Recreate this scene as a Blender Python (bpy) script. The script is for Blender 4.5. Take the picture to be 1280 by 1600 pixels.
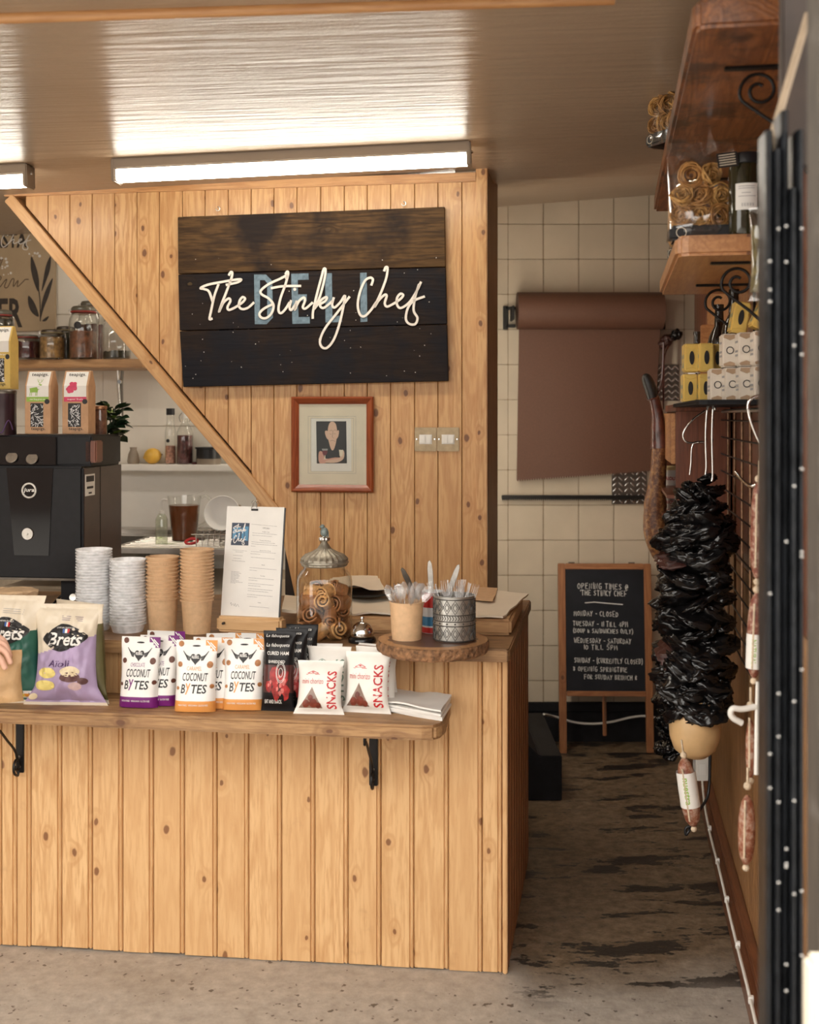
import bpy, bmesh, math, random
from mathutils import Vector, Matrix, noise
for _o in list(bpy.data.objects):
    bpy.data.objects.remove(_o, do_unlink=True)
sc = bpy.context.scene
COL = sc.collection
RAD = math.radians
random.seed(7)

# ------------------------------------------------------------------ camera
FPX, CAMH, HORY, CENX = 1877.0, 1.65, 650.0, 640.0     # focal length in pixels, eye height, horizon row
cam_d = bpy.data.cameras.new('camera')
cam_d.sensor_fit = 'VERTICAL'; cam_d.sensor_height = 36.0
cam_d.lens = 36.0 * FPX / 1600.0
cam_d.shift_y = -(800.0 - HORY) / 1600.0
cam_d.clip_start = 0.05
cam_d.dof.use_dof = True; cam_d.dof.focus_distance = 4.0; cam_d.dof.aperture_fstop = 3.2
cam = bpy.data.objects.new('camera', cam_d); COL.objects.link(cam)
cam.location = (0, 0, CAMH); cam.rotation_euler = (RAD(90), 0, 0)
sc.camera = cam

# ------------------------------------------------------------------ world, exposure
world = bpy.data.worlds.new('street_daylight'); sc.world = world
world.use_nodes = True
wn = world.node_tree.nodes
wn['Background'].inputs[0].default_value = (1.0, 0.955, 0.885, 1)
wn['Background'].inputs[1].default_value = 2.9
sc.view_settings.view_transform = 'Standard'
sc.view_settings.look = 'None'
sc.view_settings.gamma = 1.0
sc.view_settings.use_curve_mapping = False
sc.view_settings.exposure = 0.68
STRIP_POWER = 15.0
try:
    sc.cycles.use_denoising = True
    sc.cycles.max_bounces = 8; sc.cycles.transparent_max_bounces = 24
    sc.cycles.sample_clamp_indirect = 6.0
except Exception:
    pass

# ------------------------------------------------------------------ geometry of the place
def P(px, py, Y):                       # a pixel at depth Y -> a point of the room
    return Vector(((px - CENX) / FPX * Y, Y, CAMH + (HORY - py) / FPX * Y))
def on(px, py, Z):                      # where a pixel's ray meets the level Z
    Y = FPX * (CAMH - Z) / (py - HORY)
    return Vector(((px - CENX) / FPX * Y, Y, Z))
class Frame:                            # an upright plane through (X0, Y0), turned by -th about Z
    def __init__(s, X0, Y0, th):
        s.X0, s.Y0, s.th = X0, Y0, RAD(th)
        s.c, s.s = math.cos(s.th), math.sin(s.th)
    def uz(s, px, py):
        a = (px - CENX) / FPX; b = (HORY - py) / FPX
        t = (s.X0 * s.s + s.Y0 * s.c) / (a * s.s + s.c)
        X, Y = a * t, t
        return ((X - s.X0) * s.c - (Y - s.Y0) * s.s, CAMH + b * t)
    def u(s, px): return s.uz(px, 800)[0]
    def pt(s, u, n, z):                 # u along the plane, n behind it
        return Vector((s.X0 + u * s.c + n * s.s, s.Y0 - u * s.s + n * s.c, z))
    def place(s, o, u=0, n=0, z=0):
        o.location = s.pt(u, n, z); o.rotation_euler[2] = -s.th
        return o
TH = 6.86
CF = Frame(0.2895, 3.552, TH)           # counter front
PF = Frame(0.292, 4.5, TH)              # pine partition
KF = Frame(-1.2, 5.62, TH)              # kitchen tiles
BF = Frame(1.0, 6.1, 0.0)               # corridor tiles
PSI = math.atan(0.167)
def RWX(s, w=0.0): return 1.185 + 0.167 * (s - 4.554) - w
def RW(px, w):                          # depth at which column px meets the plane w off the right wall
    return (0.4245 - w) / ((px - CENX) / FPX - 0.167)
def CEIL(X, Y):
    z = 2.575 + 0.031 * (X - 0.288)
    return z
WT = 0.965                              # worktop level

# ------------------------------------------------------------------ mesh helpers
class MB:
    def __init__(s): s.v = []; s.f = []; s.m = []
    def add(s, vs, fs, mi=0, M=None):
        n = len(s.v)
        for p in vs:
            p = Vector(p); s.v.append(M @ p if M else p)
        for f in fs:
            s.f.append([i + n for i in f]); s.m.append(mi)
        return s
    def box(s, x0, x1, y0, y1, z0, z1, mi=0, M=None):
        return s.add([(x0,y0,z0),(x1,y0,z0),(x1,y1,z0),(x0,y1,z0),(x0,y0,z1),(x1,y0,z1),(x1,y1,z1),(x0,y1,z1)],
                     [(0,3,2,1),(4,5,6,7),(0,1,5,4),(1,2,6,5),(2,3,7,6),(3,0,4,7)], mi, M)
    def bar(s, a, b, w, h, mi=0, up=(0,0,1)):
        a, b = Vector(a), Vector(b); d = (b - a); L = d.length; d.normalize()
        up = Vector(up)
        if abs(d.dot(up)) > .98: up = Vector((1,0,0))
        x = d.cross(up).normalized(); z = x.cross(d)
        M = Matrix(((x.x,d.x,z.x,a.x),(x.y,d.y,z.y,a.y),(x.z,d.z,z.z,a.z),(0,0,0,1)))
        return s.box(-w/2, w/2, 0, L, -h/2, h/2, mi, M)
    def prism(s, poly, y0, y1, mi=0, M=None):       # poly in (x, z), counter-clockwise seen from -Y
        n = len(poly)
        vs = [(x, y0, z) for x, z in poly] + [(x, y1, z) for x, z in poly]
        fs = [tuple(range(n)), tuple(range(2*n-1, n-1, -1))]
        for i in range(n):
            j = (i + 1) % n; fs.append((i, i + n, j + n, j))
        return s.add(vs, fs, mi, M)
    def lathe(s, prof, seg=24, mi=0, M=None, cap0=True, cap1=True):
        vs = []; fs = []; n = len(prof)
        for r, z in prof:
            for k in range(seg):
                a = 2*math.pi*k/seg; vs.append((r*math.cos(a), r*math.sin(a), z))
        for i in range(n-1):
            for k in range(seg):
                k2 = (k+1) % seg
                fs.append((i*seg+k, i*seg+k2, (i+1)*seg+k2, (i+1)*seg+k))
        if cap0 and prof[0][0] > 1e-5: fs.append(tuple(range(seg-1, -1, -1)))
        if cap1 and prof[-1][0] > 1e-5: fs.append(tuple((n-1)*seg+k for k in range(seg)))
        return s.add(vs, fs, mi, M)
    def tube(s, pts, r, seg=8, mi=0, closed=False, M=None):
        pts = [Vector(p) for p in pts]; n = len(pts)
        rs = r if isinstance(r, (list, tuple)) else [r]*n
        vs = []; fs = []; prev = None
        for i, p in enumerate(pts):
            a = pts[i-1] if (i or closed) else p
            b = pts[(i+1) % n] if (i < n-1 or closed) else p
            t = (b - a)
            t = t.normalized() if t.length > 1e-9 else Vector((0,0,1))
            if prev is None:
                up = Vector((0,0,1)) if abs(t.z) < .9 else Vector((1,0,0))
                nx = t.cross(up).normalized()
            else:
                nx = (prev - t*prev.dot(t)).normalized()
            prev = nx; ny = t.cross(nx)
            for k in range(seg):
                an = 2*math.pi*k/seg
                vs.append(p + (nx*math.cos(an) + ny*math.sin(an))*rs[i])
        m = n if closed else n-1
        for i in range(m):
            for k in range(seg):
                k2 = (k+1) % seg; i2 = (i+1) % n
                fs.append((i*seg+k, i2*seg+k, i2*seg+k2, i*seg+k2))
        if not closed:
            fs.append(tuple(range(seg))); fs.append(tuple((n-1)*seg+k for k in range(seg-1,-1,-1)))
        return s.add(vs, fs, mi, M)
    def ball(s, c, r, seg=12, rings=8, mi=0, sc_=(1,1,1)):
        prof = [(math.sin(math.pi*i/rings), -math.cos(math.pi*i/rings)) for i in range(rings+1)]
        M = Matrix.Translation(Vector(c)) @ Matrix.Diagonal((r*sc_[0], r*sc_[1], r*sc_[2], 1))
        return s.lathe([(max(a,1e-4), b) for a, b in prof], seg, mi, M)
    def mesh(s, name, mats, smooth=None, bevel=0.0, bseg=2, fix=True):
        me = bpy.data.meshes.new(name)
        me.from_pydata([tuple(p) for p in s.v], [], s.f)
        if not isinstance(mats, (list, tuple)): mats = [mats]
        for m in mats: me.materials.append(m)
        me.polygons.foreach_set('material_index', s.m)
        if fix or bevel:
            bm = bmesh.new(); bm.from_mesh(me)
            if fix: bmesh.ops.recalc_face_normals(bm, faces=bm.faces)
            if bevel:
                bmesh.ops.bevel(bm, geom=[e for e in bm.edges if len(e.link_faces) == 2 and e.calc_face_angle(0) > .5],
                                offset=bevel, segments=bseg, affect='EDGES', clamp_overlap=True)
            bm.to_mesh(me); bm.free()
        if smooth is not None:
            me.polygons.foreach_set('use_smooth', [True]*len(me.polygons))
            me.set_sharp_from_angle(angle=RAD(smooth))
        me.update()
        return me
    def build(s, name, mats, parent=None, loc=(0,0,0), rot=(0,0,0), **k):
        return obj(name, s.mesh(name, mats, **k), parent, loc, rot)

def obj(name, me, parent=None, loc=(0,0,0), rot=(0,0,0)):
    o = bpy.data.objects.new(name, me); COL.objects.link(o)
    o.location = loc; o.rotation_euler = rot
    if parent is not None: o.parent = parent
    return o
def tag(o, label=None, cat=None, group=None, kind=None):
    if label: o['label'] = label
    if cat: o['category'] = cat
    if group: o['group'] = group
    if kind: o['kind'] = kind
    return o
def thing(name, label, cat, loc=(0,0,0), rot=0.0, group=None):
    o = bpy.data.objects.new(name, None); COL.objects.link(o)
    o.empty_display_size = .05
    o.location = loc
    o.rotation_euler = rot if isinstance(rot, (tuple, list)) else (0, 0, rot)
    return tag(o, label, cat, group)
def struct(o): o['kind'] = 'structure'; return o
def dup(root, loc, rot=None, label=None, group=None):
    r = root.copy(); COL.objects.link(r); r.location = loc
    if rot is not None: r.rotation_euler = rot if isinstance(rot, (tuple, list)) else (0, 0, rot)
    if label: r['label'] = label
    if group: r['group'] = group
    for ch in list(root.children):
        c = ch.copy(); COL.objects.link(c); c.parent = r
        for g in list(ch.children):
            d = g.copy(); COL.objects.link(d); d.parent = c
    return r
def T(*a): return Matrix.Translation(Vector(a))
def RX(d): return Matrix.Rotation(RAD(d), 4, 'X')
def RY(d): return Matrix.Rotation(RAD(d), 4, 'Y')
def RZ(d): return Matrix.Rotation(RAD(d), 4, 'Z')

# ------------------------------------------------------------------ splines, lettering
def smooth_path(pts, n=6, closed=False):
    pts = [Vector(p) for p in pts]; N = len(pts); out = []
    m = N if closed else N-1
    for i in range(m):
        g = (lambda k: pts[k % N]) if closed else (lambda k: pts[max(0, min(N-1, k))])
        p0, p1, p2, p3 = g(i-1), g(i), g(i+1), g(i+2)
        for k in range(n):
            t = k/n
            out.append(.5*((2*p1)+(p2-p0)*t+(2*p0-5*p1+4*p2-p3)*t*t+(3*p1-p0-3*p2+p3)*t**3))
    if not closed: out.append(pts[-1])
    return out
def ribbon(pts, w):                     # 2D polyline -> flat ribbon (verts2d, faces)
    pts = [Vector((p[0], p[1])) for p in pts]; n = len(pts); vs = []; fs = []
    ws = w if isinstance(w, list) else [w]*n
    for i in range(n):
        d = pts[min(i+1, n-1)] - pts[max(i-1, 0)]
        d = d.normalized() if d.length > 1e-9 else Vector((1, 0))
        nrm = Vector((-d.y, d.x)) * ws[i] / 2
        if i == 0: vs0 = pts[i] - d*ws[i]*.35
        elif i == n-1: vs0 = pts[i] + d*ws[i]*.35
        else: vs0 = pts[i]
        vs += [vs0 + nrm, vs0 - nrm]
    for i in range(n-1): fs.append((2*i, 2*i+1, 2*i+3, 2*i+2))
    return vs, fs
_tc = {}
def text2d(s, size=1.0, align='CENTER', bold=0.0, shear=0.0, sx=1.0, space=1.0, res=2):
    key = (s, align, bold, shear, space, res)
    if key not in _tc:
        cu = bpy.data.curves.new('t', 'FONT'); cu.body = s; cu.size = 1.0
        cu.align_x = align; cu.offset = bold; cu.shear = shear; cu.resolution_u = res
        cu.space_character = space; cu.fill_mode = 'FRONT'
        o = bpy.data.objects.new('t', cu)
        me = o.to_mesh()
        _tc[key] = ([(v.co.x, v.co.y) for v in me.vertices], [tuple(p.vertices) for p in me.polygons])
        o.to_mesh_clear(); bpy.data.objects.remove(o); bpy.data.curves.remove(cu)
    vs, fs = _tc[key]
    return [(x*size*sx, y*size) for x, y in vs], fs
GLY = {  # single-stroke hand capitals on a 0..1 x 0..1 box
 'A': [[(0,0),(.45,1),(.9,0)],[(.18,.38),(.74,.38)]], 'B': [[(.08,0),(.08,1),(.6,.95),(.65,.7),(.1,.52),(.72,.4),(.7,.1),(.08,0)]],
 'C': [[(.8,.88),(.45,1),(.1,.7),(.08,.3),(.4,0),(.8,.1)]], 'D': [[(.08,0),(.08,1),(.5,.95),(.82,.55),(.6,.12),(.08,0)]],
 'E': [[(.75,1),(.08,1),(.08,0),(.78,0)],[(.08,.52),(.62,.52)]], 'F': [[(.8,1),(.08,1),(.08,0)],[(.08,.52),(.62,.52)]],
 'G': [[(.8,.9),(.4,1),(.08,.6),(.15,.12),(.55,0),(.82,.2),(.82,.45),(.5,.45)]], 'H': [[(.08,0),(.08,1)],[(.8,0),(.8,1)],[(.08,.5),(.8,.5)]],
 'I': [[(.2,0),(.2,1)]], 'K': [[(.08,0),(.08,1)],[(.75,1),(.1,.48),(.8,0)]], 'L': [[(.08,1),(.08,0),(.7,0)]],
 'M': [[(.02,0),(.12,1),(.45,.35),(.8,1),(.92,0)]], 'N': [[(.06,0),(.08,1),(.78,0),(.8,1)]], 'O': [[(.45,1),(.08,.7),(.1,.22),(.45,0),(.82,.3),(.78,.8),(.45,1)]],
 'P': [[(.08,0),(.08,1),(.6,.98),(.78,.72),(.55,.48),(.1,.45)]], 'R': [[(.08,0),(.08,1),(.62,.96),(.7,.7),(.1,.48),(.8,0)]],
 'S': [[(.78,.88),(.4,1),(.12,.78),(.4,.54),(.76,.3),(.5,.02),(.06,.12)]], 'T': [[(.02,1),(.85,1)],[(.42,1),(.42,0)]],
 'U': [[(.08,1),(.08,.25),(.4,0),(.76,.22),(.78,1)]], 'W': [[(0,1),(.2,0),(.45,.7),(.7,0),(.92,1)]], 'Y': [[(.05,1),(.42,.5)],[(.82,1),(.42,.5),(.3,0)]],
 'V': [[(.0,1),(.4,0),(.82,1)]], '1': [[(.3,0),(.3,1)]], '0': [[(.45,1),(.1,.7),(.1,.25),(.45,0),(.8,.3),(.8,.75),(.45,1)]],
 '4': [[(.6,0),(.6,1),(.05,.32),(.85,.32)]], '5': [[(.75,1),(.15,1),(.12,.58),(.55,.62),(.78,.32),(.5,0),(.08,.08)]],
 '(': [[(.4,1.1),(.15,.6),(.2,.2),(.4,-.15)]], ')': [[(.1,1.1),(.38,.6),(.32,.2),(.05,-.15)]], '-': [[(.1,.5),(.6,.5)]],
 "'": [[(.2,1.1),(.12,.8)]], '*': [[(.1,.2),(.7,.8)],[(.1,.8),(.7,.2)],[(.4,.05),(.4,.95)]],
 '@': [[(.62,.35),(.35,.3),(.35,.68),(.62,.7),(.65,.3),(.9,.45),(.8,.9),(.35,1),(.05,.6),(.2,.05),(.7,0)]],
 '&': [[(.15,.8),(.15,.1),(.5,.05)],[(.55,.5),(.55,.05),(.8,.05)]], '.': [[(.15,0),(.2,.05)]]}
GW = {'I': .42, '1': .5, '(': .5, ')': .5, '-': .75, "'": .35, ' ': .6, '.': .35, 'M': 1.05, 'W': 1.05, '@': 1.1}
def stroke_text(s, x0, x1, base, h, w, drop=0.0):      # fits s between x0 and x1; returns (verts2d, faces)
    tot = sum(GW.get(c, .98) for c in s); k = (x1 - x0)/tot
    vs, fs, x = [], [], x0; rnd = random.Random(len(s)*31)
    for c in s:
        for st in GLY.get(c, []):
            j = rnd.uniform(-.05, .05)*h; hh = h*rnd.uniform(.9, 1.1)
            z0 = base + drop*(x - x0) + j
            v, f = ribbon([(x + a*k*.80, z0 + b*hh*.92) for a, b in st], w)
            n = len(vs); vs += v; fs += [tuple(i+n for i in q) for q in f]
        x += GW.get(c, .98)*k
    return vs, fs
def decal(mb, geo, mp, mi=0):           # map flat lettering onto a surface
    vs, fs = geo
    mb.add([mp(p[0], p[1]) for p in vs], fs, mi)
def shifted(geo, dx, dz, rot=0.0):
    c, s = math.cos(RAD(rot)), math.sin(RAD(rot))
    return [(p[0]*c - p[1]*s + dx, p[0]*s + p[1]*c + dz) for p in geo[0]], geo[1]
def fan2d(pts, rings=4):                 # star-shaped outline cut into rings so that it can follow a bulge
    n = len(pts); cx = sum(p[0] for p in pts)/n; cz = sum(p[1] for p in pts)/n; vs = [(cx, cz)]; fs = []
    for r in range(1, rings+1):
        f = r/rings; vs += [(cx+(p[0]-cx)*f, cz+(p[1]-cz)*f) for p in pts]
    for i in range(n):
        j = (i+1) % n; fs.append((0, 1+i, 1+j))
        for r in range(rings-1): fs.append((1+r*n+i, 1+(r+1)*n+i, 1+(r+1)*n+j, 1+r*n+j))
    return vs, fs
def disc2d(cx, cz, r, rz=None, n=20):
    rz = rz or r
    return fan2d([(cx + r*math.cos(2*math.pi*i/n), cz + rz*math.sin(2*math.pi*i/n)) for i in range(n)], 3)
def rect2d(x0, x1, z0, z1, nx=1, nz=1):
    vs = [(x0+(x1-x0)*i/nx, z0+(z1-z0)*j/nz) for j in range(nz+1) for i in range(nx+1)]
    fs = [(j*(nx+1)+i, j*(nx+1)+i+1, (j+1)*(nx+1)+i+1, (j+1)*(nx+1)+i) for j in range(nz) for i in range(nx)]
    return vs, fs
def poly2d(pts): return list(pts), [tuple(range(len(pts)))]

# ------------------------------------------------------------------ materials
def _base(name):
    m = bpy.data.materials.new(name); m.use_nodes = True
    nt = m.node_tree; b = nt.nodes['Principled BSDF']
    return m, nt, b
def N(nt, typ, **k):
    n = nt.nodes.new(typ)
    for a, v in k.items():
        if a in ('ins',):
            for kk, vv in v.items(): n.inputs[kk].default_value = vv
        else: setattr(n, a, v)
    return n
def ramp(nt, fac, stops):
    r = nt.nodes.new('ShaderNodeValToRGB'); e = r.color_ramp.elements
    while len(e) < len(stops): e.new(.5)
    for el, (p, c) in zip(e, stops):
        el.position = p; el.color = (*c, 1) if len(c) == 3 else c
    nt.links.new(fac, r.inputs[0]); return r.outputs[0]
def mixc(nt, fac, a, b, mode='MIX'):
    n = nt.nodes.new('ShaderNodeMix'); n.data_type = 'RGBA'; n.blend_type = mode; n.clamp_factor = True
    for s, v in ((0, fac), (6, a), (7, b)):
        if isinstance(v, (int, float)): n.inputs[s].default_value = v
        elif isinstance(v, tuple): n.inputs[s].default_value = (*v, 1) if len(v) == 3 else v
        else: nt.links.new(v, n.inputs[s])
    return n.outputs[2]
def mth(nt, op, a, b=None, c=None):
    n = nt.nodes.new('ShaderNodeMath'); n.operation = op
    for i, v in enumerate((a, b, c)):
        if v is None: continue
        if isinstance(v, (int, float)): n.inputs[i].default_value = v
        else: nt.links.new(v, n.inputs[i])
    return n.outputs[0]
def sstep(nt, val, lo, hi):
    n = nt.nodes.new('ShaderNodeMapRange'); n.interpolation_type = 'SMOOTHSTEP'
    nt.links.new(val, n.inputs[0]); n.inputs[1].default_value = lo; n.inputs[2].default_value = hi
    return n.outputs[0]
def coords(nt, scale=(1,1,1), rnd=True):
    tc = nt.nodes.new('ShaderNodeTexCoord'); v = tc.outputs['Object']
    if rnd:
        oi = nt.nodes.new('ShaderNodeObjectInfo')
        m = nt.nodes.new('ShaderNodeVectorMath'); m.operation = 'MULTIPLY_ADD'
        nt.links.new(oi.outputs['Random'], m.inputs[0]); m.inputs[1].default_value = (37, 23, 51)
        nt.links.new(v, m.inputs[2]); v = m.outputs[0]
    s = nt.nodes.new('ShaderNodeVectorMath'); s.operation = 'MULTIPLY'
    nt.links.new(v, s.inputs[0]); s.inputs[1].default_value = scale
    return s.outputs[0], v
def noisen(nt, vec, scale, detail=3, rough=.55, dist=0.0):
    n = N(nt, 'ShaderNodeTexNoise', ins={'Scale': scale, 'Detail': detail, 'Roughness': rough, 'Distortion': dist})
    nt.links.new(vec, n.inputs['Vector']); return n.outputs['Fac']
def bumpn(nt, b, h, strength=.3, dist=.01):
    n = N(nt, 'ShaderNodeBump', ins={'Strength': strength, 'Distance': dist})
    nt.links.new(h, n.inputs['Height']); nt.links.new(n.outputs[0], b.inputs['Normal'])
def mat(name, col, rough=.5, metal=0.0, var=.12, scale=18, bump=0.0, bscale=None, coat=0.0, spec=None, emit=None, trans=0.0, bdist=.004):
    m, nt, b = _base(name)
    b.inputs['Roughness'].default_value = rough; b.inputs['Metallic'].default_value = metal
    b.inputs['Coat Weight'].default_value = coat
    if spec is not None: b.inputs['Specular IOR Level'].default_value = spec
    v, raw = coords(nt)
    f = noisen(nt, v, scale, 4)
    dk = tuple(c*(1-var) for c in col); lt = tuple(min(1, c*(1+var)) for c in col)
    nt.links.new(ramp(nt, f, [(.3, dk), (.7, lt)]), b.inputs['Base Color'])
    if bump: bumpn(nt, b, noisen(nt, v, bscale or scale*3, 4), bump, bdist)
    if emit:
        b.inputs['Emission Color'].default_value = (*emit[0], 1); b.inputs['Emission Strength'].default_value = emit[1]
    if trans: b.inputs['Transmission Weight'].default_value = trans
    return m
def clear(name, tint=(1,1,1), base=.06, rough=.05, white=0.0, edge=0.0):   # thin clear glass / plastic film
    m, nt, b = _base(name)
    nt.nodes.remove(b)
    out = nt.nodes['Material Output']
    tr = N(nt, 'ShaderNodeBsdfTransparent'); tr.inputs[0].default_value = (*tint, 1)
    lw = N(nt, 'ShaderNodeLayerWeight', ins={'Blend': .5})
    nt.links.new(mixc(nt, mth(nt, 'MULTIPLY', mth(nt, 'POWER', lw.outputs['Facing'], 2.5), edge), tint, (.30,.33,.30)), tr.inputs[0])
    gl = N(nt, 'ShaderNodeBsdfGlossy', ins={'Roughness': rough}); gl.inputs[0].default_value = (1,1,1,1)
    fr = N(nt, 'ShaderNodeLayerWeight', ins={'Blend': .5})
    fac = mth(nt, 'ADD', mth(nt, 'MULTIPLY', mth(nt, 'POWER', fr.outputs['Facing'], 3.0), .75), base)
    mx = N(nt, 'ShaderNodeMixShader'); nt.links.new(fac, mx.inputs[0])
    nt.links.new(tr.outputs[0], mx.inputs[1]); nt.links.new(gl.outputs[0], mx.inputs[2])
    res = mx.outputs[0]
    if white:
        df = N(nt, 'ShaderNodeBsdfDiffuse'); df.inputs[0].default_value = (.92,.92,.93,1)
        v, raw = coords(nt); f = noisen(nt, v, 30, 2)
        m2 = N(nt, 'ShaderNodeMixShader'); nt.links.new(mth(nt, 'MULTIPLY', f, white*2), m2.inputs[0])
        nt.links.new(res, m2.inputs[1]); nt.links.new(df.outputs[0], m2.inputs[2]); res = m2.outputs[0]
    nt.links.new(res, out.inputs[0])
    return m
def wood(name, light, dark, knot=(.12,.045,.02), axis=2, flat=1, knots=.35, kscale=9.0, rough=.45, ring=1.0, bump=.15, stain=None, coat=0.0, fine=1.0, spec=.5):
    m, nt, b = _base(name)
    b.inputs['Roughness'].default_value = rough; b.inputs['Coat Weight'].default_value = coat
    b.inputs['Coat Roughness'].default_value = .25; b.inputs['Specular IOR Level'].default_value = spec
    st = [1.0, 1.0, 1.0]; st[axis] = .09
    v, raw = coords(nt)
    sv = nt.nodes.new('ShaderNodeVectorMath'); sv.operation = 'MULTIPLY'; nt.links.new(raw, sv.inputs[0]); sv.inputs[1].default_value = st
    vor = N(nt, 'ShaderNodeTexVoronoi', ins={'Scale': kscale, 'Randomness': 1.0}); 
    fl = nt.nodes.new('ShaderNodeVectorMath'); fl.operation = 'MULTIPLY'; fm_ = [1.0, 1.0, 1.0]; fm_[flat] = 0.0; fm_[axis] = .62
    nd = nt.nodes.new('ShaderNodeVectorMath'); nd.operation = 'MULTIPLY_ADD'
    nz = N(nt, 'ShaderNodeTexNoise', ins={'Scale': 40, 'Detail': 2}); nt.links.new(raw, nz.inputs['Vector'])
    nt.links.new(nz.outputs['Color'], nd.inputs[0]); nd.inputs[1].default_value = (.008,.008,.008); nt.links.new(raw, nd.inputs[2])
    nt.links.new(nd.outputs[0], fl.inputs[0]); fl.inputs[1].default_value = fm_
    vor.voronoi_dimensions = '2D'
    sx_ = N(nt, 'ShaderNodeSeparateXYZ'); cb_ = N(nt, 'ShaderNodeCombineXYZ'); nt.links.new(fl.outputs[0], sx_.inputs[0])
    cross = [q for q in (0, 1, 2) if q not in (axis, flat)]
    nt.links.new(sx_.outputs[cross[0] if cross else 0], cb_.inputs[0]); nt.links.new(sx_.outputs[axis], cb_.inputs[1])
    nt.links.new(cb_.outputs[0], vor.inputs['Vector'])
    sep = N(nt, 'ShaderNodeSeparateColor'); nt.links.new(vor.outputs['Color'], sep.inputs[0])
    sel = mth(nt, 'LESS_THAN', sep.outputs[0], knots)
    d = mth(nt, 'DIVIDE', vor.outputs['Distance'], kscale)          # metres from the knot's heart
    halo = mth(nt, 'MULTIPLY', sstep(nt, d, .034, .0), sel)
    n1 = noisen(nt, sv.outputs[0], 9, 2, .5, .3)
    ph = mth(nt, 'ADD', mth(nt, 'MULTIPLY', n1, 75*ring), mth(nt, 'MULTIPLY', halo, 9))
    sn = mth(nt, 'SINE', ph)
    rings = sstep(nt, sn, -.4, 1.0)
    fn = noisen(nt, sv.outputs[0], 130, 3, .6)
    big = noisen(nt, sv.outputs[0], 5, 2)
    mid = tuple((a+c)/2 for a, c in zip(light, dark))
    c = mixc(nt, mth(nt, 'MULTIPLY', rings, .5), light, dark)
    c = mixc(nt, mth(nt, 'MULTIPLY', sstep(nt, fn, .40, .70), .75*fine), c, dark)
    c = mixc(nt, mth(nt, 'MULTIPLY', sstep(nt, big, .4, .75), .5), c, mid)
    c = mixc(nt, mth(nt, 'MULTIPLY', halo, .55), c, dark)
    oi = nt.nodes.new('ShaderNodeObjectInfo')
    c = mixc(nt, mth(nt, 'MULTIPLY', oi.outputs['Random'], .45), c, mid)
    ksz = mth(nt, 'MULTIPLY_ADD', sep.outputs[1], .7, .55)
    kn = mth(nt, 'MULTIPLY', sstep(nt, mth(nt, 'DIVIDE', d, ksz), .0095, .0055), sel)
    c = mixc(nt, mth(nt, 'MULTIPLY', kn, .85), c, knot)
    if stain:
        s2 = noisen(nt, raw, stain[1], 4, .65)
        c = mixc(nt, mth(nt, 'MULTIPLY', sstep(nt, s2, stain[2], stain[3]), stain[4]), c, stain[0])
    nt.links.new(c, b.inputs['Base Color'])
    bumpn(nt, b, mth(nt, 'ADD', fn, mth(nt, 'MULTIPLY', rings, .4)), bump, .002)
    return m
# ------------------------------------------------------------------ material library
M = {}
M['pine'] = wood('pine', (.68,.41,.18), (.44,.20,.066), (.13,.042,.014), knots=.55, rough=.42, coat=.15)
M['pine_counter'] = wood('pine_counter', (.71,.45,.22), (.50,.26,.10), (.17,.06,.02), knots=.55, kscale=8, rough=.5, ring=.7,
                         stain=((.33,.17,.07), 7, .62, .8, .35))
M['pine_x'] = wood('pine_lengthwise', (.66,.40,.185), (.46,.225,.08), axis=0, knots=.2, rough=.42)
M['pine_trim'] = wood('pine_trim', (.62,.34,.14), (.36,.15,.05), axis=0, knots=.1, rough=.35, coat=.3)
M['worktop'] = wood('worktop_wood', (.34,.19,.085), (.13,.06,.025), axis=0, knots=.2, rough=.5, stain=((.05,.022,.01), 5, .45, .7, .6))
M['shelf_old'] = wood('rustic_shelf', (.46,.27,.12), (.17,.075,.03), axis=0, knots=.25, rough=.55, bump=.4, stain=((.08,.035,.015), 4, .5, .72, .55))
M['shelf_red'] = wood('rustic_shelf_red', (.33,.125,.04), (.13,.04,.014), axis=1, flat=2, knots=.1, rough=.42, bump=.4, coat=.25, stain=((.025,.009,.005), 7, .44, .64, .85))
M['shelf_orange'] = wood('oiled_shelf', (.55,.27,.10), (.30,.11,.035), flat=2, axis=1, knots=.1, rough=.4, coat=.25)
M['redwood'] = wood('dark_red_wood', (.20,.06,.025), (.085,.022,.01), flat=0, axis=2, knots=.08, rough=.4, coat=.2)
M['wainscot'] = wood('oak_wainscot', (.36,.185,.075), (.15,.065,.024), flat=0, axis=2, knots=.05, rough=.4, coat=.3, ring=1.6)
M['skirt'] = wood('red_skirting', (.22,.075,.03), (.10,.03,.012), flat=0, axis=1, knots=.05, rough=.35, coat=.3)
M['greywood'] = wood('painted_grey_wood', (.36,.275,.19), (.22,.16,.105), axis=2, knots=.1, rough=.6)
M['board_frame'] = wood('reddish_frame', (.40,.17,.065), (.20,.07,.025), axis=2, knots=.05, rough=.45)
M['mahogany'] = wood('mahogany', (.34,.085,.028), (.17,.032,.012), axis=0, knots=0, rough=.3, coat=.4)
M['block'] = wood('chopping_block', (.62,.38,.18), (.36,.18,.07), axis=0, knots=.1, rough=.5)
M['holder'] = wood('pale_wood', (.70,.46,.24), (.52,.30,.13), axis=0, knots=.15, rough=.45)
M['shelf_light'] = wood('oak_shelf', (.58,.33,.14), (.36,.17,.06), axis=0, knots=.1, rough=.4)
M['black_metal'] = mat('black_iron', (.018,.016,.015), .42, .6, .2, 40, .15)
M['black_plastic'] = mat('black_plastic', (.014,.014,.016), .35, 0, .2, 30, .05)
M['black_gloss'] = mat('black_gloss', (.008,.008,.009), .06, 0, .2, 30)
M['black_soft'] = mat('matt_black', (.012,.012,.014), .6, 0, .25, 20, spec=.2)
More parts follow.
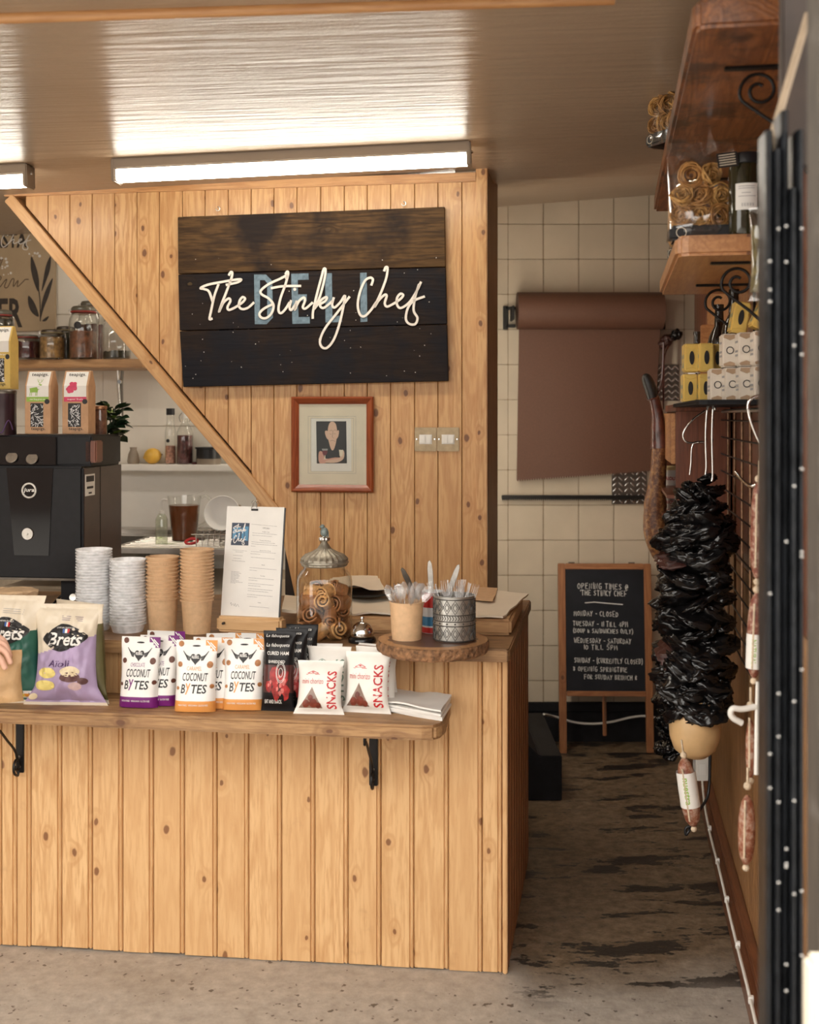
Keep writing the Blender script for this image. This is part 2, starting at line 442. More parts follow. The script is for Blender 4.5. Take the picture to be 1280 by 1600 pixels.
M['steel'] = mat('steel', (.62,.60,.57), .25, 1, .1, 30, .05)
M['steel_brushed'] = mat('brushed_steel', (.58,.56,.52), .35, 1, .15, 60, .1)
M['chrome'] = mat('chrome', (.75,.74,.72), .08, 1, .05, 10)
M['white'] = mat('white_paper', (.80,.78,.74), .6, 0, .05, 12)
M['white_plastic'] = mat('white_plastic', (.80,.78,.73), .35, 0, .05, 10)
M['cream'] = mat('cream_card', (.78,.70,.56), .6, 0, .06, 10)
M['kraft'] = mat('kraft_card', (.62,.40,.225), .6, 0, .1, 60, .05)
M['kraft_dark'] = mat('brown_paper', (.13,.06,.037), .62, 0, .07, 120, .12, 250, bdist=.001)
M['ink'] = mat('black_ink', (.012,.011,.012), .5, 0, .1, 10)
M['ink_grey'] = mat('grey_ink', (.33,.32,.32), .6, 0, .1, 10)
M['chalk'] = mat('chalk', (.80,.79,.76), .8, 0, .15, 80)
M['slate'] = mat('chalkboard', (.013,.014,.019), .62, 0, .35, 6, spec=.25)
M['glass'] = clear('clear_glass', (.98,.99,.98), .06, .03, 0.0, .6)
M['film'] = clear('cellophane', (.98,.97,.95), .10, .12)
M['clear_plastic'] = clear('clear_plastic', (1,1,1), .07, .12, .62)
M['spoon_plastic'] = clear('spoon_plastic', (.95,.95,.95), .16, .08, .10)
M['red'] = mat('red', (.55,.02,.02), .4, 0, .1, 10)
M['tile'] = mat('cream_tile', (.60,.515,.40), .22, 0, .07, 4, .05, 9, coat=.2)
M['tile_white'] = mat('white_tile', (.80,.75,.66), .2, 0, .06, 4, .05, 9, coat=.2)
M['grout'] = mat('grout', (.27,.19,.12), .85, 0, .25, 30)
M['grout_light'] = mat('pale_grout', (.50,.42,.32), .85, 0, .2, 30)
M['plaster'] = mat('plaster', (.44,.36,.27), .7, 0, .1, 3)
M['render_white'] = mat('white_render', (.84,.81,.76), .6, 0, .05, 5)
M['shade_dark'] = mat('dark_backing', (.03,.02,.014), .8, 0, .2, 10)

M['pavement'] = mat('grey_paving', (.30,.28,.26), .8, 0, .2, 3); M['added_street_wall'] = mat('added_wall_brick', (.13,.085,.065), .85, 0, .3, 6)
def floor_mat():
    m, nt, b = _base('worn_painted_concrete')
    v, raw = coords(nt, rnd=False)
    sep = N(nt, 'ShaderNodeSeparateXYZ'); nt.links.new(raw, sep.inputs[0])
    big = noisen(nt, raw, 1.6, 5, .6)
    fine = noisen(nt, raw, 22, 5, .7)
    st = nt.nodes.new('ShaderNodeVectorMath'); st.operation = 'MULTIPLY'; nt.links.new(raw, st.inputs[0]); st.inputs[1].default_value = (1.1, 3.6, 1)
    blot = noisen(nt, st.outputs[0], 2.1, 7, .68, .25)
    grit = noisen(nt, raw, 55, 4, .7)
    conc = ramp(nt, fine, [(.3, (.30,.265,.23)), (.55, (.41,.37,.32)), (.75, (.50,.455,.40))])
    spk = noisen(nt, raw, 34, 2, .5); clus = noisen(nt, st.outputs[0], 1.3, 3)
    sp = mth(nt, 'MULTIPLY', sstep(nt, mth(nt, 'ADD', spk, mth(nt, 'MULTIPLY', clus, .25)), .79, .83), .85)
    conc = mixc(nt, sp, conc, (.06,.042,.03))
    conc = mixc(nt, mth(nt, 'MULTIPLY', sstep(nt, big, .52, .62), .25), conc, (.20,.165,.125))
    worn = ramp(nt, fine, [(.28, (.065,.042,.024)), (.48, (.16,.11,.066)), (.72, (.27,.20,.13))])
    black = (.013,.011,.011)
    # old dark floor paint survives down the passage and has been walked off towards the street
    t = mth(nt, 'ADD', mth(nt, 'MULTIPLY', sstep(nt, sep.outputs[1], 3.15, 3.95), 1.0), mth(nt, 'MULTIPLY', mth(nt, 'SUBTRACT', big, .5), .9))
    inpass = sstep(nt, mth(nt, 'ADD', sep.outputs[0], mth(nt, 'MULTIPLY', mth(nt, 'SUBTRACT', fine, .5), .25)), .12, .42)
    t = mth(nt, 'MULTIPLY', t, inpass)
    c = mixc(nt, sstep(nt, t, .18, .8), conc, worn)
    pm = mth(nt, 'ADD', blot, mth(nt, 'MULTIPLY', mth(nt, 'SUBTRACT', fine, .5), .32))
    c = mixc(nt, mth(nt, 'MULTIPLY', sstep(nt, pm, .53, .57), mth(nt, 'MULTIPLY', sstep(nt, t, .05, .5), .93)), c, black)
    nt.links.new(c, b.inputs['Base Color'])
    nt.links.new(ramp(nt, blot, [(.4, (.55,.55,.55)), (.65, (.38,.38,.38))]), b.inputs['Roughness'])
    bumpn(nt, b, mth(nt, 'ADD', fine, grit), .35, .004)
    return m
M['floor'] = floor_mat()
def ceil_mat():
    m, nt, b = _base('gloss_cream_ceiling_paint')
    v, raw = coords(nt, rnd=False)
    n1 = noisen(nt, raw, 2.2, 4); n2 = noisen(nt, raw, 30, 4, .7)
    c = ramp(nt, n1, [(.3, (.36,.265,.18)), (.7, (.42,.315,.22))])
    c = mixc(nt, mth(nt, 'MULTIPLY', sstep(nt, n2, .68, .74), .5), c, (.55,.44,.33))
    nt.links.new(c, b.inputs['Base Color'])
    b.inputs['Roughness'].default_value = .29
    b.inputs['Specular IOR Level'].default_value = .6
    st = nt.nodes.new('ShaderNodeVectorMath'); st.operation = 'MULTIPLY'; nt.links.new(raw, st.inputs[0]); st.inputs[1].default_value = (.12, 1.6, 1)
    h = noisen(nt, st.outputs[0], 16, 6, .6)
    lump = noisen(nt, raw, 7, 5, .6)
    bumpn(nt, b, mth(nt, 'ADD', mth(nt, 'MULTIPLY', h, 1.0), mth(nt, 'MULTIPLY', lump, .35)), .40, .022)
    return m
M['ceiling'] = ceil_mat()

# ------------------------------------------------------------------ floor, ceiling, walls
mb = MB(); mb.box(-3.6, 2.6, -1.0, 6.6, -.12, 0)
struct(mb.build('floor', M['floor']))
mb = MB()
def cslab(mb, pts, th=.1):              # pts: four (X, Y, Z) corners
    mb.add(pts + [(x, y, z+th) for x, y, z in pts], [(0,1,2,3),(7,6,5,4),(0,4,5,1),(1,5,6,2),(2,6,7,3),(3,7,4,0)])
def cz(X, Y): return (X, Y, CEIL(X, Y))
cslab(mb, [cz(-3.5,1.75), cz(2.0,1.75), cz(2.0,4.72), cz(-3.5,4.72)])
cslab(mb, [cz(-3.5,4.72), cz(.34,4.72), cz(.34,6.2), cz(-3.5,6.2)])
rear = lambda X: 2.722 + .075*(X-.455)
cslab(mb, [cz(.34,4.72), cz(2.0,4.72), (2.0,6.2,rear(2.0)), (.34,6.2,rear(.34))])
struct(mb.build('ceiling', M['ceiling']))

# the street behind the camera: pavement, road, unseen wall added for dark reflections
struct(MB().box(-14, 14, -10.2, -1.0, -.14, -.01).build('floor_street', M['pavement']))
ws = struct(thing('wall_street_added', None, None, (0, -10, 0)))
MB().box(-14, 14, -.3, 0, 0, 3.3).build('wall', M['added_street_wall'], ws)
MB().box(-14, 14, -.34, .06, 3.3, 3.4).build('coping', M['pavement'], ws)
for x in (-9, -5.5, -2, 1.5, 5, 8.5): MB().box(x, x+1.5, 0, .04, .9, 2.6).build('pane', M['black_gloss'], ws)

# round wooden batten across the ceiling, near the street
a = P(-420, 48, 2.66); b_ = P(960, -12, 2.66)
mb = MB(); mb.tube([(a.x, a.y, CEIL(a.x, 0)-.006), (b_.x, b_.y, CEIL(b_.x, 0)-.006)], .014, 12)
struct(mb.build('trim_1', M['pine_trim'], smooth=50))

# tiled back wall of the passage: one object per tile
tw = struct(thing('wall_back', None, None, BF.pt(0, 0, 0), 0))
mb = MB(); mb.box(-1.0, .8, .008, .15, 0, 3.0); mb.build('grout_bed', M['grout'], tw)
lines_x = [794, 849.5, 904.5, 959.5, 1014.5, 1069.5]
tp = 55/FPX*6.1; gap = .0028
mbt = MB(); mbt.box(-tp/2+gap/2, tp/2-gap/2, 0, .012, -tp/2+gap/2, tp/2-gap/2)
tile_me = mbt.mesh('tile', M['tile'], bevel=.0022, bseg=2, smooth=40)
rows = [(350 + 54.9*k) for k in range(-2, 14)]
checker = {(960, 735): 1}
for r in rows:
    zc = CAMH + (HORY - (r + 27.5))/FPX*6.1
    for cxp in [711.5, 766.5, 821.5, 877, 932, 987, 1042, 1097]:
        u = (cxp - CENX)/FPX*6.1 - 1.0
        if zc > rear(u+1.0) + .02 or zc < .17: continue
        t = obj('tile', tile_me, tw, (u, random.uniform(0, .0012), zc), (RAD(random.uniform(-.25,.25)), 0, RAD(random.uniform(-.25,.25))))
# dark skirting board along it
mb = MB(); mb.box(-.9, .7, -.022, 0, 0, .155); mb.box(-.9, .7, -.03, 0, .155, .20)
sk = mb.build('baseboard_back', M['black_soft'], loc=BF.pt(0, 0, 0), bevel=.004); struct(sk)

# tread-plate squares let into the tiles
def treadplate(pxa, pya, pxb, pyb, label):
    x0, x1 = (pxa-CENX)/FPX*6.08, (pxb-CENX)/FPX*6.08
    z1, z0 = CAMH+(HORY-pya)/FPX*6.08, CAMH+(HORY-pyb)/FPX*6.08
    t = thing('tread_plate', label, 'plate', ((x0+x1)/2, 6.099, z0))
    w, h = (x1-x0), (z1-z0)
    MB().box(-w/2, w/2, -.006, 0, 0, h).build('plate', M['steel_dark'], t)
    lug = MB(); n = 6
    lug.lathe([(.0001,.0012),(.6,.0008),(1,0)], 8, 0, RX(90) @ Matrix.Diagonal((.0155,.0042,1,1)))
    lm = lug.mesh('lug', M['steel'], smooth=50)
    for i in range(n):
        for j in range(n):
            for k in (0, 1):
                if (i + j + k) % 2 == 0: continue
                x = -w/2 + w*(i+.5)/n; z = h*(j+.5)/n
                l = obj('lug', lm, t, (x, -.006, z), (0, RAD(45 if (i % 2) else -45), 0))
M['steel_dark'] = mat('dull_steel', (.16,.14,.12), .4, 1, .2, 30, .05)
treadplate(957, 735, 1012, 788, 'square of steel tread plate on the tiles just below the hanging brown paper')
treadplate(1029, 570, 1062, 626, 'square of steel tread plate on the tiles right of the brown paper roll')

# kitchen tiles behind the partition
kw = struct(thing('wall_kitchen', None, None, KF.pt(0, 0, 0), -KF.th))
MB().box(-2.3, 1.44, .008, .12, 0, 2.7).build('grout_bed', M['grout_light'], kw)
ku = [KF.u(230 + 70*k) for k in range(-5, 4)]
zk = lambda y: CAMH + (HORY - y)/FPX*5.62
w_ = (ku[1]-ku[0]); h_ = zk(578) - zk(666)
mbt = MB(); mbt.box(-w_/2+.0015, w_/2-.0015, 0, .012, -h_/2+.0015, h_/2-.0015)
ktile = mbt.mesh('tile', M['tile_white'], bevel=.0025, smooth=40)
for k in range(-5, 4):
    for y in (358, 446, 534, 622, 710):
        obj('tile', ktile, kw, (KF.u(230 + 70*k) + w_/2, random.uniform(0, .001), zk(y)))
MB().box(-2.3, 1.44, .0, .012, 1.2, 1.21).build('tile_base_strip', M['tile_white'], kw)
# white splashback panel with a ledge along its top
u0, u1 = KF.u(120), KF.u(470)
mb = MB(); mb.box(u0, u1, -.02, 0, .9, zk(724)); mb.box(u0, u1, -.15, 0, zk(727)-.02, zk(724))
struct(KF.place(mb.build('trim_2', M['render_white'], bevel=.003)))
# side walls out of the picture, closing the room
struct(MB().box(-3.5, -3.38, 1.8, 6.2, 0, 2.6).build('wall_left', M['plaster']))
struct(MB().box(.13, .23, 5.46, 6.1, 0, 2.75).build('wall_return', M['plaster']))

# ------------------------------------------------------------------ pine partition with the raking cut
part = struct(thing('wall_partition', None, None, PF.pt(0, 0, 0), -PF.th))
def puz(px, py): return PF.uz(px, py)
d0 = puz(22, 300); d1 = puz(452, 806)                    # the raking line
def zdiag(u): return d0[1] + (d1[1]-d0[1])*(u-d0[0])/(d1[0]-d0[0])
t0 = puz(20, 306); t1 = puz(762, 268)
def ztop(u): return t0[1] + (t1[1]-t0[1])*(u-t0[0])/(t1[0]-t0[0])
edges = [puz(x, 500)[0] for x in (8, 40, 75, 109, 144, 179, 214, 249, 285, 320.5, 356.5, 392.5, 428, 464, 501, 538, 574, 610.5, 648, 684.5, 722, 762)]
ZB = .93
for i in range(len(edges)-1):
    a, b2 = edges[i]+.0011, edges[i+1]-.0011
    zt = lambda u: ztop(u) - .004
    zb = lambda u: max(ZB, zdiag(u)) if u < puz(455, 800)[0] - .001 else ZB
    ua, ub = a, b2
    poly = [(ua, zb(ua)), (ub, zb(ub)), (ub, zt(ub)), (ua, zt(ua))]
    us = d1[0] - .0
    if zb(ua) >= zt(ua) - .01: continue
    # where the rake meets the level bottom inside this board
    ul = d0[0] + (ZB - d0[1])*(d1[0]-d0[0])/(d1[1]-d0[1])
    if puz(420, 800)[0] < ub and puz(455, 800)[0] > ua:
        zb2 = max(ZB, zdiag(ua)); poly = [(ua, zb2), (ub, ZB), (ub, zt(ub)), (ua, zt(ua))]
    MB().prism(poly, 0, .018).build('plank', M['pine'], part, bevel=.0016, bseg=1)
# studs behind and dark back skin
bk = [(d0[0]+.04, d0[1]-.02), (d1[0]-.02, d1[1]), (d1[0]-.02, 0), (-.0, 0), (-.0, ztop(0)-.01), (d0[0]+.04, ztop(d0[0])-.01)]
MB().prism(bk, .019, .10).build('backing', M['shade_dark'], part)
# raking trim, head trim, corner post, return board
def trim_along(name, p, q, w, m, y0=-.016, y1=.03, ext=0):
    p, q = Vector(p), Vector(q); d = (q-p).normalized(); n = Vector((-d.y, d.x))*w/2
    p = p - d*ext; q = q + d*ext
    poly = [tuple(p-n), tuple(q-n), tuple(q+n), tuple(p+n)]
    c = (p+q)/2; ang = math.atan2(d.y, d.x)
    L = (q-p).length
    mb = MB(); mb.box(-L/2, L/2, y0, y1, -w/2, w/2)
    return mb.build(name, m, part, (c.x, 0, c.y), (0, -ang, 0), bevel=.003)
trim_along('raking_trim', puz(16, 310), puz(432, 800), .042, M['pine_x'], -.02, .1)
trim_along('head_trim', puz(8, 301), puz(745, 277), .034, M['pine_trim'], -.014, .1)
u7 = puz(744, 500)[0]
MB().box(u7, 0, -.014, .05, ZB, ztop(0)+.03).build('corner_trim', M['pine'], part, bevel=.003)
# the end of the partition facing the passage
e0 = PF.pt(0, .0, 0); e1 = P(778, 650, 4.93)
mb = MB()
mb.add([(e0.x, e0.y+.02, 0), (e1.x, e1.y, 0), (e1.x-.12, e1.y+.02, 0), (e0.x-.12, e0.y+.04, 0)] +
       [(e0.x, e0.y+.02, 2.64), (e1.x, e1.y, 2.64), (e1.x-.12, e1.y+.02, 2.64), (e0.x-.12, e0.y+.04, 2.64)],
       [(0,1,5,4),(1,2,6,5),(2,3,7,6),(3,0,4,7),(4,5,6,7),(3,2,1,0)])
struct(mb.build('trim_3', M['greywood'], bevel=.004))

# ------------------------------------------------------------------ right-hand wall
rw = struct(thing('wall_right', None, None, (RWX(1.9), 1.9, 0), -PSI))
LEN = 4.32
MB().box(.012, .14, 0, LEN, 0, 2.75).build('backing', M['shade_dark'], rw)
pl = MB(); prof = []
wpl = .096
for k in range(4):                                       # reeded face
    y = wpl*k/4
    prof += [(.0035, y+.001), (0, y+.006), (0, y+wpl/4-.006), (.0035, y+wpl/4-.001)]
def vext(prof, back, z0, z1):
    mb = MB(); pts = prof + [(back, prof[-1][1]), (back, prof[0][1])]; n = len(pts)
    mb.add([(x, y, z0) for x, y in pts] + [(x, y, z1) for x, y in pts],
           [tuple(range(n))[::-1], tuple(range(n, 2*n))] + [(i, (i+1) % n, (i+1) % n+n, i+n) for i in range(n)])
    return mb
wm = vext(prof, .012, 0, 1.165).mesh('board', M['wainscot'])
um = MB(); um.box(.004, .012, .001, .143, 1.165, 2.62); um_me = um.mesh('board', M['redwood'], bevel=.002, bseg=1)
um2 = MB(); um2.box(.004, .012, .001, .143, 1.72, 2.62); um2_me = um2.mesh('board', M['shelf_orange'], bevel=.002, bseg=1)
for k in range(int(LEN/wpl)): obj('board', wm, rw, (0, k*wpl, 0))
for k in range(int(LEN/.144)):
    y = k*.144
    if 1.3 < y < 3.4:
        o = obj('board', um2_me, rw, (0, y, 0))
        lo = MB().box(.004, .012, .001, .143, 1.165, 1.719)
        if k == 10 or 'lowboard' not in M: M['lowboard'] = lo.mesh('board', M['redwood'], bevel=.002, bseg=1)
        obj('board', M['lowboard'], rw, (0, y, 0))
    else: obj('board', um_me, rw, (0, y, 0))
mb = MB(); mb.box(-.045, 0, -.2, LEN, 0, .10); mb.box(-.03, 0, -.2, LEN, .10, .125)
sk = struct(mb.build('baseboard_right', M['skirt'], loc=(RWX(1.9), 1.9, 0), rot=(0, 0, -PSI), bevel=.004))

# ------------------------------------------------------------------ strip lights
def strip(uL, uR, label):
    A = P(*uL); B = P(*uR); A.z = CEIL(A.x, A.y); B.z = CEIL(B.x, B.y)
    d = B - A; L = d.length
    t = thing('strip_light', label, 'light', (A+B)/2, (0, -math.atan2(d.z, math.hypot(d.x, d.y)), math.atan2(d.y, d.x)), 'fluorescent strips on the ceiling')
    MB().box(-L/2, L/2, -.038, .038, -.037, 0).build('housing', M['fitting'], t, bevel=.004)
    prof = [(-.030, -.036), (-.031, -.052), (-.026, -.066), (-.01, -.076), (.01, -.076), (.026, -.066), (.031, -.052), (.030, -.036)]
    n = len(prof); mb = MB(); x0, x1 = -L/2+.014, L/2-.014
    mb.add([(x0, y, z) for y, z in prof] + [(x1, y, z) for y, z in prof], [(i, i+1, i+1+n, i+n) for i in range(n-1)] + [tuple(range(n))[::-1], tuple(range(n, 2*n))])
    mb.build('diffuser', M['lamp'], t, smooth=40)
    for s in (-1, 1):
        x = s*L/2
        mb = MB(); mb.box(min(x, x-s*.016), max(x, x-s*.016), -.039, .039, -.08, 0); e = mb.build('end_cap', M['fitting'], t, bevel=.004)
        MB().ball((x+s*.001, 0, -.03), .006, 8, 5).build('screw', M['steel'], e)
M['fitting'] = mat('cream_fitting', (.40,.335,.27), .5, 0, .05, 5); M['lamp'] = mat('lit_diffuser', (.9,.88,.84), .4, 0, .01, 3, emit=((1.0, .93, .80), STRIP_POWER))
strip((178, 250, 4.16), (736, 221, 4.06), 'long ceiling strip light above the pine partition')
strip((640-.98/5.22*1877, 343, 5.22), (640+.27/5.12*1877, 343, 5.12), 'unseen ceiling light added behind the pine partition to brighten kitchen and passage')  # added fitting out of view, brightens kitchen and passage
strip((-390, 250, 4.28), (48, 250, 4.19), 'ceiling strip light cut off by the left edge, only its end showing')

# unseen upright light added behind the partition to brighten the passage tiles
bl = thing('strip_light', 'unseen upright light added on the back of the partition to brighten the passage', 'light', (.262, 4.952, .85))
MB().box(-.04, .04, 0, .022, 0, 1.4).build('housing', M['white_plastic'], bl, bevel=.004)
M['passage_fill'] = mat('added_passage_light', (.9,.88,.84), .4, 0, .01, 3, emit=((1.0, .90, .74), 19.0))
MB().box(-.034, .034, .022, .05, .02, 1.38).build('diffuser', M['passage_fill'], bl, bevel=.008)
for z in (0, 1.38): MB().box(-.038, .038, .0, .054, z, z+.02).build('end_cap', M['white_plastic'], bl, bevel=.003)
# ------------------------------------------------------------------ counter
CT = .927
counter = thing('counter', 'pine plank counter with worn tongue and groove boards on its front', 'counter', CF.pt(0, 0, 0), -CF.th)
pxs = [-400, -350, -300, -250, -200, -150, -100, -50, 2, 26, 48, 96, 144, 191.5, 239.5, 288, 339, 388.5, 440, 492, 544, 595.5, 647, 701, 754, 785]
us = [CF.u(x) for x in pxs]
def tg(w, z0, z1, th=.02):
    pts = [(0, th), (0, .006), (.0035, 0), (w-.0145, 0), (w-.0125, .0055), (w-.0095, .0055), (w-.0085, .0012), (w-.006, 0), (w-.0035, .0012), (w-.0015, .006), (w-.0015, th)]
    n = len(pts); mb = MB()
    mb.add([(x, y, z0) for x, y in pts] + [(x, y, z1) for x, y in pts],
           [tuple(range(n))[::-1], tuple(range(n, 2*n))] + [(i, (i+1) % n, (i+1) % n+n, i+n) for i in range(n)])
    return mb
for i in range(len(us)-1):
    tg(us[i+1]-us[i], random.uniform(.002,.008), CT).build('plank', M['pine_counter'], counter, (us[i], 0, 0))
MB().box(us[-1]+.001, 0, -.004, .03, 0, CT).build('corner_trim', M['pine_counter'], counter, bevel=.003)
MB().box(us[0], -.02, .021, .05, 0, CT-.01).build('carcass', M['shade_dark'], counter)
# its side, along the passage; shade put in by a darker, redder wood
sa = PSI - CF.th
side = thing('counter_side', None, None); bpy.data.objects.remove(side)
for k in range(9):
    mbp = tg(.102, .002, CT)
    o = mbp.build('side_plank', M['pine_shaded'] if 'pine_shaded' in M else M['board_frame'], counter, (-.001 + math.sin(sa)*(.03+k*.102), .012 + math.cos(sa)*(.0+k*.102), 0), (0, 0, RAD(90) - sa))
# worktop
def plan(name, pts, z0, z1, m, parent=None, bevel=.004, **k):
    mb = MB(); n = len(pts)
    mb.add([(x, y, z0) for x, y in pts] + [(x, y, z1) for x, y in pts],
           [tuple(range(n))[::-1], tuple(range(n, 2*n))] + [(i, (i+1) % n, (i+1) % n+n, i+n) for i in range(n)])
    return mb.build(name, m, parent, bevel=bevel, **k)
wt = plan('worktop', [(-2.6, -.032), (.0, -.032), (.008, -.02), (.052, .932), (-2.6, .932)], CT, WT, M['worktop'])
CF.place(wt); tag(wt, 'dark stained wooden worktop running along the top of the pine counter', 'worktop')
# pale front lip of the worktop (cut edge, unstained)
lip = MB(); lip.box(-2.6, .0, -.036, -.0322, CT+.002, WT-.003)
lp = lip.build('front_lip', M['shelf_old'], wt)

# ------------------------------------------------------------------ snack shelf on the counter front
SH = .80
shelf = thing('snack_shelf', 'thick rustic wooden shelf bracketed to the counter front, holding snacks', 'shelf', CF.pt(0, 0, 0), -CF.th)
ur = (CF.u(700))*.93
pts = [(-2.5, -.215), (ur-.06, -.287), (ur-.025, -.277), (ur-.006, -.25), (ur, -.21), (ur-.004, -.001), (-2.5, -.001)]
plan('board', pts, SH-.042, SH, M['shelf_old'], shelf, bevel=.007)
def bracket(u, flip=1):
    mb = MB()
    mb.box(u-.013, u+.013, -.006, 0, SH-.042-.215, SH-.042); mb.box(u-.013, u+.013, -.22, 0, SH-.049, SH-.0425)
    e = mb.build('bracket', M['black_metal'], shelf, bevel=.002)
    path = []
    for k in range(14):
        a = RAD(-200 + k*38); r = .008 + .0016*k
        path.append((u, -.026 + r*math.cos(a)*.9, SH-.23 + r*math.sin(a)))
    path = path + [(u, -.03, SH-.19), (u, -.09, SH-.135), (u, -.15, SH-.085)]
    for k in range(10):
        a = RAD(-60 + k*40); r = .022 - .0018*k
        path.append((u, -.165 - r*math.cos(a)*.6, SH-.072 + r*math.sin(a)*.9))
    MB().tube(smooth_path(path, 3), .004, 6).build('scroll', M['black_metal'], e, smooth=60)
    for z in (.02, .05): MB().ball((u, -.008, SH-.042-.215+z), .005, 8, 5, 0, (1,.5,1)).build('screw', M['steel_dark'], e)
bracket(CF.u(584)); bracket(CF.u(32))

# ------------------------------------------------------------------ name sign
SF = PF
def suz(zx, zy): return PF.uz(270 + zx*.3672, 310 + zy*.3672)
sign = thing('name_sign', 'dark charred plank sign with white script over blue block letters, on pine partition', 'sign', PF.pt(0, 0, 0), -PF.th)
L3 = [(32,85),(34,328),(40,568),(55,803)]; R3 = [(1160,42),(1164,298),(1170,540),(1176,778)]
M['char'] = wood('charred_wood', (.030,.019,.014), (.009,.0075,.009), (.09,.06,.03), axis=0, knots=.12, kscale=5, rough=.55, bump=.6, ring=.8,
                 stain=((.010,.011,.016), 3, .42, .6, .85), spec=.12)
M['char_top'] = wood('charred_wood_worn', (.12,.066,.026), (.014,.009,.008), (.10,.06,.03), axis=0, knots=.2, kscale=5, rough=.55, bump=.6, ring=.9,
                 stain=((.014,.010,.010), 3, .42, .60, .9), spec=.12)
for k in range(3):
    g = 2 if k else 0
    poly = [suz(*L3[k+1]), suz(*R3[k+1]), suz(*R3[k]), suz(*L3[k])]
    if k < 2:
        poly[0] = (poly[0][0], poly[0][1]+.003); poly[1] = (poly[1][0], poly[1][1]+.003)
    MB().prism(poly, -.032, -.008).build('plank', M['char_top'] if k == 0 else M['char'], sign, bevel=.002, bseg=1)
MB().prism([suz(200,780), suz(260,780), suz(260,90), suz(200,90)], -.008, 0).build('batten', M['char'], sign)
MB().prism([suz(950,770), suz(1010,770), suz(1010,60), suz(950,60)], -.008, 0).build('batten', M['char'], sign)
M['sign_blue'] = mat('faded_blue_paint', (.15,.225,.285), .7, 0, .3, 60)
M['sign_white'] = mat('white_lettering', (.84,.79,.72), .5, 0, .04, 10, bump=.05)
def flatmap(y): return lambda x, z: (x, y, z)
blocks = {'D': [[(355,328),(405,328),(432,355),(435,510),(408,538),(358,538)], [(380,352),(400,352),(410,364),(411,502),(400,512),(380,512)]],
          'E': [[(512,325),(585,323),(586,350),(540,351),(541,412),(578,412),(578,440),(541,440),(543,508),(590,507),(591,535),(517,537)]],
          'L': [[(655,323),(684,322),(686,503),(726,502),(728,529),(657,531)]], 'I': [[(803,321),(831,320),(834,527),(805,529)]]}
for ch, ps in blocks.items():
    mb = MB()
    if ch == 'D':
        o_, i_ = ps
        mb2 = [[suz(*p) for p in o_], [suz(*p) for p in i_]]
        n = 6
        mb.add([(a[0], -.0328, a[1]) for a in mb2[0]] + [(a[0], -.0328, a[1]) for a in mb2[1]], [(i, (i+1) % n, (i+1) % n+n, i+n) for i in range(n)])
    else:
        mb.add([(a[0], -.0328, a[1]) for a in [suz(*p) for p in ps[0]]], [tuple(range(len(ps[0])))])
    mb.build('painted_letter', M['sign_blue'], sign)
script = [
 [(178,515),(168,516),(175,480),(188,420),(205,372)], [(180,440),(165,400),(145,390),(130,386),(160,372),(220,360),(280,350),(302,350),(285,362),(240,372)],
 [(250,330),(258,318),(264,322),(260,345),(240,400),(222,445),(208,487),(225,450),(248,430),(256,440),(244,466),(250,478),(275,468),(305,448),(318,432),(308,424),(295,440),(293,464),(308,475),(332,468),(354,448)],
 [(492,345),(497,330),(470,345),(420,368),(386,395),(388,412),(418,430),(438,458),(430,492),(408,512),(386,510),(379,494),(396,474),(430,456)],
 [(490,325),(496,316),(500,326),(488,372),(468,428),(459,475),(468,492),(486,478),(505,448)], [(430,386),(480,378),(552,377)],
 [(512,440),(506,468),(514,478),(532,452),(536,440),(528,478),(545,442),(566,426),(571,440),(562,466),(574,472),(602,448)],
 [(604,512),(606,480),(622,410),(642,335),(650,306),(658,308),(654,345),(636,415),(616,462)], [(612,472),(640,436),(662,424),(658,440),(634,456),(650,470),(688,440)],
 [(692,428),(686,456),(696,468),(720,446),(740,418),(732,470),(716,540),(692,605),(664,638),(642,634),(635,606),(656,556),(704,494),(758,424)],
 [(852,372),(858,350),(846,342),(824,356),(803,404),(794,458),(804,498),(824,504),(850,478),(870,448)],
 [(906,312),(912,298),(920,302),(914,345),(892,405),(864,466),(884,436),(908,414),(916,420),(908,450),(918,464),(945,452),(974,432),(986,416),(974,410),(960,428),(960,456),(976,470),(1010,448),(1040,404),(1060,362)],
 [(1052,372),(1036,425),(1030,480),(1046,512),(1036,538),(1010,536),(997,514),(1006,470),(1030,440),(1074,422)]]
for i, st in enumerate(script):
    pth = [suz(*p)[:2] for p in st]
    pth = smooth_path([(a, b2, 0) for a, b2 in pth], 7)
    vs, fs = ribbon(pth, .0088)
    mb = MB(); n = len(vs)
    mb.add([(v.x, -.0375, v.y) for v in vs] + [(v.x, -.033, v.y) for v in vs], fs + [(2*k, 2*k+2, 2*k+2+n, 2*k+n) for k in range(n//2-1)] + [(2*k+1, 2*k+1+n, 2*k+3+n, 2*k+3) for k in range(n//2-1)])
    mb.build('script_stroke', M['sign_white'], sign)
mb = MB(); x, z = suz(528, 391); decal(mb, disc2d(x, z, .006), flatmap(-.0375)); mb.build('script_stroke', M['sign_white'], sign)
mb = MB(); rnd = random.Random(3)
for _ in range(60):
    x, z = suz(rnd.uniform(60, 1140), rnd.choice([rnd.uniform(470, 780), rnd.uniform(240, 780)]))
    decal(mb, disc2d(x, z, rnd.uniform(.0006, .0018), n=6), flatmap(-.0325))
mb.build('paint_splatter', M['sign_white'], sign)['kind'] = 'stuff'
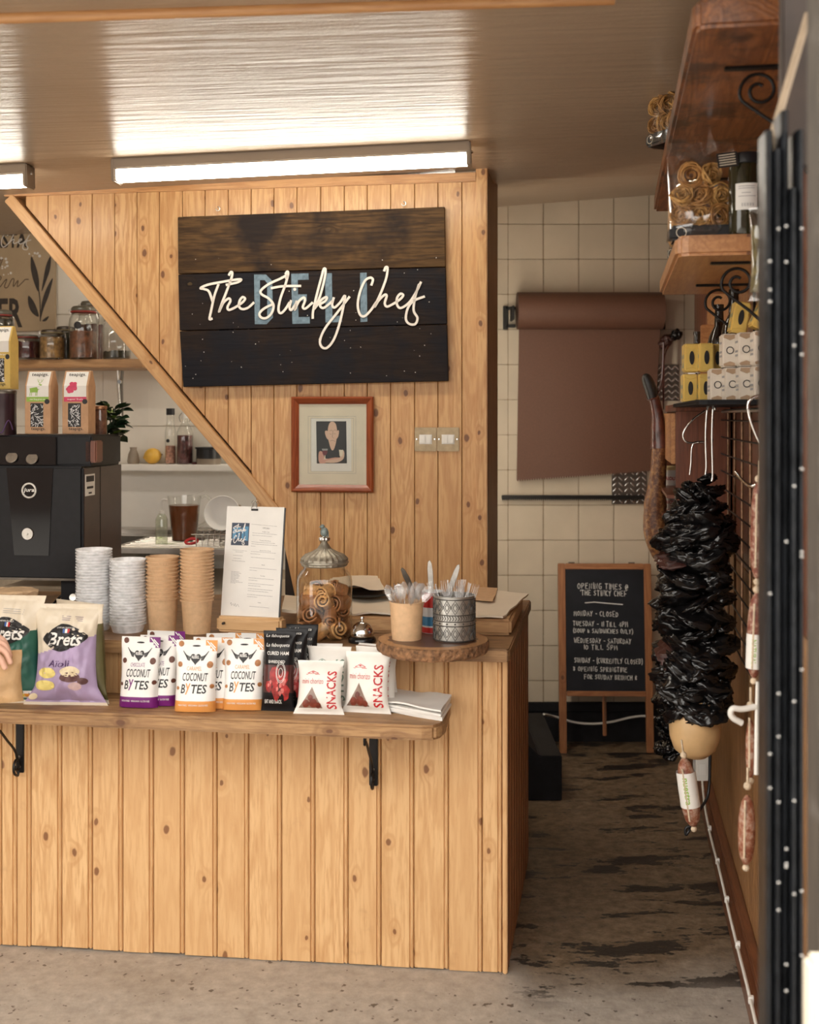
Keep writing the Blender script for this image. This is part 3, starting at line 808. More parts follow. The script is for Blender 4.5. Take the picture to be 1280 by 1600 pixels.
for px, py, lab in ((343, 326, 'small bent metal hook in the pine above the left end of the plank sign'), (632, 318, 'small bent metal hook in the pine above the right end of the plank sign')):
    u, z = PF.uz(px, py); h = MB()
    pth = [(0, .02, .0), (0, -.02, 0)] + [(.008*math.sin(RAD(a)), -.022, -.008 + .008*math.cos(RAD(a))) for a in range(0, 271, 30)]
    h.tube(pth, .0018, 6); o = h.build('screw_hook', M['steel_brushed'], smooth=60); PF.place(o, u, 0, z+.004); tag(o, lab, 'hook')

# ------------------------------------------------------------------ framed print
pic = thing('framed_print', 'small red wood framed print of a cartoon bald man with wine', 'picture', PF.pt(0, 0, 0), -PF.th)
x0, z1 = PF.uz(457, 620); x1, z0 = PF.uz(585, 769)
fw = .028
def moulding(pts4):                                     # one mitred side
    prof = [(0, -.004), (0, -.022), (.006, -.028), (.014, -.024), (.022, -.018), (fw, -.014), (fw, -.004)]
    return prof
cx_, cz_ = (x0+x1)/2, (z0+z1)/2; W2, H2 = (x1-x0)/2, (z1-z0)/2
for k, (ax, L, o2) in enumerate((('t', W2, H2), ('b', W2, H2), ('l', H2, W2), ('r', H2, W2))):
    prof = moulding(None); n = len(prof); mb = MB()
    vs = []
    for s in (-1, 1):
        for (d, y) in prof: vs.append((s*(L-d), y, o2-d))
    mb.add(vs, [(i, (i+1) % n, (i+1) % n+n, i+n) for i in range(n)] + [tuple(range(n)), tuple(range(2*n-1, n-1, -1))])
    ang = {'t': 0, 'b': 180, 'l': -90, 'r': 90}[ax]
    mb.build('frame_side', M['mahogany'], pic, (cx_, 0, cz_), (0, RAD(ang), 0), smooth=35)
MB().box(cx_-W2+.02, cx_+W2-.02, -.010, -.003, cz_-H2+.02, cz_+H2-.02).build('mount_board', M['cream'], pic)
def pz(zx, zy): return PF.uz(400 + zx*.2969, 600 + zy*.2969)
def piece(name, pts, y, m, sm=0):
    q = [pz(*p) for p in pts]
    if sm: q = [(v.x, v.y) for v in smooth_path([(a, b2, 0) for a, b2 in q], sm, True)]
    mb = MB(); mb.add([(a, y, b2) for a, b2 in q], [tuple(range(len(q)))]); return mb.build(name, m, pic)
for a, b2 in (((278,170),(528,470)), ((292,180),(516,460))):
    p, q = pz(*a), pz(*b2); mb = MB()
    for e in (((p[0],p[1]),(q[0],p[1])), ((q[0],p[1]),(q[0],q[1])), ((q[0],q[1]),(p[0],q[1])), ((p[0],q[1]),(p[0],p[1]))):
        decal(mb, ribbon(list(e), .0009), flatmap(-.0104))
    mb.build('mount_line', M['ink_grey'], pic)
piece('print_sheet', [(294,458),(505,458),(503,182),(294,182)], -.0106, M['white'])
piece('print_ground', [(323,418),(481,417),(478,196),(320,196)], -.0110, M['ink'])
M['toon_skin'] = mat('printed_skin', (.72,.50,.38), .6, 0, .05, 10); M['toon_wine'] = mat('printed_wine', (.16,.02,.03), .5)
M['toon_pink'] = mat('printed_pink', (.66,.36,.28), .6, 0, .05, 10)
piece('ear', [(366,250),(372,278),(384,292),(388,262),(378,246)], -.0112, M['toon_skin'], 4)
piece('ear', [(440,246),(436,276),(424,290),(422,262),(430,246)], -.0112, M['toon_skin'], 4)
piece('head', [(388,210),(380,260),(388,310),(400,345),(412,345),(424,308),(430,256),(424,212),(406,198)], -.0114, M['toon_skin'], 4)
piece('arm', [(334,360),(338,416),(392,410),(440,398),(462,390),(420,386),(370,392),(352,356)], -.0112, M['toon_pink'], 3)
piece('arm', [(466,352),(464,392),(430,412),(380,414),(372,404),(430,392),(446,384),(442,350)], -.01125, M['toon_skin'], 3)
piece('wine', [(354,352),(378,350),(376,368),(366,376),(356,370)], -.0114, M['toon_wine'], 3)
piece('tumbler', [(440,346),(462,346),(458,380),(444,380)], -.0115, M['cream'])
piece('glass_stem', [(364,374),(368,374),(369,392),(378,396),(354,396),(363,392)], -.0114, M['cream'])
piece('glass_rim', [(350,340),(382,340),(380,350),(352,350)], -.0114, M['ink_grey'])
mb = MB()
for st in ([(392,246),(400,242),(408,248)], [(412,246),(420,240),(426,246)], [(408,250),(404,280),(412,284)], [(394,300),(406,296),(420,302)], [(390,262),(400,264)], [(412,262),(422,262)]):
    decal(mb, ribbon([pz(*p) for p in st], .0009), flatmap(-.0117))
mb.build('face_line', M['ink'], pic)
MB().box(cx_-W2+.026, cx_+W2-.026, -.0135, -.0125, cz_-H2+.026, cz_+H2-.026).build('glazing', M['glass'], pic)

# ------------------------------------------------------------------ light switches
M['brass_plate'] = mat('brushed_nickel_plate', (.36,.28,.18), .5, 1, .15, 50, .1)
for px, lab in ((665.5, 'left brushed metal double light switch beside the framed print'), (700.5, 'right brushed metal double light switch nearest the passage')):
    u, z = PF.uz(px, 686.5)
    t = thing('light_switch', lab, 'switch', PF.pt(u, 0, z), -PF.th, 'switch plates on the partition')
    MB().box(-.0415, .0415, -.006, 0, -.045, .045).build('plate', M['brass_plate'], t, bevel=.002)
    MB().box(-.024, .024, -.0075, -.0055, -.018, .018).build('insert', M['white_plastic'], t)
    for s in (-1, 1):
        MB().box(s*.0115-.0105, s*.0115+.0105, -.012, -.0075, -.0155, .0155).build('rocker', M['white_plastic'], t, (0, 0, 0), bevel=.002)
        m_ = MB(); m_.lathe([(.0001, .003), (.003, .0025), (.0042, 0)], 10, 0, T(s*.034, -.006, 0) @ RX(90)); m_.build('screw', M['chrome'], t, smooth=50)
# ------------------------------------------------------------------ stacks of cups on the worktop
def cup_prof(rt, rb, h, t=.0012, rim=.003):
    return [(.0001, .004), (rb-.004, .004), (rb-.003, 0), (rb, 0), (rt, h-rim*.6), (rt+rim, h-rim*.5), (rt+rim, h+rim*.4), (rt, h+rim*.6), (rt-t, h-rim*.4), (rb-t-.0005, .006), (.0001, .006)]
ORD = 'first second third fourth fifth sixth seventh eighth ninth tenth eleventh twelfth thirteenth fourteenth fifteenth sixteenth seventeenth eighteenth nineteenth twentieth twenty-first twenty-second twenty-third twenty-fourth twenty-fifth twenty-sixth'.split()
def stack(name, cat, me, loc, n, dz, labels, group, jit=.0006):
    out = []
    for k in range(n):
        o = obj(name, me, None, (loc.x + random.uniform(-jit, jit), loc.y + random.uniform(-jit, jit), loc.z + k*dz), (0, 0, random.uniform(0, 6)))
        lab = labels[0] if k == 0 else (labels[2] if k == n-1 else ORD[n-1-k] + ' ' + labels[1] + ', counted from its top')
        tag(o, lab, cat, group); out.append(o)
    return out
M['kraft_in'] = mat('kraft_inner', (.66,.42,.23), .5, 0, .06, 30)
c = on(254, 985, WT); k_ = c.y/FPX
kc = MB(); kc.lathe(cup_prof(26.3*k_-.005, 20.5*k_, .104, rim=.0046), 36); kme = kc.mesh('soup_cup', M['kraft'], smooth=35)
stack('soup_cup', 'cup', kme, c, 12, (935-871)/11*k_*1.0, ('kraft soup cup at the foot of the shorter kraft stack', 'kraft cup nested in the shorter kraft stack', 'topmost kraft soup cup of the shorter kraft stack'), 'shorter stack of kraft soup cups')
c = on(308, 988, WT); k_ = c.y/FPX
stack('soup_cup', 'cup', kme, c, 16, (935-857)/15*k_, ('kraft soup cup at the foot of the tallest kraft stack beside the menu', 'kraft cup nested in the tallest kraft stack', 'topmost kraft soup cup of the tallest stack beside the menu'), 'taller stack of kraft soup cups')
tb = MB(); r0 = 28.6*k_
tb.lathe([(.0001,.002),(r0*.80,.002),(r0*.82,0),(r0*.93,.022),(r0,.023),(r0,.027),(r0*.92,.027),(r0*.80,.005),(.0001,.0035)], 36)
tme = tb.mesh('clear_tub', M['clear_plastic'], smooth=35)
c = on(147, 983, WT); stack('clear_tub', 'tub', tme, c, 26, (985-864)/26.5*k_, ('clear plastic tub at the foot of the left clear stack', 'clear tub nested in the left clear stack', 'topmost clear plastic tub of the left clear stack'), 'left stack of clear tubs')
c = on(200, 986, WT); stack('clear_tub', 'tub', tme, c, 23, (985-878)/23.5*k_, ('clear plastic tub at the foot of the clear stack next to the kraft cups', 'clear tub in the stack next to kraft cups', 'topmost clear plastic tub of the clear stack next to the kraft cups'), 'right stack of clear tubs')
# spoon behind the tubs
c = on(176, 935, WT)
sp = MB(); a = P(160, 847, c.y); b2 = P(182, 882, c.y)
bw = [(math.sin(math.pi*i/8)**.7*.016+.0001, .055*i/8) for i in range(9)]
sp.lathe(bw, 14, 0, T(-.012, 0, .21) @ RY(-25) @ Matrix.Diagonal((1,.3,1,1)))
sp.tube([(.0,0,.0),(-.002,0,.1),(-.008,0,.2),(-.014,0,.225)], [.004,.0035,.003,.003], 8)
sp_o = sp.build('serving_spoon', M['steel'], None, (c.x+.02, c.y, WT), (0, RAD(-8), 0), smooth=50); tag(sp_o, 'steel spoon standing behind the clear tub stacks', 'spoon')

# ------------------------------------------------------------------ menu on a clipboard in a wooden foot
c = on(388, 988, WT)
menu = thing('menu_stand', 'white printed menu sheet clipped on a black board in a wooden foot', 'menu', c, (0, 0, -RAD(14)))
k_ = c.y/FPX
mb = MB(); mb.box(-52*k_, 56*k_, -.012, .04, 0, 24*k_); mb.build('wooden_foot', M['holder'], menu, bevel=.008, bseg=3)
MB().lathe([(.004,0),(.004,.012)], 10, 0, T(-38*k_, -.0115, 14*k_) @ RX(90)).build('peg_hole', M['shade_dark'], menu)
tilt = RAD(-9); BX = 48*k_; BZ0 = 10*k_; BZ1 = 196*k_
def mm(y): 
    def f(x, z):
        return (x, y*math.cos(tilt) - (z)*math.sin(tilt) + .01, BZ0 + z*math.cos(tilt) + y*math.sin(tilt))
    return f
def slab(name, x0, x1, y0, y1, z0, z1, m):
    mb = MB().box(x0, x1, y0, y1, z0, z1); f = {}
    mb.v = [Vector(mm(p.y)(p.x, p.z)) for p in mb.v]
    return mb.build(name, m, menu)
Hm = (BZ1-BZ0)
slab('backing_board', -BX-.001, BX+.003, 0, .005, -.01, Hm-.002, M['black_plastic'])
slab('menu_sheet', -BX-.002, BX-.001, -.0015, -.0003, 12*k_, Hm, M['white'])
def mz(zx, zy):       # crop pixels -> sheet coordinates
    return ((zx - 440)/700*2*BX*.985, Hm - (zy - 105)/1235*(Hm-12*k_))
def mrect(x0, y0, x1, y1): p, q = mz(x0, y0), mz(x1, y1); return rect2d(p[0], q[0], q[1], p[1])
M['logo_navy'] = mat('navy_print', (.035,.05,.085), .5); M['logo_blue'] = mat('blue_print', (.08,.25,.42), .5)
mb = MB(); decal(mb, mrect(152, 291, 372, 543), mm(-.0019)); lg = mb.build('logo_panel', M['logo_navy'], menu)
mb = MB()
for r in ((168,345,215,470), (228,345,262,470), (280,345,310,470), (318,330,362,490)): decal(mb, mrect(*r), mm(-.0021))
mb.build('logo_block', M['logo_blue'], menu)
mb = MB()
def fitscript(strokes, bx, tgt):      # bx: source box, tgt: target box (crop px)
    out = []
    for st in strokes:
        out.append([(tgt[0]+(x-bx[0])/(bx[2]-bx[0])*(tgt[2]-tgt[0]), tgt[1]+(y-bx[1])/(bx[3]-bx[1])*(tgt[3]-tgt[1])) for x, y in st])
    return out
for st in fitscript(script[3:9], (379,306,758,638), (172,300,372,470)) + fitscript(script[9:], (794,298,1074,540), (185,410,335,535)):
    pth = smooth_path([(*mz(*p), 0) for p in st], 4); decal(mb, ribbon(pth, .0022), mm(-.0023))
mb.build('logo_script', M['white'], menu)
mb = MB(); rnd = random.Random(5)
def printline(x0, x1, y, h=4.2, drop=.045):                # unreadably small print: runs of little dashes
    x = x0
    while x < x1:
        w = rnd.uniform(10, 34); e = min(x+w, x1)
        a, b2 = mz(x, y + (x-x0)*drop), mz(e, y + (e-x0)*drop)
        decal(mb, ribbon([a, b2], h*.00017*1.6), mm(-.0019)); x = e + 7
for y, rows_ in ((345, 0), (385, 2), (475, 3), (592, 4), (748, 1), (875, 0), (1170, 0)):
    pass
for y, x0, x1 in ((400,415,720),(425,415,655),(500,410,700),(522,410,730),(546,405,460),(607,410,715),(632,405,525),(672,415,705),(788,405,735),(815,405,495),(900,400,715),(925,400,510),(962,400,710),(985,400,550),(1020,400,700),(1043,400,650),(1085,395,705),(1108,395,515),(1215,430,670)):
    printline(x0, x1, y)
for y, x1 in ((838,280),(852,300),(866,275),(880,285),(894,272),(908,270),(922,240),(936,275),(950,325),(963,240)): printline(178, x1, y)
for y, x0, x1 in ((616,215,310),(655,190,305),(688,195,290),(715,180,345)): printline(x0, x1, y)
mb.build('small_print', M['ink_grey'], menu)['kind'] = 'stuff'
mb = MB()
for s, x, y, sz in (('SPECIALS', 583, 352, 26), ('Today\'s Soup', 580, 392, 20), ('Toasty of the Week', 578, 490, 20), ('Special of the Week', 585, 602, 20), ('Salads', 570, 760, 20), ('Toasties', 570, 882, 20), ('Cakes', 548, 1176, 20)):
    p = mz(x, y); decal(mb, shifted(text2d(s, sz*.00017*1.35, res=1), *p, -2.5), mm(-.0019))
for l in ((395,302,715,322), (180,596,360,606)): decal(mb, ribbon([mz(l[0], l[1]), mz(l[2], l[3])], .0005), mm(-.0019))
sg = [(190,1200),(200,1180),(205,1215),(225,1195),(240,1220),(250,1190),(262,1225),(280,1200),(300,1228)]
decal(mb, ribbon(smooth_path([(*mz(*p), 0) for p in sg], 4), .0006), mm(-.0019))
mb.build('heading_print', M['ink'], menu)
cl = MB(); p = mz(428, 130)
cl.prism([(p[0]-.011, p[1]-.006), (p[0]+.011, p[1]-.006), (p[0]+.011, p[1]), (p[0]-.011, p[1])], -.006, .008)
cl.v = [Vector(mm(q.y)(q.x, q.z)) for q in cl.v]
ob = cl.build('binder_clip', M['black_metal'], menu)
w = MB()
for s in (-1, 1):
    pth = smooth_path([(p[0]-.010*1, -.004, p[1]), (p[0]-.006, -.004, p[1]+.012), (p[0]-.007+s*.002, -.004, p[1]+.022), (p[0]+s*.002, -.004, p[1]+.027), (p[0]+.007+s*.002, -.004, p[1]+.022), (p[0]+.006, -.004, p[1]+.012), (p[0]+.010, -.004, p[1])], 4)
    pth = [Vector(mm(q.y + (s*.004))(q.x, q.z)) for q in pth]
    w.tube(pth, .0009, 6)
w.build('wire_handle', M['steel'], ob, smooth=60)

# ------------------------------------------------------------------ glass biscuit jar
c = on(507, 996, WT); k_ = c.y/FPX
jar = thing('biscuit_jar', 'round glass jar with ornate grey metal lid and bird finial, full of pastries', 'jar', c)
R0 = 43.5*k_
prof = [(.0001,.004),(R0*.78,.004),(R0*.86,.0),(R0*.9,.006),(R0*.97,.018),(R0,.035),(R0,88*k_),(R0*.97,95*k_),(R0*.86,103*k_),(R0*.74,108*k_),(R0*.72,118*k_)]
ip = [(r*.97, z+.003) for r, z in prof[::-1]]
g = MB(); g.lathe(prof, 40, cap1=False); g.build('glass_body', M['glass'], jar, smooth=50)
M['pewter'] = mat('patinated_pewter', (.34,.31,.25), .42, .75, .25, 40, .3)
M['bluegrey'] = mat('patina_bluegrey', (.22,.27,.26), .5, .3, .3, 60, .3)
l = MB(); sg_ = 48; z0 = 112*k_; lp = [(R0*.80, z0), (R0*.83, z0+.003), (R0*.83, z0+.022), (R0*.80, z0+.026), (R0*.68, z0+.036), (R0*.45, z0+.044), (R0*.25, z0+.054), (R0*.13, z0+.070), (R0*.09, z0+.077), (.0001, z0+.078)]
vs = []; fs = []
for i, (r, z) in enumerate(lp):
    for q in range(sg_):
        fl = 1 + (.035*(1 if q % 2 else -1) if 2 <= i <= 6 else 0)
        vs.append((r*fl*math.cos(2*math.pi*q/sg_), r*fl*math.sin(2*math.pi*q/sg_), z))
for i in range(len(lp)-1):
    for q in range(sg_): fs.append((i*sg_+q, i*sg_+(q+1) % sg_, (i+1)*sg_+(q+1) % sg_, (i+1)*sg_+q))
l.add(vs, fs); lid = l.build('lid', M['pewter'], jar, smooth=25)
bd = MB(); bd.tube([(R0*.835*math.cos(2*math.pi*q/30), R0*.835*math.sin(2*math.pi*q/30), z0+.012) for q in range(30)], .004, 6, closed=True); bd.build('lid_band', M['pewter'], lid, smooth=60)
be = MB()
for q in range(7): be.ball((.011*math.cos(q*.9), .011*math.sin(q*.9), z0+.083), .0075, 8, 6)
be.build('glass_bead', M['chrome'], lid, smooth=60)
bi = MB(); bi.ball((0,0,z0+.104), .013, 12, 8, 0, (1,.8,1.15)); bi.ball((-.006,0,z0+.121), .0075, 10, 6); bi.tube([(-.010,0,z0+.121),(-.017,0,z0+.119)], [.003,.0006], 6); bi.tube([(.008,0,z0+.104),(.012,0,z0+.09)], [.006,.002], 6)
bi.build('bird_finial', M['bluegrey'], lid, smooth=60)
M['pastry'] = mat('baked_pastry', (.60,.32,.12), .5, 0, .45, 45, .5, 60); M['pastry_d'] = mat('dark_pastry', (.30,.125,.045), .5, 0, .4, 45, .5, 60); M['jam'] = mat('jam_filling', (.035,.008,.005), .25, 0, .2, 20)
def rolled(seed):
    r = random.Random(seed); mb = MB(); n = 22
    pts = []; rs = []
    for i in range(26):
        a = i*.52; rr = .0045 + .00085*i
        pts.append((rr*math.cos(a), -.0 + r.uniform(-.001,.001), rr*math.sin(a)))
    vs = []; fs = []
    hw = .022
    for i, p in enumerate(pts):
        for y in (-hw, hw):
            k = 1 + (.12 if y < 0 else -.06) + r.uniform(-.02,.02); vs.append((p[0]*k, y + r.uniform(-.003,.003), p[2]*k))
    for i in range(len(pts)-1): fs.append((2*i, 2*i+1, 2*i+3, 2*i+2))
    m2 = MB(); m2.add(vs, fs); m2.tube(pts, .0032, 5, M=T(0,-hw,0)); m2.tube(pts, .0028, 5, M=T(0,hw,0))
    m2.lathe([(.011,-.018),(.013,-.02),(.0001,-.021)], 10, 1, RX(90) @ T(0,0,0) )
    return m2.mesh('pastry_roll', [M['pastry'] if seed % 3 else M['pastry_d'], M['jam']], smooth=50)
pm = [rolled(i) for i in range(4)]
rnd = random.Random(11); nP = 0
for layer, (z, cnt, rad, sc_) in enumerate(((.030, 6, R0*.62, 1.1), (.072, 6, R0*.62, 1.12), (.112, 6, R0*.60, 1.08), (.148, 5, R0*.50, .95))):
    for q in range(cnt):
        a = 2*math.pi*q/cnt + layer*.7 + .3
        o = obj('pastry_roll', pm[rnd.randrange(4)], None, (c.x + rad*math.cos(a), c.y + rad*math.sin(a), c.z + z + rnd.uniform(-.004,.004)), (RAD(rnd.uniform(-50,50)), RAD(rnd.uniform(0,360)), a + RAD(90 + rnd.uniform(-50,50))))
        o.scale = (sc_, sc_, sc_)
        tag(o, 'golden rolled pastry with dark filling inside the lidded glass jar', 'pastry', 'rolled pastries in the glass jar')

# ------------------------------------------------------------------ counter bell
c = on(566, 1003, WT); k_ = c.y/FPX; r = 22*k_
bell = thing('counter_bell', 'chrome dome counter bell on a black base beside the pastry jar', 'bell', c)
MB().lathe([(.0001,0),(r*.97,0),(r*1.0,.004),(r*.98,.012),(r*.86,.017),(.0001,.017)], 32).build('base', M['black_gloss'], bell, smooth=40)
MB().lathe([(r*.84,.019),(r*.86,.022),(r*.80,.035),(r*.62,.050),(r*.36,.060),(r*.15,.0635),(.0001,.064)], 32).build('dome', M['chrome'], bell, smooth=60)
MB().lathe([(.003,.062),(.003,.07),(.006,.071),(.006,.076),(.003,.078),(.0001,.079)], 12).build('button', M['chrome'], bell, smooth=60)

# ------------------------------------------------------------------ round bark-edged slab with cutlery pots
SZ = WT + .036
c = on(677, 998, SZ); k_ = c.y/FPX; r = 88*k_
slab_t = thing('wood_slice', 'round bark-edged wood slice holding the cutlery pots', 'wood slice', Vector((c.x, c.y, WT)))
rg = random.Random(4); n = 72
M['bark'] = mat('bark', (.22,.11,.05), .85, 0, .6, 70, .9, 60, bdist=.01)
M['slice_rim'] = wood('slice_sapwood', (.46,.25,.11), (.30,.14,.055), axis=1, flat=2, knots=0, rough=.5)
M['slice_heart'] = wood('slice_heartwood', (.125,.052,.025), (.055,.022,.012), axis=0, knots=0, rough=.45, coat=.2)
out = [1 + .018*math.sin(3*i*2*math.pi/n) + rg.uniform(-.008,.008) for i in range(n)]
mb = MB(); vs = []
for z, f in ((.0, .955), (.006, .99), (.017, 1.0), (.029, .99), (.034, .975)):
    for i in range(n):
        a = 2*math.pi*i/n; q = r*out[i]*f*(1 + rg.uniform(-.012,.012)); vs.append((q*math.cos(a), q*math.sin(a), z + rg.uniform(-.001,.001)))
fs = [(j*n+i, j*n+(i+1) % n, (j+1)*n+(i+1) % n, (j+1)*n+i) for j in range(4) for i in range(n)] + [tuple(range(n-1,-1,-1))]
mb.add(vs, fs); mb.build('bark', M['bark'], slab_t)
mb = MB(); mb.add([(r*out[i]*.975*math.cos(2*math.pi*i/n), r*out[i]*.975*math.sin(2*math.pi*i/n), .0345) for i in range(n)] + [(r*.80*math.cos(2*math.pi*i/n)*(1+.03*math.sin(5*i)), r*.80*math.sin(2*math.pi*i/n), .036) for i in range(n)], [(i, (i+1) % n, (i+1) % n+n, i+n) for i in range(n)])
mb.build('sapwood', M['slice_rim'], slab_t)
mb = MB(); mb.add([(r*.80*math.cos(2*math.pi*i/n)*(1+.03*math.sin(5*i)), r*.80*math.sin(2*math.pi*i/n), .036) for i in range(n)], [tuple(range(n))]); mb.build('heartwood', M['slice_heart'], slab_t)
# kraft pot of spoons
cs = on(635.5, 998, SZ); k_ = cs.y/FPX
pot = MB(); pot.lathe(cup_prof(27.5*k_-.002, 23*k_, 58*k_, rim=.0022), 36)
po = pot.build('kraft_pot', M['kraft'], None, cs, smooth=35); tag(po, 'single kraft paper cup holding clear plastic spoons on the wood slice', 'cup')
def spoon_mesh(fork=False):
    mb = MB(); n = 9
    prof_w = [.0045,.0040,.0035,.0035,.004,.010,.0155,.0165,.012,.003]; zs = [0,.03,.06,.085,.098,.108,.120,.132,.144,.150]
    vs = []; fs = []
    for w, z in zip(prof_w, zs):
        dip = .006*max(0, math.sin(math.pi*(z-.098)/.052)) if z > .098 else 0
        vs += [(-w, 0, z), (0, dip + .0015, z), (w, 0, z), (0, dip-.0005, z)]
    for i in range(n):
        for q in range(4): fs.append((4*i+q, 4*i+(q+1) % 4, 4*i+4+(q+1) % 4, 4*i+4+q))
    if fork:
        mb.add(vs[:24], fs[:20])
        for x in (-.009,-.003,.003,.009): mb.tube([(x*.6,.001,.105),(x,.004,.118),(x,.002,.150)], [.002,.0018,.001], 5)
        mb.tube([(-.009,.002,.112),(.009,.002,.112)], .003, 5)
    else: mb.add(vs, fs)
    return mb.mesh('plastic_fork' if fork else 'plastic_spoon', M['spoon_plastic'], smooth=60)
sm, fm = spoon_mesh(), spoon_mesh(True)
rnd = random.Random(8)
for i in range(15):
    a = 2*math.pi*i/15*2.4 + .2; rr = (.010 + .016*(i/15))
    tl = 8 + 17*(i/15); d = a + rnd.uniform(-.3, .3)
    o = obj('plastic_spoon', sm, None, (cs.x + rr*.6*math.cos(a), cs.y + rr*.6*math.sin(a), SZ+.012 + rnd.uniform(0, .006)))
    o.rotation_euler = (Matrix.Rotation(d - math.pi/2, 3, 'Z') @ Matrix.Rotation(RAD(-tl), 3, 'X') @ Matrix.Rotation(rnd.uniform(0, 6), 3, 'Z')).to_euler()
    tag(o, 'clear plastic spoon standing bowl up in the kraft cup', 'spoon', 'clear plastic spoons in the kraft cup')
# embossed metal pot of forks
cm = on(710, 999, SZ); k_ = cm.y/FPX; r = 32.5*k_; H = 70*k_
mp = thing('metal_pot', 'grey embossed metal pot with diamond pattern, holding forks', 'pot', cm)
M['zinc'] = mat('zinc', (.44,.43,.40), .38, .85, .18, 50, .15); M['zinc_d'] = mat('zinc_dark', (.07,.065,.06), .5, .4, .2, 50)
MB().lathe([(.0001,.003),(r*.95,.003),(r*.96,0),(r,.003),(r,H-.003),(r*1.015,H-.002),(r*1.015,H),(r*.97,H),(r*.965,.006),(.0001,.006)], 48).build('wall', M['zinc'], mp, smooth=35)
em = MB()
def cyl(u, z, off=.0): return ((r+.0008+off)*math.cos(u), (r+.0008+off)*math.sin(u), z)
nu = 16
def cring(z, w=.0014): em.tube([cyl(2*math.pi*i/40, z) for i in range(40)], w, 5, closed=True)
for z in (.004, H*.36, H*.46, H*.60, H-.008): cring(z)
for i in range(nu):
    u = 2*math.pi*i/nu; du = 2*math.pi/nu
    for z0, z1 in ((.006, H*.35), (H*.62, H-.010)):
        zm = (z0+z1)/2
        for s_ in (1, .55):
            hz = (z1-z0)/2*s_; hu = du/2*s_
            pts = [(u, zm-hz), (u+hu, zm), (u, zm+hz), (u-hu, zm)]
            em.tube([cyl(*p) for p in pts], .0012, 4, closed=True)
    em.ball(cyl(u, H*.41), .0028, 6, 4)
    for q in range(3): em.tube([cyl(u+du*q/3, H*.485), cyl(u+du*(q+.5)/3, H*.53), cyl(u+du*q/3, H*.585)], .0011, 4)
em.build('embossing', M['zinc_d'], mp)['kind'] = 'stuff'
for i in range(16):
    a = 2*math.pi*i/16*2.6; rr = .012 + .022*(i/16); tl = 4 + 20*(i/16)
    o = obj('plastic_fork', fm, None, (cm.x + rr*.6*math.cos(a), cm.y + rr*.6*math.sin(a), SZ+.012 + rnd.uniform(0, .012)))
    o.rotation_euler = (Matrix.Rotation(a - math.pi/2, 3, 'Z') @ Matrix.Rotation(RAD(-tl), 3, 'X') @ Matrix.Rotation(rnd.uniform(0, 6), 3, 'Z')).to_euler()
    tag(o, 'clear plastic fork standing tines up in the embossed metal pot', 'fork', 'clear plastic forks in the metal pot')
# tin can behind, with table knives
cc = on(676, 987, SZ); k_ = cc.y/FPX; rt = 17*k_; Ht = 64*k_
M['tin_blue'] = mat('tin_blue', (.05,.22,.42), .3, .2, .1, 20); M['tin_red'] = mat('tin_red', (.55,.03,.025), .3, .2, .1, 20); M['tin_white'] = mat('tin_white', (.75,.76,.78), .3, .1, .05, 20)
tin = thing('tin_can', 'red, white and blue printed tin can behind the metal pot', 'can', cc)
MB().lathe([(.0001,0),(rt,0),(rt,Ht),(rt*.95,Ht),(rt*.95,.004),(.0001,.004)], 30).build('body', M['tin_white'], tin, smooth=40)
for z0, z1, m_ in ((Ht*.62, Ht*.98, 'tin_red'), (Ht*.18, Ht*.40, 'tin_blue'), (.001, Ht*.14, 'tin_red')):
    MB().lathe([(rt+.0004,z0),(rt+.0004,z1)], 30, cap0=False, cap1=False).build('printed_band', M[m_], tin, smooth=40)
kn = MB(); pts = [(0,0),(.006,0),(.0065,.08),(.009,.10),(.0095,.17),(.007,.195),(.002,.205),(-.004,.20),(-.007,.18),(-.007,.0)]
kn.prism(pts, -.0012, .0012); knm = kn.mesh('table_knife', M['steel_brushed'], bevel=.0008, bseg=1)
knd = MB().prism(pts, -.0012, .0012).mesh('table_knife', M['steel_dark'], bevel=.0008, bseg=1)
for x, rx, ry, me, lab in ((-.006, 4, -30, knd, 'dark table knife leaning left out of the tin can'), (.002, -2, -4, knm, 'silver table knife standing upright in the tin can'), (.008, -4, 24, knm, 'silver table knife leaning right out of the tin can')):
    o = obj('table_knife', me, None, (cc.x + x, cc.y, SZ+.01), (RAD(rx), RAD(ry*.85), 0)); tag(o, lab, 'knife')

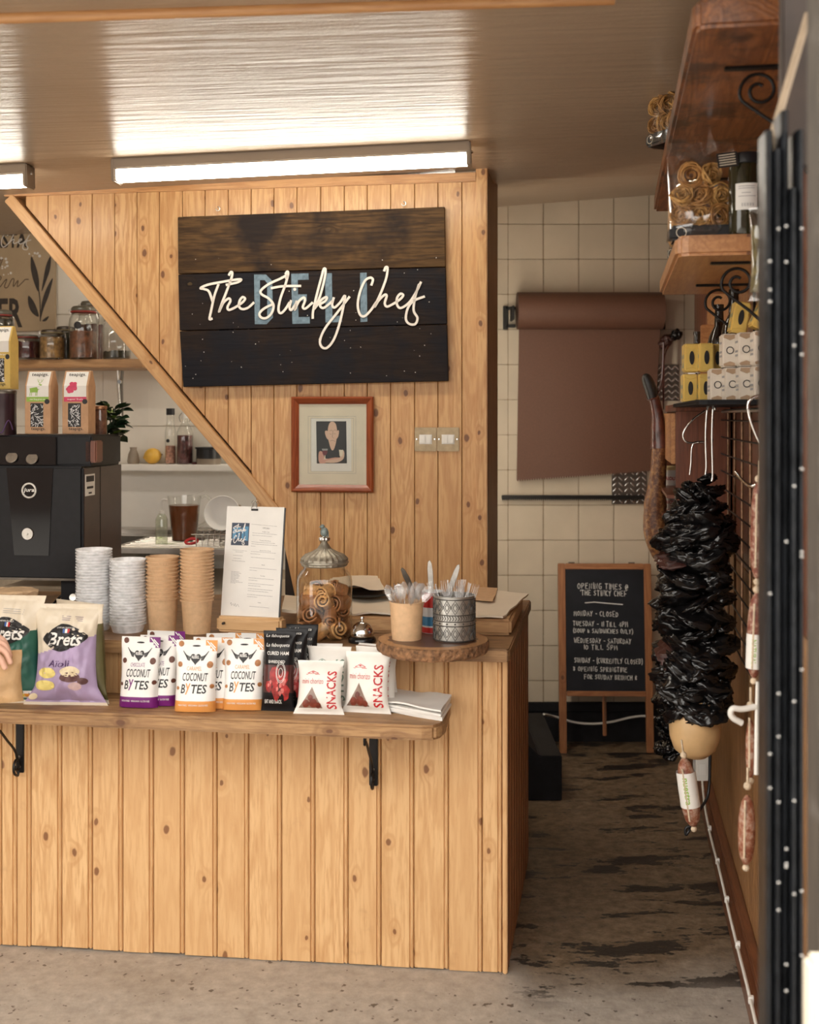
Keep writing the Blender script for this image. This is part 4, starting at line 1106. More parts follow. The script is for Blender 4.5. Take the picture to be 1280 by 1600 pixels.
# ------------------------------------------------------------------ chopping block with wrapping paper
BT = WT + .05
fr = on(799, 968, BT); fl = Vector((on(470, 962, BT).x, on(470, 962, BT).y, 0))
blk = MB(); 
pts = [(fl.x, fl.y), (fr.x, fr.y), (fr.x+.167*.5, fr.y+.5), (fl.x+.1, fl.y+.5)]
blo = plan('chopping_block', pts, WT, BT, M['block'], None, bevel=.008)
tag(blo, 'thick pale wooden chopping block at the back of the worktop under wrapping paper', 'chopping board')
def sheet(name, corners, z, m, lab, cat='paper', amp=.003, seed=1, th=.0015, n=8):
    r_ = random.Random(seed); mb = MB(); vs = []
    P4 = [Vector((x, y, 0)) for x, y in corners]
    top = []
    for j in range(n+1):
        for i in range(n+1):
            a, b2 = i/n, j/n
            p = P4[0]*(1-a)*(1-b2) + P4[1]*a*(1-b2) + P4[2]*a*b2 + P4[3]*(1-a)*b2
            e = max(abs(a-.5), abs(b2-.5))*2
            h = amp*(noise.noise(Vector((p.x*14, p.y*14, seed*3.1)))+.5) * (.4 + e**3)
            top.append((p.x, p.y, z + th + max(0, h)))
    N_ = (n+1)**2
    vs = top + [(x, y, max(z, zz-th)) for x, y, zz in top]
    fs = [(j*(n+1)+i, j*(n+1)+i+1, (j+1)*(n+1)+i+1, (j+1)*(n+1)+i) for j in range(n) for i in range(n)]
    fs += [tuple(q+N_ for q in f[::-1]) for f in fs]
    for i in range(n):
        for a, b2 in ((i, i+1), (n*(n+1)+i, n*(n+1)+i+1), (i*(n+1), (i+1)*(n+1)), (i*(n+1)+n, (i+1)*(n+1)+n)): fs.append((a, b2, b2+N_, a+N_))
    mb.add(vs, fs); o = mb.build(name, m, None, smooth=50); tag(o, lab, cat); return o
M['grease'] = mat('greaseproof', (.76,.66,.52), .55, 0, .05, 8)
def onq(*q): return [tuple(on(x, y, BT).xy) for x, y in q]
sheet('wrapping_paper', onq((735,968),(786,969),(826,932),(748,926)), BT, M['grease'], 'pale greaseproof sheets on the right end of the chopping block', th=.006, amp=.006)
sheet('wrapping_paper', onq((738,945),(770,947),(778,925),(742,925)), BT+.012, M['kraft'], 'small brown paper sheet lying on the pale sheets of the chopping block', amp=.004, seed=4)
sheet('wrapping_paper', onq((545,962),(615,964),(612,932),(548,930)), BT, M['grease'], 'creased greaseproof paper left of the kraft spoon cup', th=.006, amp=.01, seed=6)
d = on(572, 938, BT+.012)
dp = MB(); dp.lathe([(.0001,.002),(.075,.002),(.11,.014),(.112,.016),(.075,.006),(.0001,.005)], 36, 0, Matrix.Diagonal((1,.8,1,1)))
o = dp.build('serving_dish', M['black_plastic'], None, (d.x-.01, d.y+.06, BT+.018), smooth=50); tag(o, 'dark oval dish under the paper behind the pastry jar', 'dish')
sheet('wrapping_paper', onq((505,940),(602,942),(590,921),(520,920)), BT+.038, M['grease'], 'greaseproof paper spread over the dark oval dish', amp=.012, seed=9)
o = sheet('wrapping_paper', onq((440,958),(466,960),(470,938),(445,936)), BT, M['grease'], 'folded pale paper between the menu and the pastry jar', th=.01, amp=.004, seed=12)

# napkins on the snack shelf
pts = [(598,1112),(690,1128),(704,1102),(616,1092)]
def shq(*q): return [tuple(on(x, y, SH).xy) for x, y in q]
napk = thing('napkin_stack', 'stack of folded white paper napkins at the right end of the snack shelf', 'napkins', (0,0,0))
for i in range(5):
    q = [(x + random.uniform(-2,2), y + random.uniform(-1,1)) for x, y in pts]
    o = sheet('napkin', shq(*q), SH + .0055*i, M['white'], None, None, amp=.006 if i == 4 else .001, seed=20+i, th=.005)
    o.parent = napk
    for k in ('label', 'category'):
        if k in o: del o[k]
# ------------------------------------------------------------------ snack bags
class Bag:
    def __init__(s, w, h, d, kind='pouch', seed=1, wr=.0025, flare=0.0):
        s.w, s.h, s.d, s.kind, s.seed, s.wr, s.flare = w, h, d, kind, seed, wr, flare; s.waist = .90
    def T(s, a, t):
        a = min(1, abs(a)); t = min(1, max(0, t))
        if s.kind == 'pouch':
            pr = (.72 + .28*t/.12) if t < .12 else max(0, 1-(t-.12)/.80)**.8
            return s.d/2*max(0, 1-a**3.5)**.6*pr + .0008
        e = max(0, min((t-.045)/.30, (.955-t)/.34, 1)); e = math.sin(e*math.pi/2)**.7
        return s.d/2*max(0, 1-a**2.6)**.6*e + .0006
    def xm(s, t):
        if s.kind == 'pouch': return 1 - .05*math.sin(math.pi*min(1, t/.9))
        return s.waist + (1-s.waist)*abs(2*t-1)**2.2 + s.flare*max(0, .18-t)
    def y(s, x, z):
        a = 2*x/s.w; t = z/s.h
        n = noise.noise(Vector((x*26, z*20, s.seed*7.3))) + .6*noise.noise(Vector((x*60, z*42, s.seed*3.7)))
        k = (1 - min(1, abs(a))**4)*(.4 + .6*min(1, s.T(a, t)/(s.d*.3)))
        return s.T(a, t) + n*s.wr*k
    def mp(s, off=.0009):
        return lambda x, z: (x*s.xm(z/s.h), -s.y(x, z) - off, z)
    def mesh(s, name, mats, mi, nx=18, nz=26, saw=True):
        mb = MB(); vs = []; 
        for side in (-1, 1):
            for j in range(nz+1):
                z = s.h*j/nz
                for i in range(nx+1):
                    x = -s.w/2 + s.w*i/nx
                    yy = s.y(x, z) if side < 0 else s.T(2*x/s.w, z/s.h)
                    zz = z - (.008*(1-abs(2*x/s.w)**2) if (j == 0 and s.kind == 'pouch') else 0)*0
                    vs.append((x*s.xm(z/s.h), side*yy, zz))
        n = (nx+1); tot = n*(nz+1); fs = []; ms = []
        for j in range(nz):
            for i in range(nx):
                f = (j*n+i, j*n+i+1, (j+1)*n+i+1, (j+1)*n+i)
                m_ = mi((i+.5)/nx*2-1, (j+.5)/nz)
                fs.append(f); ms.append(m_); fs.append(tuple(q+tot for q in f[::-1])); ms.append(m_)
        for j in range(nz):
            for i in (0, nx):
                a, b2 = j*n+i, (j+1)*n+i; fs.append((a, b2, b2+tot, a+tot)); ms.append(mi(1 if i else -1, (j+.5)/nz))
        for i in range(nx):
            for j in (0, nz):
                a, b2 = j*n+i, j*n+i+1; fs.append((a, b2, b2+tot, a+tot)); ms.append(mi((i+.5)/nx*2-1, j/nz))
        mb.v = [Vector(v) for v in vs]; mb.f = [list(f) for f in fs]; mb.m = ms
        return mb.mesh(name, mats, smooth=60)
def fit(geo, x0, x1, z0, z1):
    vs, fs = geo
    xs = [p[0] for p in vs]; zs = [p[1] for p in vs]
    ax, bx, az, bz = min(xs), max(xs), min(zs), max(zs)
    return [(x0+(p[0]-ax)/(bx-ax)*(x1-x0), z0+(p[1]-az)/(bz-az)*(z1-z0)) for p in vs], fs
def rot90(geo): return [(-p[1], p[0]) for p in geo[0]], geo[1]
def fitrel(b, geo, a0, a1, s0, s1): return fit(geo, a0*b.w/2, a1*b.w/2, s0*b.h, s1*b.h)
M['pouch_white'] = mat('pouch_white', (.78,.76,.73), .38, 0, .05, 20, .15, 40)
M['purple'] = mat('pouch_purple', (.16,.012,.16), .35, 0, .1, 20, .1); M['orange'] = mat('pouch_orange', (.68,.29,.075), .38, 0, .08, 20, .1)
M['cocoa'] = mat('printed_cocoa', (.11,.035,.02), .5, 0, .3, 80); M['toffee'] = mat('printed_toffee', (.36,.15,.05), .5, 0, .4, 90)
def rel(b, pts): return [(a*b.w/2, s*b.h) for a, s in pts]
def coconut_proto(flav):
    w, h, d = .119, .202, .062
    b = Bag(w, h, d, 'pouch', 3 if flav == 'c' else 9, .002)
    colr = M['purple'] if flav == 'c' else M['orange']
    root = thing('snack_pouch', 'x', 'pouch', (0,0,0))
    obj('pouch', b.mesh('pouch', [M['pouch_white'], colr], lambda a, s: 1 if (s < .165 or (a > .42 and s > .9 + (0.98-a)*.16 - .1 and s > .82 + (1-a)*.22)) else 0), root)
    mp = b.mp()
    mb = MB(); decal(mb, fitrel(b, text2d('COCONUT', 1, bold=.012, shear=.12), -.60, .68, .43, .545), mp)
    decal(mb, fitrel(b, text2d('B', 1, bold=.012, shear=.12), -.64, -.42, .26, .385), mp)
    decal(mb, fitrel(b, text2d('TES', 1, bold=.02, shear=.15), -.12, .66, .26, .385), mp)
    hx, hz, hr = 0, .74, .26      # winged heart
    heart = []
    for i in range(24):
        t = 2*math.pi*i/24; heart.append((hx + hr*16*math.sin(t)**3/16, hz + .072*(13*math.cos(t)-5*math.cos(2*t)-2*math.cos(3*t)-math.cos(4*t))/13))
    decal(mb, fan2d(rel(b, heart)), mp)
    for s in (-1, 1):
        for k in range(5):
            pts = [(s*(.27+.005*k), .765-.012*k), (s*(.38+.02*(4-k)), .772+.004*(4-k)-.012*k), (s*(.44+.045*(4-k)), .795 + .012*(4-k)-.010*k)]
            decal(mb, ribbon(smooth_path([(x, z, 0) for x, z in rel(b, pts)], 3), .0021), mp)
    decal(mb, fitrel(b, disc2d(0,0,1), -.2, .2, .905, .93), mp)
    mb.build('black_print', M['ink'], root)
    mb = MB(); decal(mb, fitrel(b, text2d('4' if False else 'y', 1, bold=.01), -.42, -.16, .245, .40), mp)
    decal(mb, fitrel(b, text2d('CHOCOLATE' if flav == 'c' else 'CARAMEL', 1, bold=-.004), -.40, .36, .575, .632), mp)
    mb.build('flavour_print', M['purple'] if flav == 'c' else M['orange'], root)
    mb = MB(); m2 = b.mp(.0014)
    decal(mb, fitrel(b, text2d('REBEL', 1, bold=.015), -.19, .19, .742, .782), m2)
    for k in range(3): decal(mb, fitrel(b, text2d(('HIGH FIBRE', 'VEGAN', 'GLUTEN FREE')[k], 1, bold=.01), -.72+.5*k, -.28+.5*k, .085, .11), m2)
    for k in range(2): decal(mb, ribbon(rel(b, [(.52+.16*k, .985-.02*k), (.92, .90+.035*k-.04)]), .003), m2)
    mb.build('white_print', M['pouch_white'], root)
    mb = MB()
    for a, s, r in ((-.74,.945,.13), (-.76,.66,.12), (.74,.66,.15), (-.82,.33,.08), (.88,.36,.10)): decal(mb, fitrel(b, disc2d(0,0,1), a-r, a+r, s-r*.32, s+r*.32), mp)
    mb.build('printed_ball', M['cocoa'] if flav == 'c' else M['toffee'], root)
    return root
choc, cara = coconut_proto('c'), coconut_proto('k')
def set_pouch(root, px, py, rz, label, first, group, back=0.0, lean=-6, sx=1.0):
    c = on(px, py, SH); c.y += .03 + back; c.x += back*(px-CENX)/FPX; c.z = SH
    o = root if first else dup(root, c)
    o.location = c; o.rotation_euler = (RAD(lean), 0, RAD(rz)); o['label'] = label; o['group'] = group
    o.scale = (sx, 1, 1)
    return o
set_pouch(choc, 213, 1108, -9, 'white and purple chocolate snack pouch, leftmost at the front of the row', True, 'chocolate snack pouches')
set_pouch(choc, 243, 1107, -7, 'white and purple chocolate snack pouch tucked behind the leftmost front pouch', False, 'chocolate snack pouches', .015)
set_pouch(choc, 258, 1100, -10, 'purple cornered chocolate snack pouch at the back, only its top showing', False, 'chocolate snack pouches', .055, 2)
set_pouch(cara, 302, 1115, -5, 'white and orange caramel snack pouch at the front, middle of the row', True, 'caramel snack pouches', 0, -6, 1.02)
set_pouch(cara, 327, 1112, -8, 'white and orange caramel snack pouch half hidden behind the middle front pouch', False, 'caramel snack pouches', .02)
set_pouch(cara, 377, 1113, -3, 'white and orange caramel snack pouch next to the black ham packets', False, 'caramel snack pouches', .002, -9)
set_pouch(cara, 352, 1104, 4, 'orange cornered caramel snack pouch at the back between two front ones', False, 'caramel snack pouches', .05, 2)
set_pouch(cara, 386, 1104, -8, 'orange cornered caramel snack pouch at the back beside black ham packets', False, 'caramel snack pouches', .05, 2)

# black ham packets
M['packet_black'] = mat('packet_black', (.009,.008,.009), .3, 0, .2, 20, .15, 50, spec=.22); M['ham_red'] = mat('printed_ham', (.33,.02,.02), .4, 0, .5, 60); M['ham_pink'] = mat('printed_ham_pink', (.62,.16,.14), .4, 0, .3, 60)
M['packet_maroon'] = mat('packet_maroon', (.06,.014,.012), .3, 0, .3, 20)
b = Bag(.098, .228, .045, 'pillow', 5, .0025)
ham = thing('ham_packet', 'x', 'packet', (0,0,0))
obj('packet', b.mesh('packet', [M['packet_black'], M['packet_maroon']], lambda a, s: 1 if .22 < s < .58 else 0), ham)
mp = b.mp(); mb = MB()
decal(mb, fitrel(b, text2d('La fabuqueta', 1, shear=.2), -.78, .70, .79, .845), mp)
decal(mb, fitrel(b, text2d('La fabuqueta', 1, shear=.2), -.82, .60, .91, .955), mp)
decal(mb, fitrel(b, text2d('CURED HAM', 1, bold=.01), -.7, .7, .70, .745), mp)
decal(mb, fitrel(b, text2d('SHREDDED', 1, bold=.01), -.6, .5, .60, .635), mp)
decal(mb, fitrel(b, text2d('EAT AND SNACK', 1, bold=.012), -.78, .30, .095, .145), mp)
for r_ in (.30, .25, .13):
    ring = [(.25+r_*math.cos(2*math.pi*i/24), .485+r_*.42*math.sin(2*math.pi*i/24)) for i in range(25)]
    decal(mb, ribbon(rel(b, ring), .0012), b.mp(.0020))
mb.build('white_print', M['white'], ham)
rnd = random.Random(2)
for nm, m_, cnt, off in (('printed_ham', 'ham_red', 9, .0011), ('printed_shred', 'ham_pink', 9, .0015)):
    mb = MB()
    for i in range(cnt):
        a, s = rnd.uniform(-.55,.65), rnd.uniform(.22,.46); r_ = rnd.uniform(.16,.3) if off < .0012 else rnd.uniform(.05,.12)
        pts = [(a + r_*(1+rnd.uniform(-.4,.4))*math.cos(t), s + r_*.36*(1+rnd.uniform(-.4,.4))*math.sin(t)) for t in [2*math.pi*k/9 for k in range(9)]]
        decal(mb, fan2d(rel(b, pts)), b.mp(off))
    mb.build(nm, M[m_], ham)
set_pouch(ham, 432, 1115, -7, 'black cured ham packet at the front, beside the white snack bags', True, 'black ham packets', 0, -8)
set_pouch(ham, 452, 1112, -7, 'black cured ham packet right behind the front ham packet', False, 'black ham packets', .022, -7)
set_pouch(ham, 470, 1106, -6, 'black cured ham packet at the back of its row, right edge showing', False, 'black ham packets', .05, -3)

# white chorizo snack bags
M['bag_white'] = mat('bag_white', (.80,.77,.72), .42, 0, .05, 16, .2, 30); M['bag_red'] = mat('red_print', (.50,.015,.02), .45, 0, .1, 20); M['bag_green'] = mat('green_print', (.17,.26,.20), .45)
M['chorizo'] = mat('chorizo', (.17,.035,.02), .4, 0, .4, 50, .3); M['window_dark'] = mat('window_shadow', (.25,.17,.13), .3, 0, .2, 30)
def snack_proto(w, h, pr, seed, word='SNACKS'):
    b = Bag(w, h, .05, 'pillow', seed, .003, .5)
    r_ = thing('snack_bag', 'x', 'bag', (0,0,0))
    obj('bag', b.mesh('bag', [M['bag_white']], lambda a, s: 0), r_)
    mp = b.mp(); mb = MB()
    decal(mb, fitrel(b, rot90(text2d(word, 1, bold=.018)), .38, .80, .10, .80), mp)
    decal(mb, fitrel(b, text2d('mini chorizo', 1, bold=-.004), -.78, .22, .56, .66), mp)
    for z_, w_ in ((.735, .62), (.75, .45)): decal(mb, ribbon(rel(b, [(-.28-w_/2, z_), (-.28+w_/2, z_)]), .0014), mp)
    decal(mb, ribbon(rel(b, [(-.52,.755),(-.28,.80),(-.02,.755)]), .0016), mp); decal(mb, fitrel(b, disc2d(0,0,1), -.34, -.22, .765, .785), mp)
    mb.build('printed_lettering', pr, r_)
    mb = MB(); decal(mb, fan2d(rel(b, [(-.86,.11),(-.6,.11),(-.34,.11),(-.08,.11),(.18,.11),(.06,.21),(-.06,.305),(-.18,.40),(-.30,.50),(-.44,.40),(-.58,.305),(-.72,.21)]), 6), mp); wd = mb.build('window', M['window_dark'], r_)
    mb = MB(); m3 = b.mp(.0014)
    for a, s, q in ((-.55,.19,.17), (-.22,.20,.19), (.0,.16,.13), (-.36,.30,.13)): decal(mb, fitrel(b, disc2d(0,0,1,n=10), a-q, a+q, s-q*.42, s+q*.42), m3)
    mb.build('chorizo_piece', M['chorizo'], r_)
    return r_, b
s1, _ = snack_proto(.136, .150, M['bag_red'], 4)
s2, _ = snack_proto(.134, .172, M['bag_red'], 6)
s3, _ = snack_proto(.132, .172, M['bag_green'], 8, 'STICKS')
G3 = 'white chorizo snack bags'
set_pouch(s1, 497, 1120, -6, 'white mini chorizo bag, front left of the white bags, beside the ham packets', True, G3, .0, -14)
set_pouch(s2, 572, 1118, -12, 'white mini chorizo bag, tallest at the front, beside the napkins', True, G3, .0, -8)
set_pouch(s3, 512, 1112, -8, 'white snack bag with green lettering showing between two front white bags', True, G3, .04, -6)
set_pouch(s2, 500, 1105, -4, 'plain topped white snack bag standing behind the front left white bag', False, G3, .052, 2)
set_pouch(s2, 584, 1112, -20, 'white snack bag just behind the tallest white bag, red print at its edge', False, G3, .03, -8)
set_pouch(s2, 592, 1105, -26, 'white snack bag furthest back, its corner reaching towards the wood slice', False, G3, .055, 6)

# crisps
M['crisp_cream'] = mat('crisp_bag_cream', (.70,.61,.48), .4, 0, .06, 14, .2, 25); M['lilac'] = mat('crisp_bag_lilac', (.42,.32,.50), .42, 0, .08, 14, .2, 25)
M['crisp_green'] = mat('crisp_bag_green', (.012,.085,.06), .38, 0, .15, 14, .2, 25); M['olive'] = mat('crisp_bag_olive', (.10,.085,.03), .4, 0, .3, 14, .3, 25)
M['yellow'] = mat('printed_crisp', (.80,.66,.22), .5, 0, .1, 60); M['dip'] = mat('printed_dip', (.78,.66,.45), .5); M['bowlbrown'] = mat('printed_bowl', (.13,.06,.06), .5, 0, .2, 30)
M['violet_ink'] = mat('violet_ink', (.09,.04,.14), .5); M['navy'] = mat('flag_blue', (.03,.10,.35), .5); M['garlic'] = mat('printed_garlic', (.55,.38,.38), .5, 0, .2, 40)
def crisps(w, h, d, seed, low, labs, name='Aïoli', score=False):
    b = Bag(w, h, d, 'pillow', seed, .014, 1.0); b.waist = .80
    r_ = thing('crisp_bag', labs, 'crisps', (0,0,0))
    obj('bag', b.mesh('bag', [M['crisp_cream'], low, M['olive']], lambda a, s: 0 if s > .60 + .10*a or s < .035 else 1, 40, 70), r_)
    mp = b.mp(.0016); mb = MB()
    badge = smooth_path([(x, z, 0) for x, z in [(-.62,.69),(-.2,.795),(.0,.81),(.3,.79),(.80,.70),(.62,.625),(.2,.565),(-.05,.545),(-.3,.56),(-.60,.63)]], 3, True)
    decal(mb, fan2d(rel(b, [(p.x, p.y) for p in badge]), 8), mp); mb.build('badge', M['ink'], r_)
    mb = MB(); m2 = b.mp(.0030); decal(mb, fitrel(b, text2d('Brets', 1, bold=.02, shear=.35), -.50, .66, .60, .73), m2)
    decal(mb, fitrel(b, text2d('CHIPSIER FRANÇAIS', 1), -.22, .36, .765, .782), m2); 
    if score: decal(mb, fitrel(b, text2d(name, 1, bold=.03), -.2, .55, .43, .52), b.mp(.0016))
    mb.build('white_print', M['white'], r_)
    mb = MB()
    for k, m_ in enumerate(('navy', 'white', 'bag_red')):
        q = MB(); decal(q, fitrel(b, rect2d(0,1,0,1,1,1), .0+.07*k, .07+.07*k, .725, .765), m2); q.build('flag_stripe', M[m_], r_)
    mb = MB(); m3 = b.mp(.0014)
    for k in range(3): decal(mb, ribbon(rel(b, [(-.1, .885-.018*k), (.55, .875-.018*k)]), .0012), m3)
    if not score: decal(mb, fitrel(b, text2d(name, 1, bold=.005, shear=.15), -.45, .25, .395, .46), m3)
    mb.build('violet_print', M['violet_ink'] if not score else M['ink_grey'], r_)
    if not score:
        for (a0, a1, s0, s1, m_, off) in ((-.82,-.18,.28,.385,'yellow',.0014), (-.90,-.22,.155,.26,'yellow',.0018), (-.04,.60,.245,.345,'bowlbrown',.0014), (-.04,.60,.30,.40,'dip',.0018), (.5,.82,.22,.29,'bowlbrown',.0016), (.22,.62,.165,.245,'garlic',.0020), (-.98,-.72,.05,.12,'dip',.0018)):
            q = MB(); decal(q, fitrel(b, disc2d(0,0,1,n=18), a0, a1, s0, s1), b.mp(off)); q.build('printed_food', M[m_], r_)
    else:
        q = MB(); decal(q, fitrel(b, rect2d(0,1,0,1,6,1), -.05, .80, .05, .125), b.mp(.0016)); q.build('score_panel', M['white'], r_)
        for k, cc_ in enumerate(((.02,.25,.06), (.25,.5,.05), (.85,.65,.05), (.75,.3,.03), (.6,.04,.03))):
            nm_ = 'score_%d' % k; M[nm_] = mat(nm_, cc_, .5)
            q = MB(); decal(q, fitrel(b, rect2d(0,1,0,1,2,1), 0+.155*k, .145+.155*k, .062, .095), b.mp(.0022)); q.build('score_cell', M[nm_], r_)
    return r_
k_ = 3.46/FPX
cb1 = crisps(118*k_, 160*k_, .085, 2, M['lilac'], 'lilac and cream crisp bag with black oval badge, on the snack shelf')
set_pouch(cb1, 98, 1106, -4, 'lilac and cream crisp bag with black oval badge, on the snack shelf', True, 'crisp bags', .005, -4)
cb2 = crisps(122*k_, 172*k_, .08, 12, M['crisp_green'], 'x', 'Bleu', True)
set_pouch(cb2, 8, 1104, -6, 'dark green and cream crisp bag cut off by the left edge', True, 'crisp bags', .02, -2)
b = Bag(112*k_, 160*k_, .08, 'pillow', 21, .006, .5)
cb3 = thing('crisp_bag', 'x', 'crisps')
obj('bag', b.mesh('bag', [M['crisp_cream'], M['olive']], lambda a, s: 0 if s > .8 or s < .04 else 1), cb3)
set_pouch(cb3, 126, 1101, -34, 'olive crisp bag turned edgeways behind the lilac crisp bag', True, 'crisp bags', .04, 3)

# a customer's hand with a paper bag, coming in from the left
def skin(name, pts, edges_, rad, m, subd=2):
    me = bpy.data.meshes.new(name); me.from_pydata(pts, edges_, []); me.update()
    o = bpy.data.objects.new(name, me); COL.objects.link(o)
    md = o.modifiers.new('skin', 'SKIN'); md.use_smooth_shade = True
    for i, r_ in enumerate(rad): me.skin_vertices[0].data[i].radius = (r_, r_)
    me.skin_vertices[0].data[0].use_root = True
    s_ = o.modifiers.new('sub', 'SUBSURF'); s_.levels = subd; s_.render_levels = subd
    me.materials.append(m); return o
M['skin'] = mat('skin', (.62,.36,.26), .5, 0, .08, 20)
hy = 3.20; k_ = hy/FPX
def hp(px, py, dy=0): p = P(px, py, hy); return (p.x, p.y + dy, p.z)
pts = [hp(-330,905), hp(-200,950), hp(-110,985), hp(-72,998), hp(-48,1008,-.012), hp(-48,1006,.004), hp(-50,1000,.02), hp(-54,994,.034),
       hp(-18,1010,-.02), hp(6,1026,-.024), hp(14,1044,-.022), hp(-16,1004,0), hp(10,1018,-.004), hp(19,1038,-.008), hp(-20,998,.018), hp(6,1010,.016), hp(15,1030,.010), hp(-26,992,.034), hp(-2,1003,.034), hp(8,1020,.03),
       hp(-70,1018,-.030), hp(-48,1032,-.045), hp(-30,1046,-.048)]
eg = [(0,1),(1,2),(2,3),(3,4),(3,5),(3,6),(3,7),(4,8),(8,9),(9,10),(5,11),(11,12),(12,13),(6,14),(14,15),(15,16),(7,17),(17,18),(18,19),(3,20),(20,21),(21,22)]
rd = [.045,.038,.029,.03,.013,.013,.013,.012] + [.0095,.0088,.0075]*4 + [.012,.010,.0085]
hand = skin('person', pts, eg, rd, M['skin']); tag(hand, 'bare hand of a person reaching in from the left edge, holding paper bag', 'person')
M['kraft_bag'] = mat('crumpled_kraft', (.40,.24,.11), .65, 0, .25, 12, .8, 14, bdist=.01)
b = Bag(.21, .135, .07, 'pouch', 33, .012)
kb = thing('paper_bag', 'crumpled brown paper bag held in a hand at the left edge', 'bag', P(-22, 1098, 3.215), (RAD(-4), RAD(-4), RAD(-5)))
obj('bag', b.mesh('bag', [M['kraft_bag']], lambda a, s: 0), kb)
# ------------------------------------------------------------------ coffee machine
mo = P(129, 729, 4.1)
MB0, MT = 1.089, mo.z
mc = thing('coffee_machine', 'large black bean-to-cup coffee machine at the left end of the worktop', 'coffee machine', (mo.x, mo.y, 0), -RAD(7.5))
M['machine'] = mat('machine_black', (.012,.012,.014), .45, 0, .15, 40, .06, 200, spec=.25); M['machine_side'] = mat('machine_brownblack', (.045,.022,.016), .35, 0, .2, 20)
kq = 4.1/FPX
def mx(px): return (px - 129)*kq
def mzz(py): return CAMH + (HORY - py)/FPX*4.1
MB().box(-.62, 0, 0, .36, MB0, MT).build('body', M['machine'], mc, bevel=.008)
MB().box(-.004, .002, .012, .355, MB0+.006, MT-.006).build('side_panel', M['machine_side'], mc, bevel=.001)
MB().box(-.0, .003, .15, .153, MB0+.006, MT-.006).build('seam', M['black_soft'], mc)
MB().box(-.60, mx(148)-.02, .03, .30, MT, 1.584).build('hopper_block', M['machine'], mc, bevel=.006)
MB().box(-.60, mx(81), .022, .03, MT+.004, 1.578).build('hopper_fascia', M['black_gloss'], mc, bevel=.002)
MB().box(mx(129)-.005, mx(146), .03, .09, MT+.012, 1.565).build('brown_block', M['redwood'], mc, bevel=.004)
poly = [(mx(17), mzz(869)), (mx(74), mzz(869)), (mx(81), mzz(732)), (mx(4), mzz(732))]
MB().prism(poly, -.003, .002).build('gloss_panel', M['black_gloss'], mc)
poly2 = [(mx(-140), mzz(869)), (mx(-70), mzz(869)), (mx(-60), mzz(732)), (mx(-150), mzz(732))]
MB().prism(poly2, -.003, .002).build('gloss_panel', M['black_gloss'], mc)
mb = MB(); x, z = mx(42), mzz(767)
mb.tube([(x + 11*kq*math.cos(2*math.pi*i/28), -.005, z + 11*kq*math.sin(2*math.pi*i/28)) for i in range(28)], .0035, 6, closed=True)
lgm = mb.build('logo_ring', M['white_plastic'], mc, smooth=60)
mb = MB(); decal(mb, fit(text2d('jura', 1, bold=.02, shear=.2), x-9*kq, x+9*kq, z-4*kq, z+4*kq), flatmap(-.006)); mb.build('logo_text', M['white_plastic'], lgm)
mb = MB(); x, z = mx(40), mzz(835); mb.lathe([(.0001,.008),(.003,.008),(.004,.006),(10*kq-.002,.006),(10*kq,0)], 28, 0, T(x, -.003, z) @ RX(90)); mb.build('dial', M['steel_brushed'], mc, smooth=40)
for px, py in ((8, 715), (42, 717)):
    mb = MB(); mb.lathe([(.0001,.003),(9*kq,.003),(10*kq,0)], 24, 0, T(mx(px), .018, mzz(py)) @ RX(62)); mb.build('button', M['steel_brushed'], mc, smooth=40)
# rating label on the side
mb = MB(); mb.box(.0022, .0032, .016, .10, mzz(776), mzz(742)); lbl = mb.build('rating_label', M['white_plastic'], mc)
mb = MB(); z1_ = mzz(742)
mb.box(.0033, .0036, .024, .092, z1_-.026, z1_-.006); mb.box(.0033, .0036, .03, .085, z1_-.05, z1_-.042); mb.box(.0033, .0036, .045, .072, z1_-.068, z1_-.062)
mb.build('label_print', M['ink'], lbl)
for x in (-.56, -.06):
    for y in (.05, .31): MB().box(x-.03, x+.03, y-.02, y+.02, WT, MB0).build('foot', M['black_soft'], mc)
MB().box(-.62, .0, -.004, .0, MB0-.002, MB0+.006).build('lower_lip', M['steel_dark'], mc)

# folded cardboard trays in front of it
M['tray'] = mat('pulp_tray', (.50,.34,.20), .75, 0, .2, 30, .5, 40)
c = on(18, 985, WT)
for i in range(6):
    mb = MB(); n = 28; rg = random.Random(i+40); zz = .022*i
    o_ = [(.085*(1+.05*rg.uniform(-1,1))*math.cos(2*math.pi*k/n), .07*(1+.05*rg.uniform(-1,1))*math.sin(2*math.pi*k/n)) for k in range(n)]
    mb.add([(x, y, rg.uniform(0,.003)) for x, y in o_] + [(x*1.04, y*1.04, .016 + rg.uniform(-.003,.003)) for x, y in o_] + [(x*.9, y*.9, .020 + rg.uniform(-.002,.002)) for x, y in o_],
           [(k, (k+1) % n, (k+1) % n+n, k+n) for k in range(n)] + [(k+n, (k+1) % n+n, (k+1) % n+2*n, k+2*n) for k in range(n)] + [tuple(range(n-1,-1,-1)), tuple(range(2*n,3*n))])
    o = mb.build('wrap_tray', M['tray'], None, (c.x, c.y, WT + zz)); tag(o, 'topmost brown pulp tray of the pile under the coffee machine' if i == 5 else 'brown pulp tray within the pile under the coffee machine', 'tray', 'brown trays by the coffee machine')
c = on(104, 975, WT)
mb = MB(); mb.lathe([(.014,0),(.017,.004),(.017,.03),(.012,.036),(.012,.05),(.0001,.051)], 20, 0, T(0,0,.03) @ RX(70)); 
o = mb.build('water_plug', M['steel_brushed'], None, (c.x, c.y+.12, WT+.03), smooth=40); tag(o, 'pale round plug fitting below the coffee machine', 'plug')
o = MB().box(-.012, .012, 0, .004, 0, .022).build('yellow_tag', M['yellow'], None, P(115, 946, 4.08), bevel=.001); tag(o, 'small yellow tag below the coffee machine beside the clear tubs', 'tag')
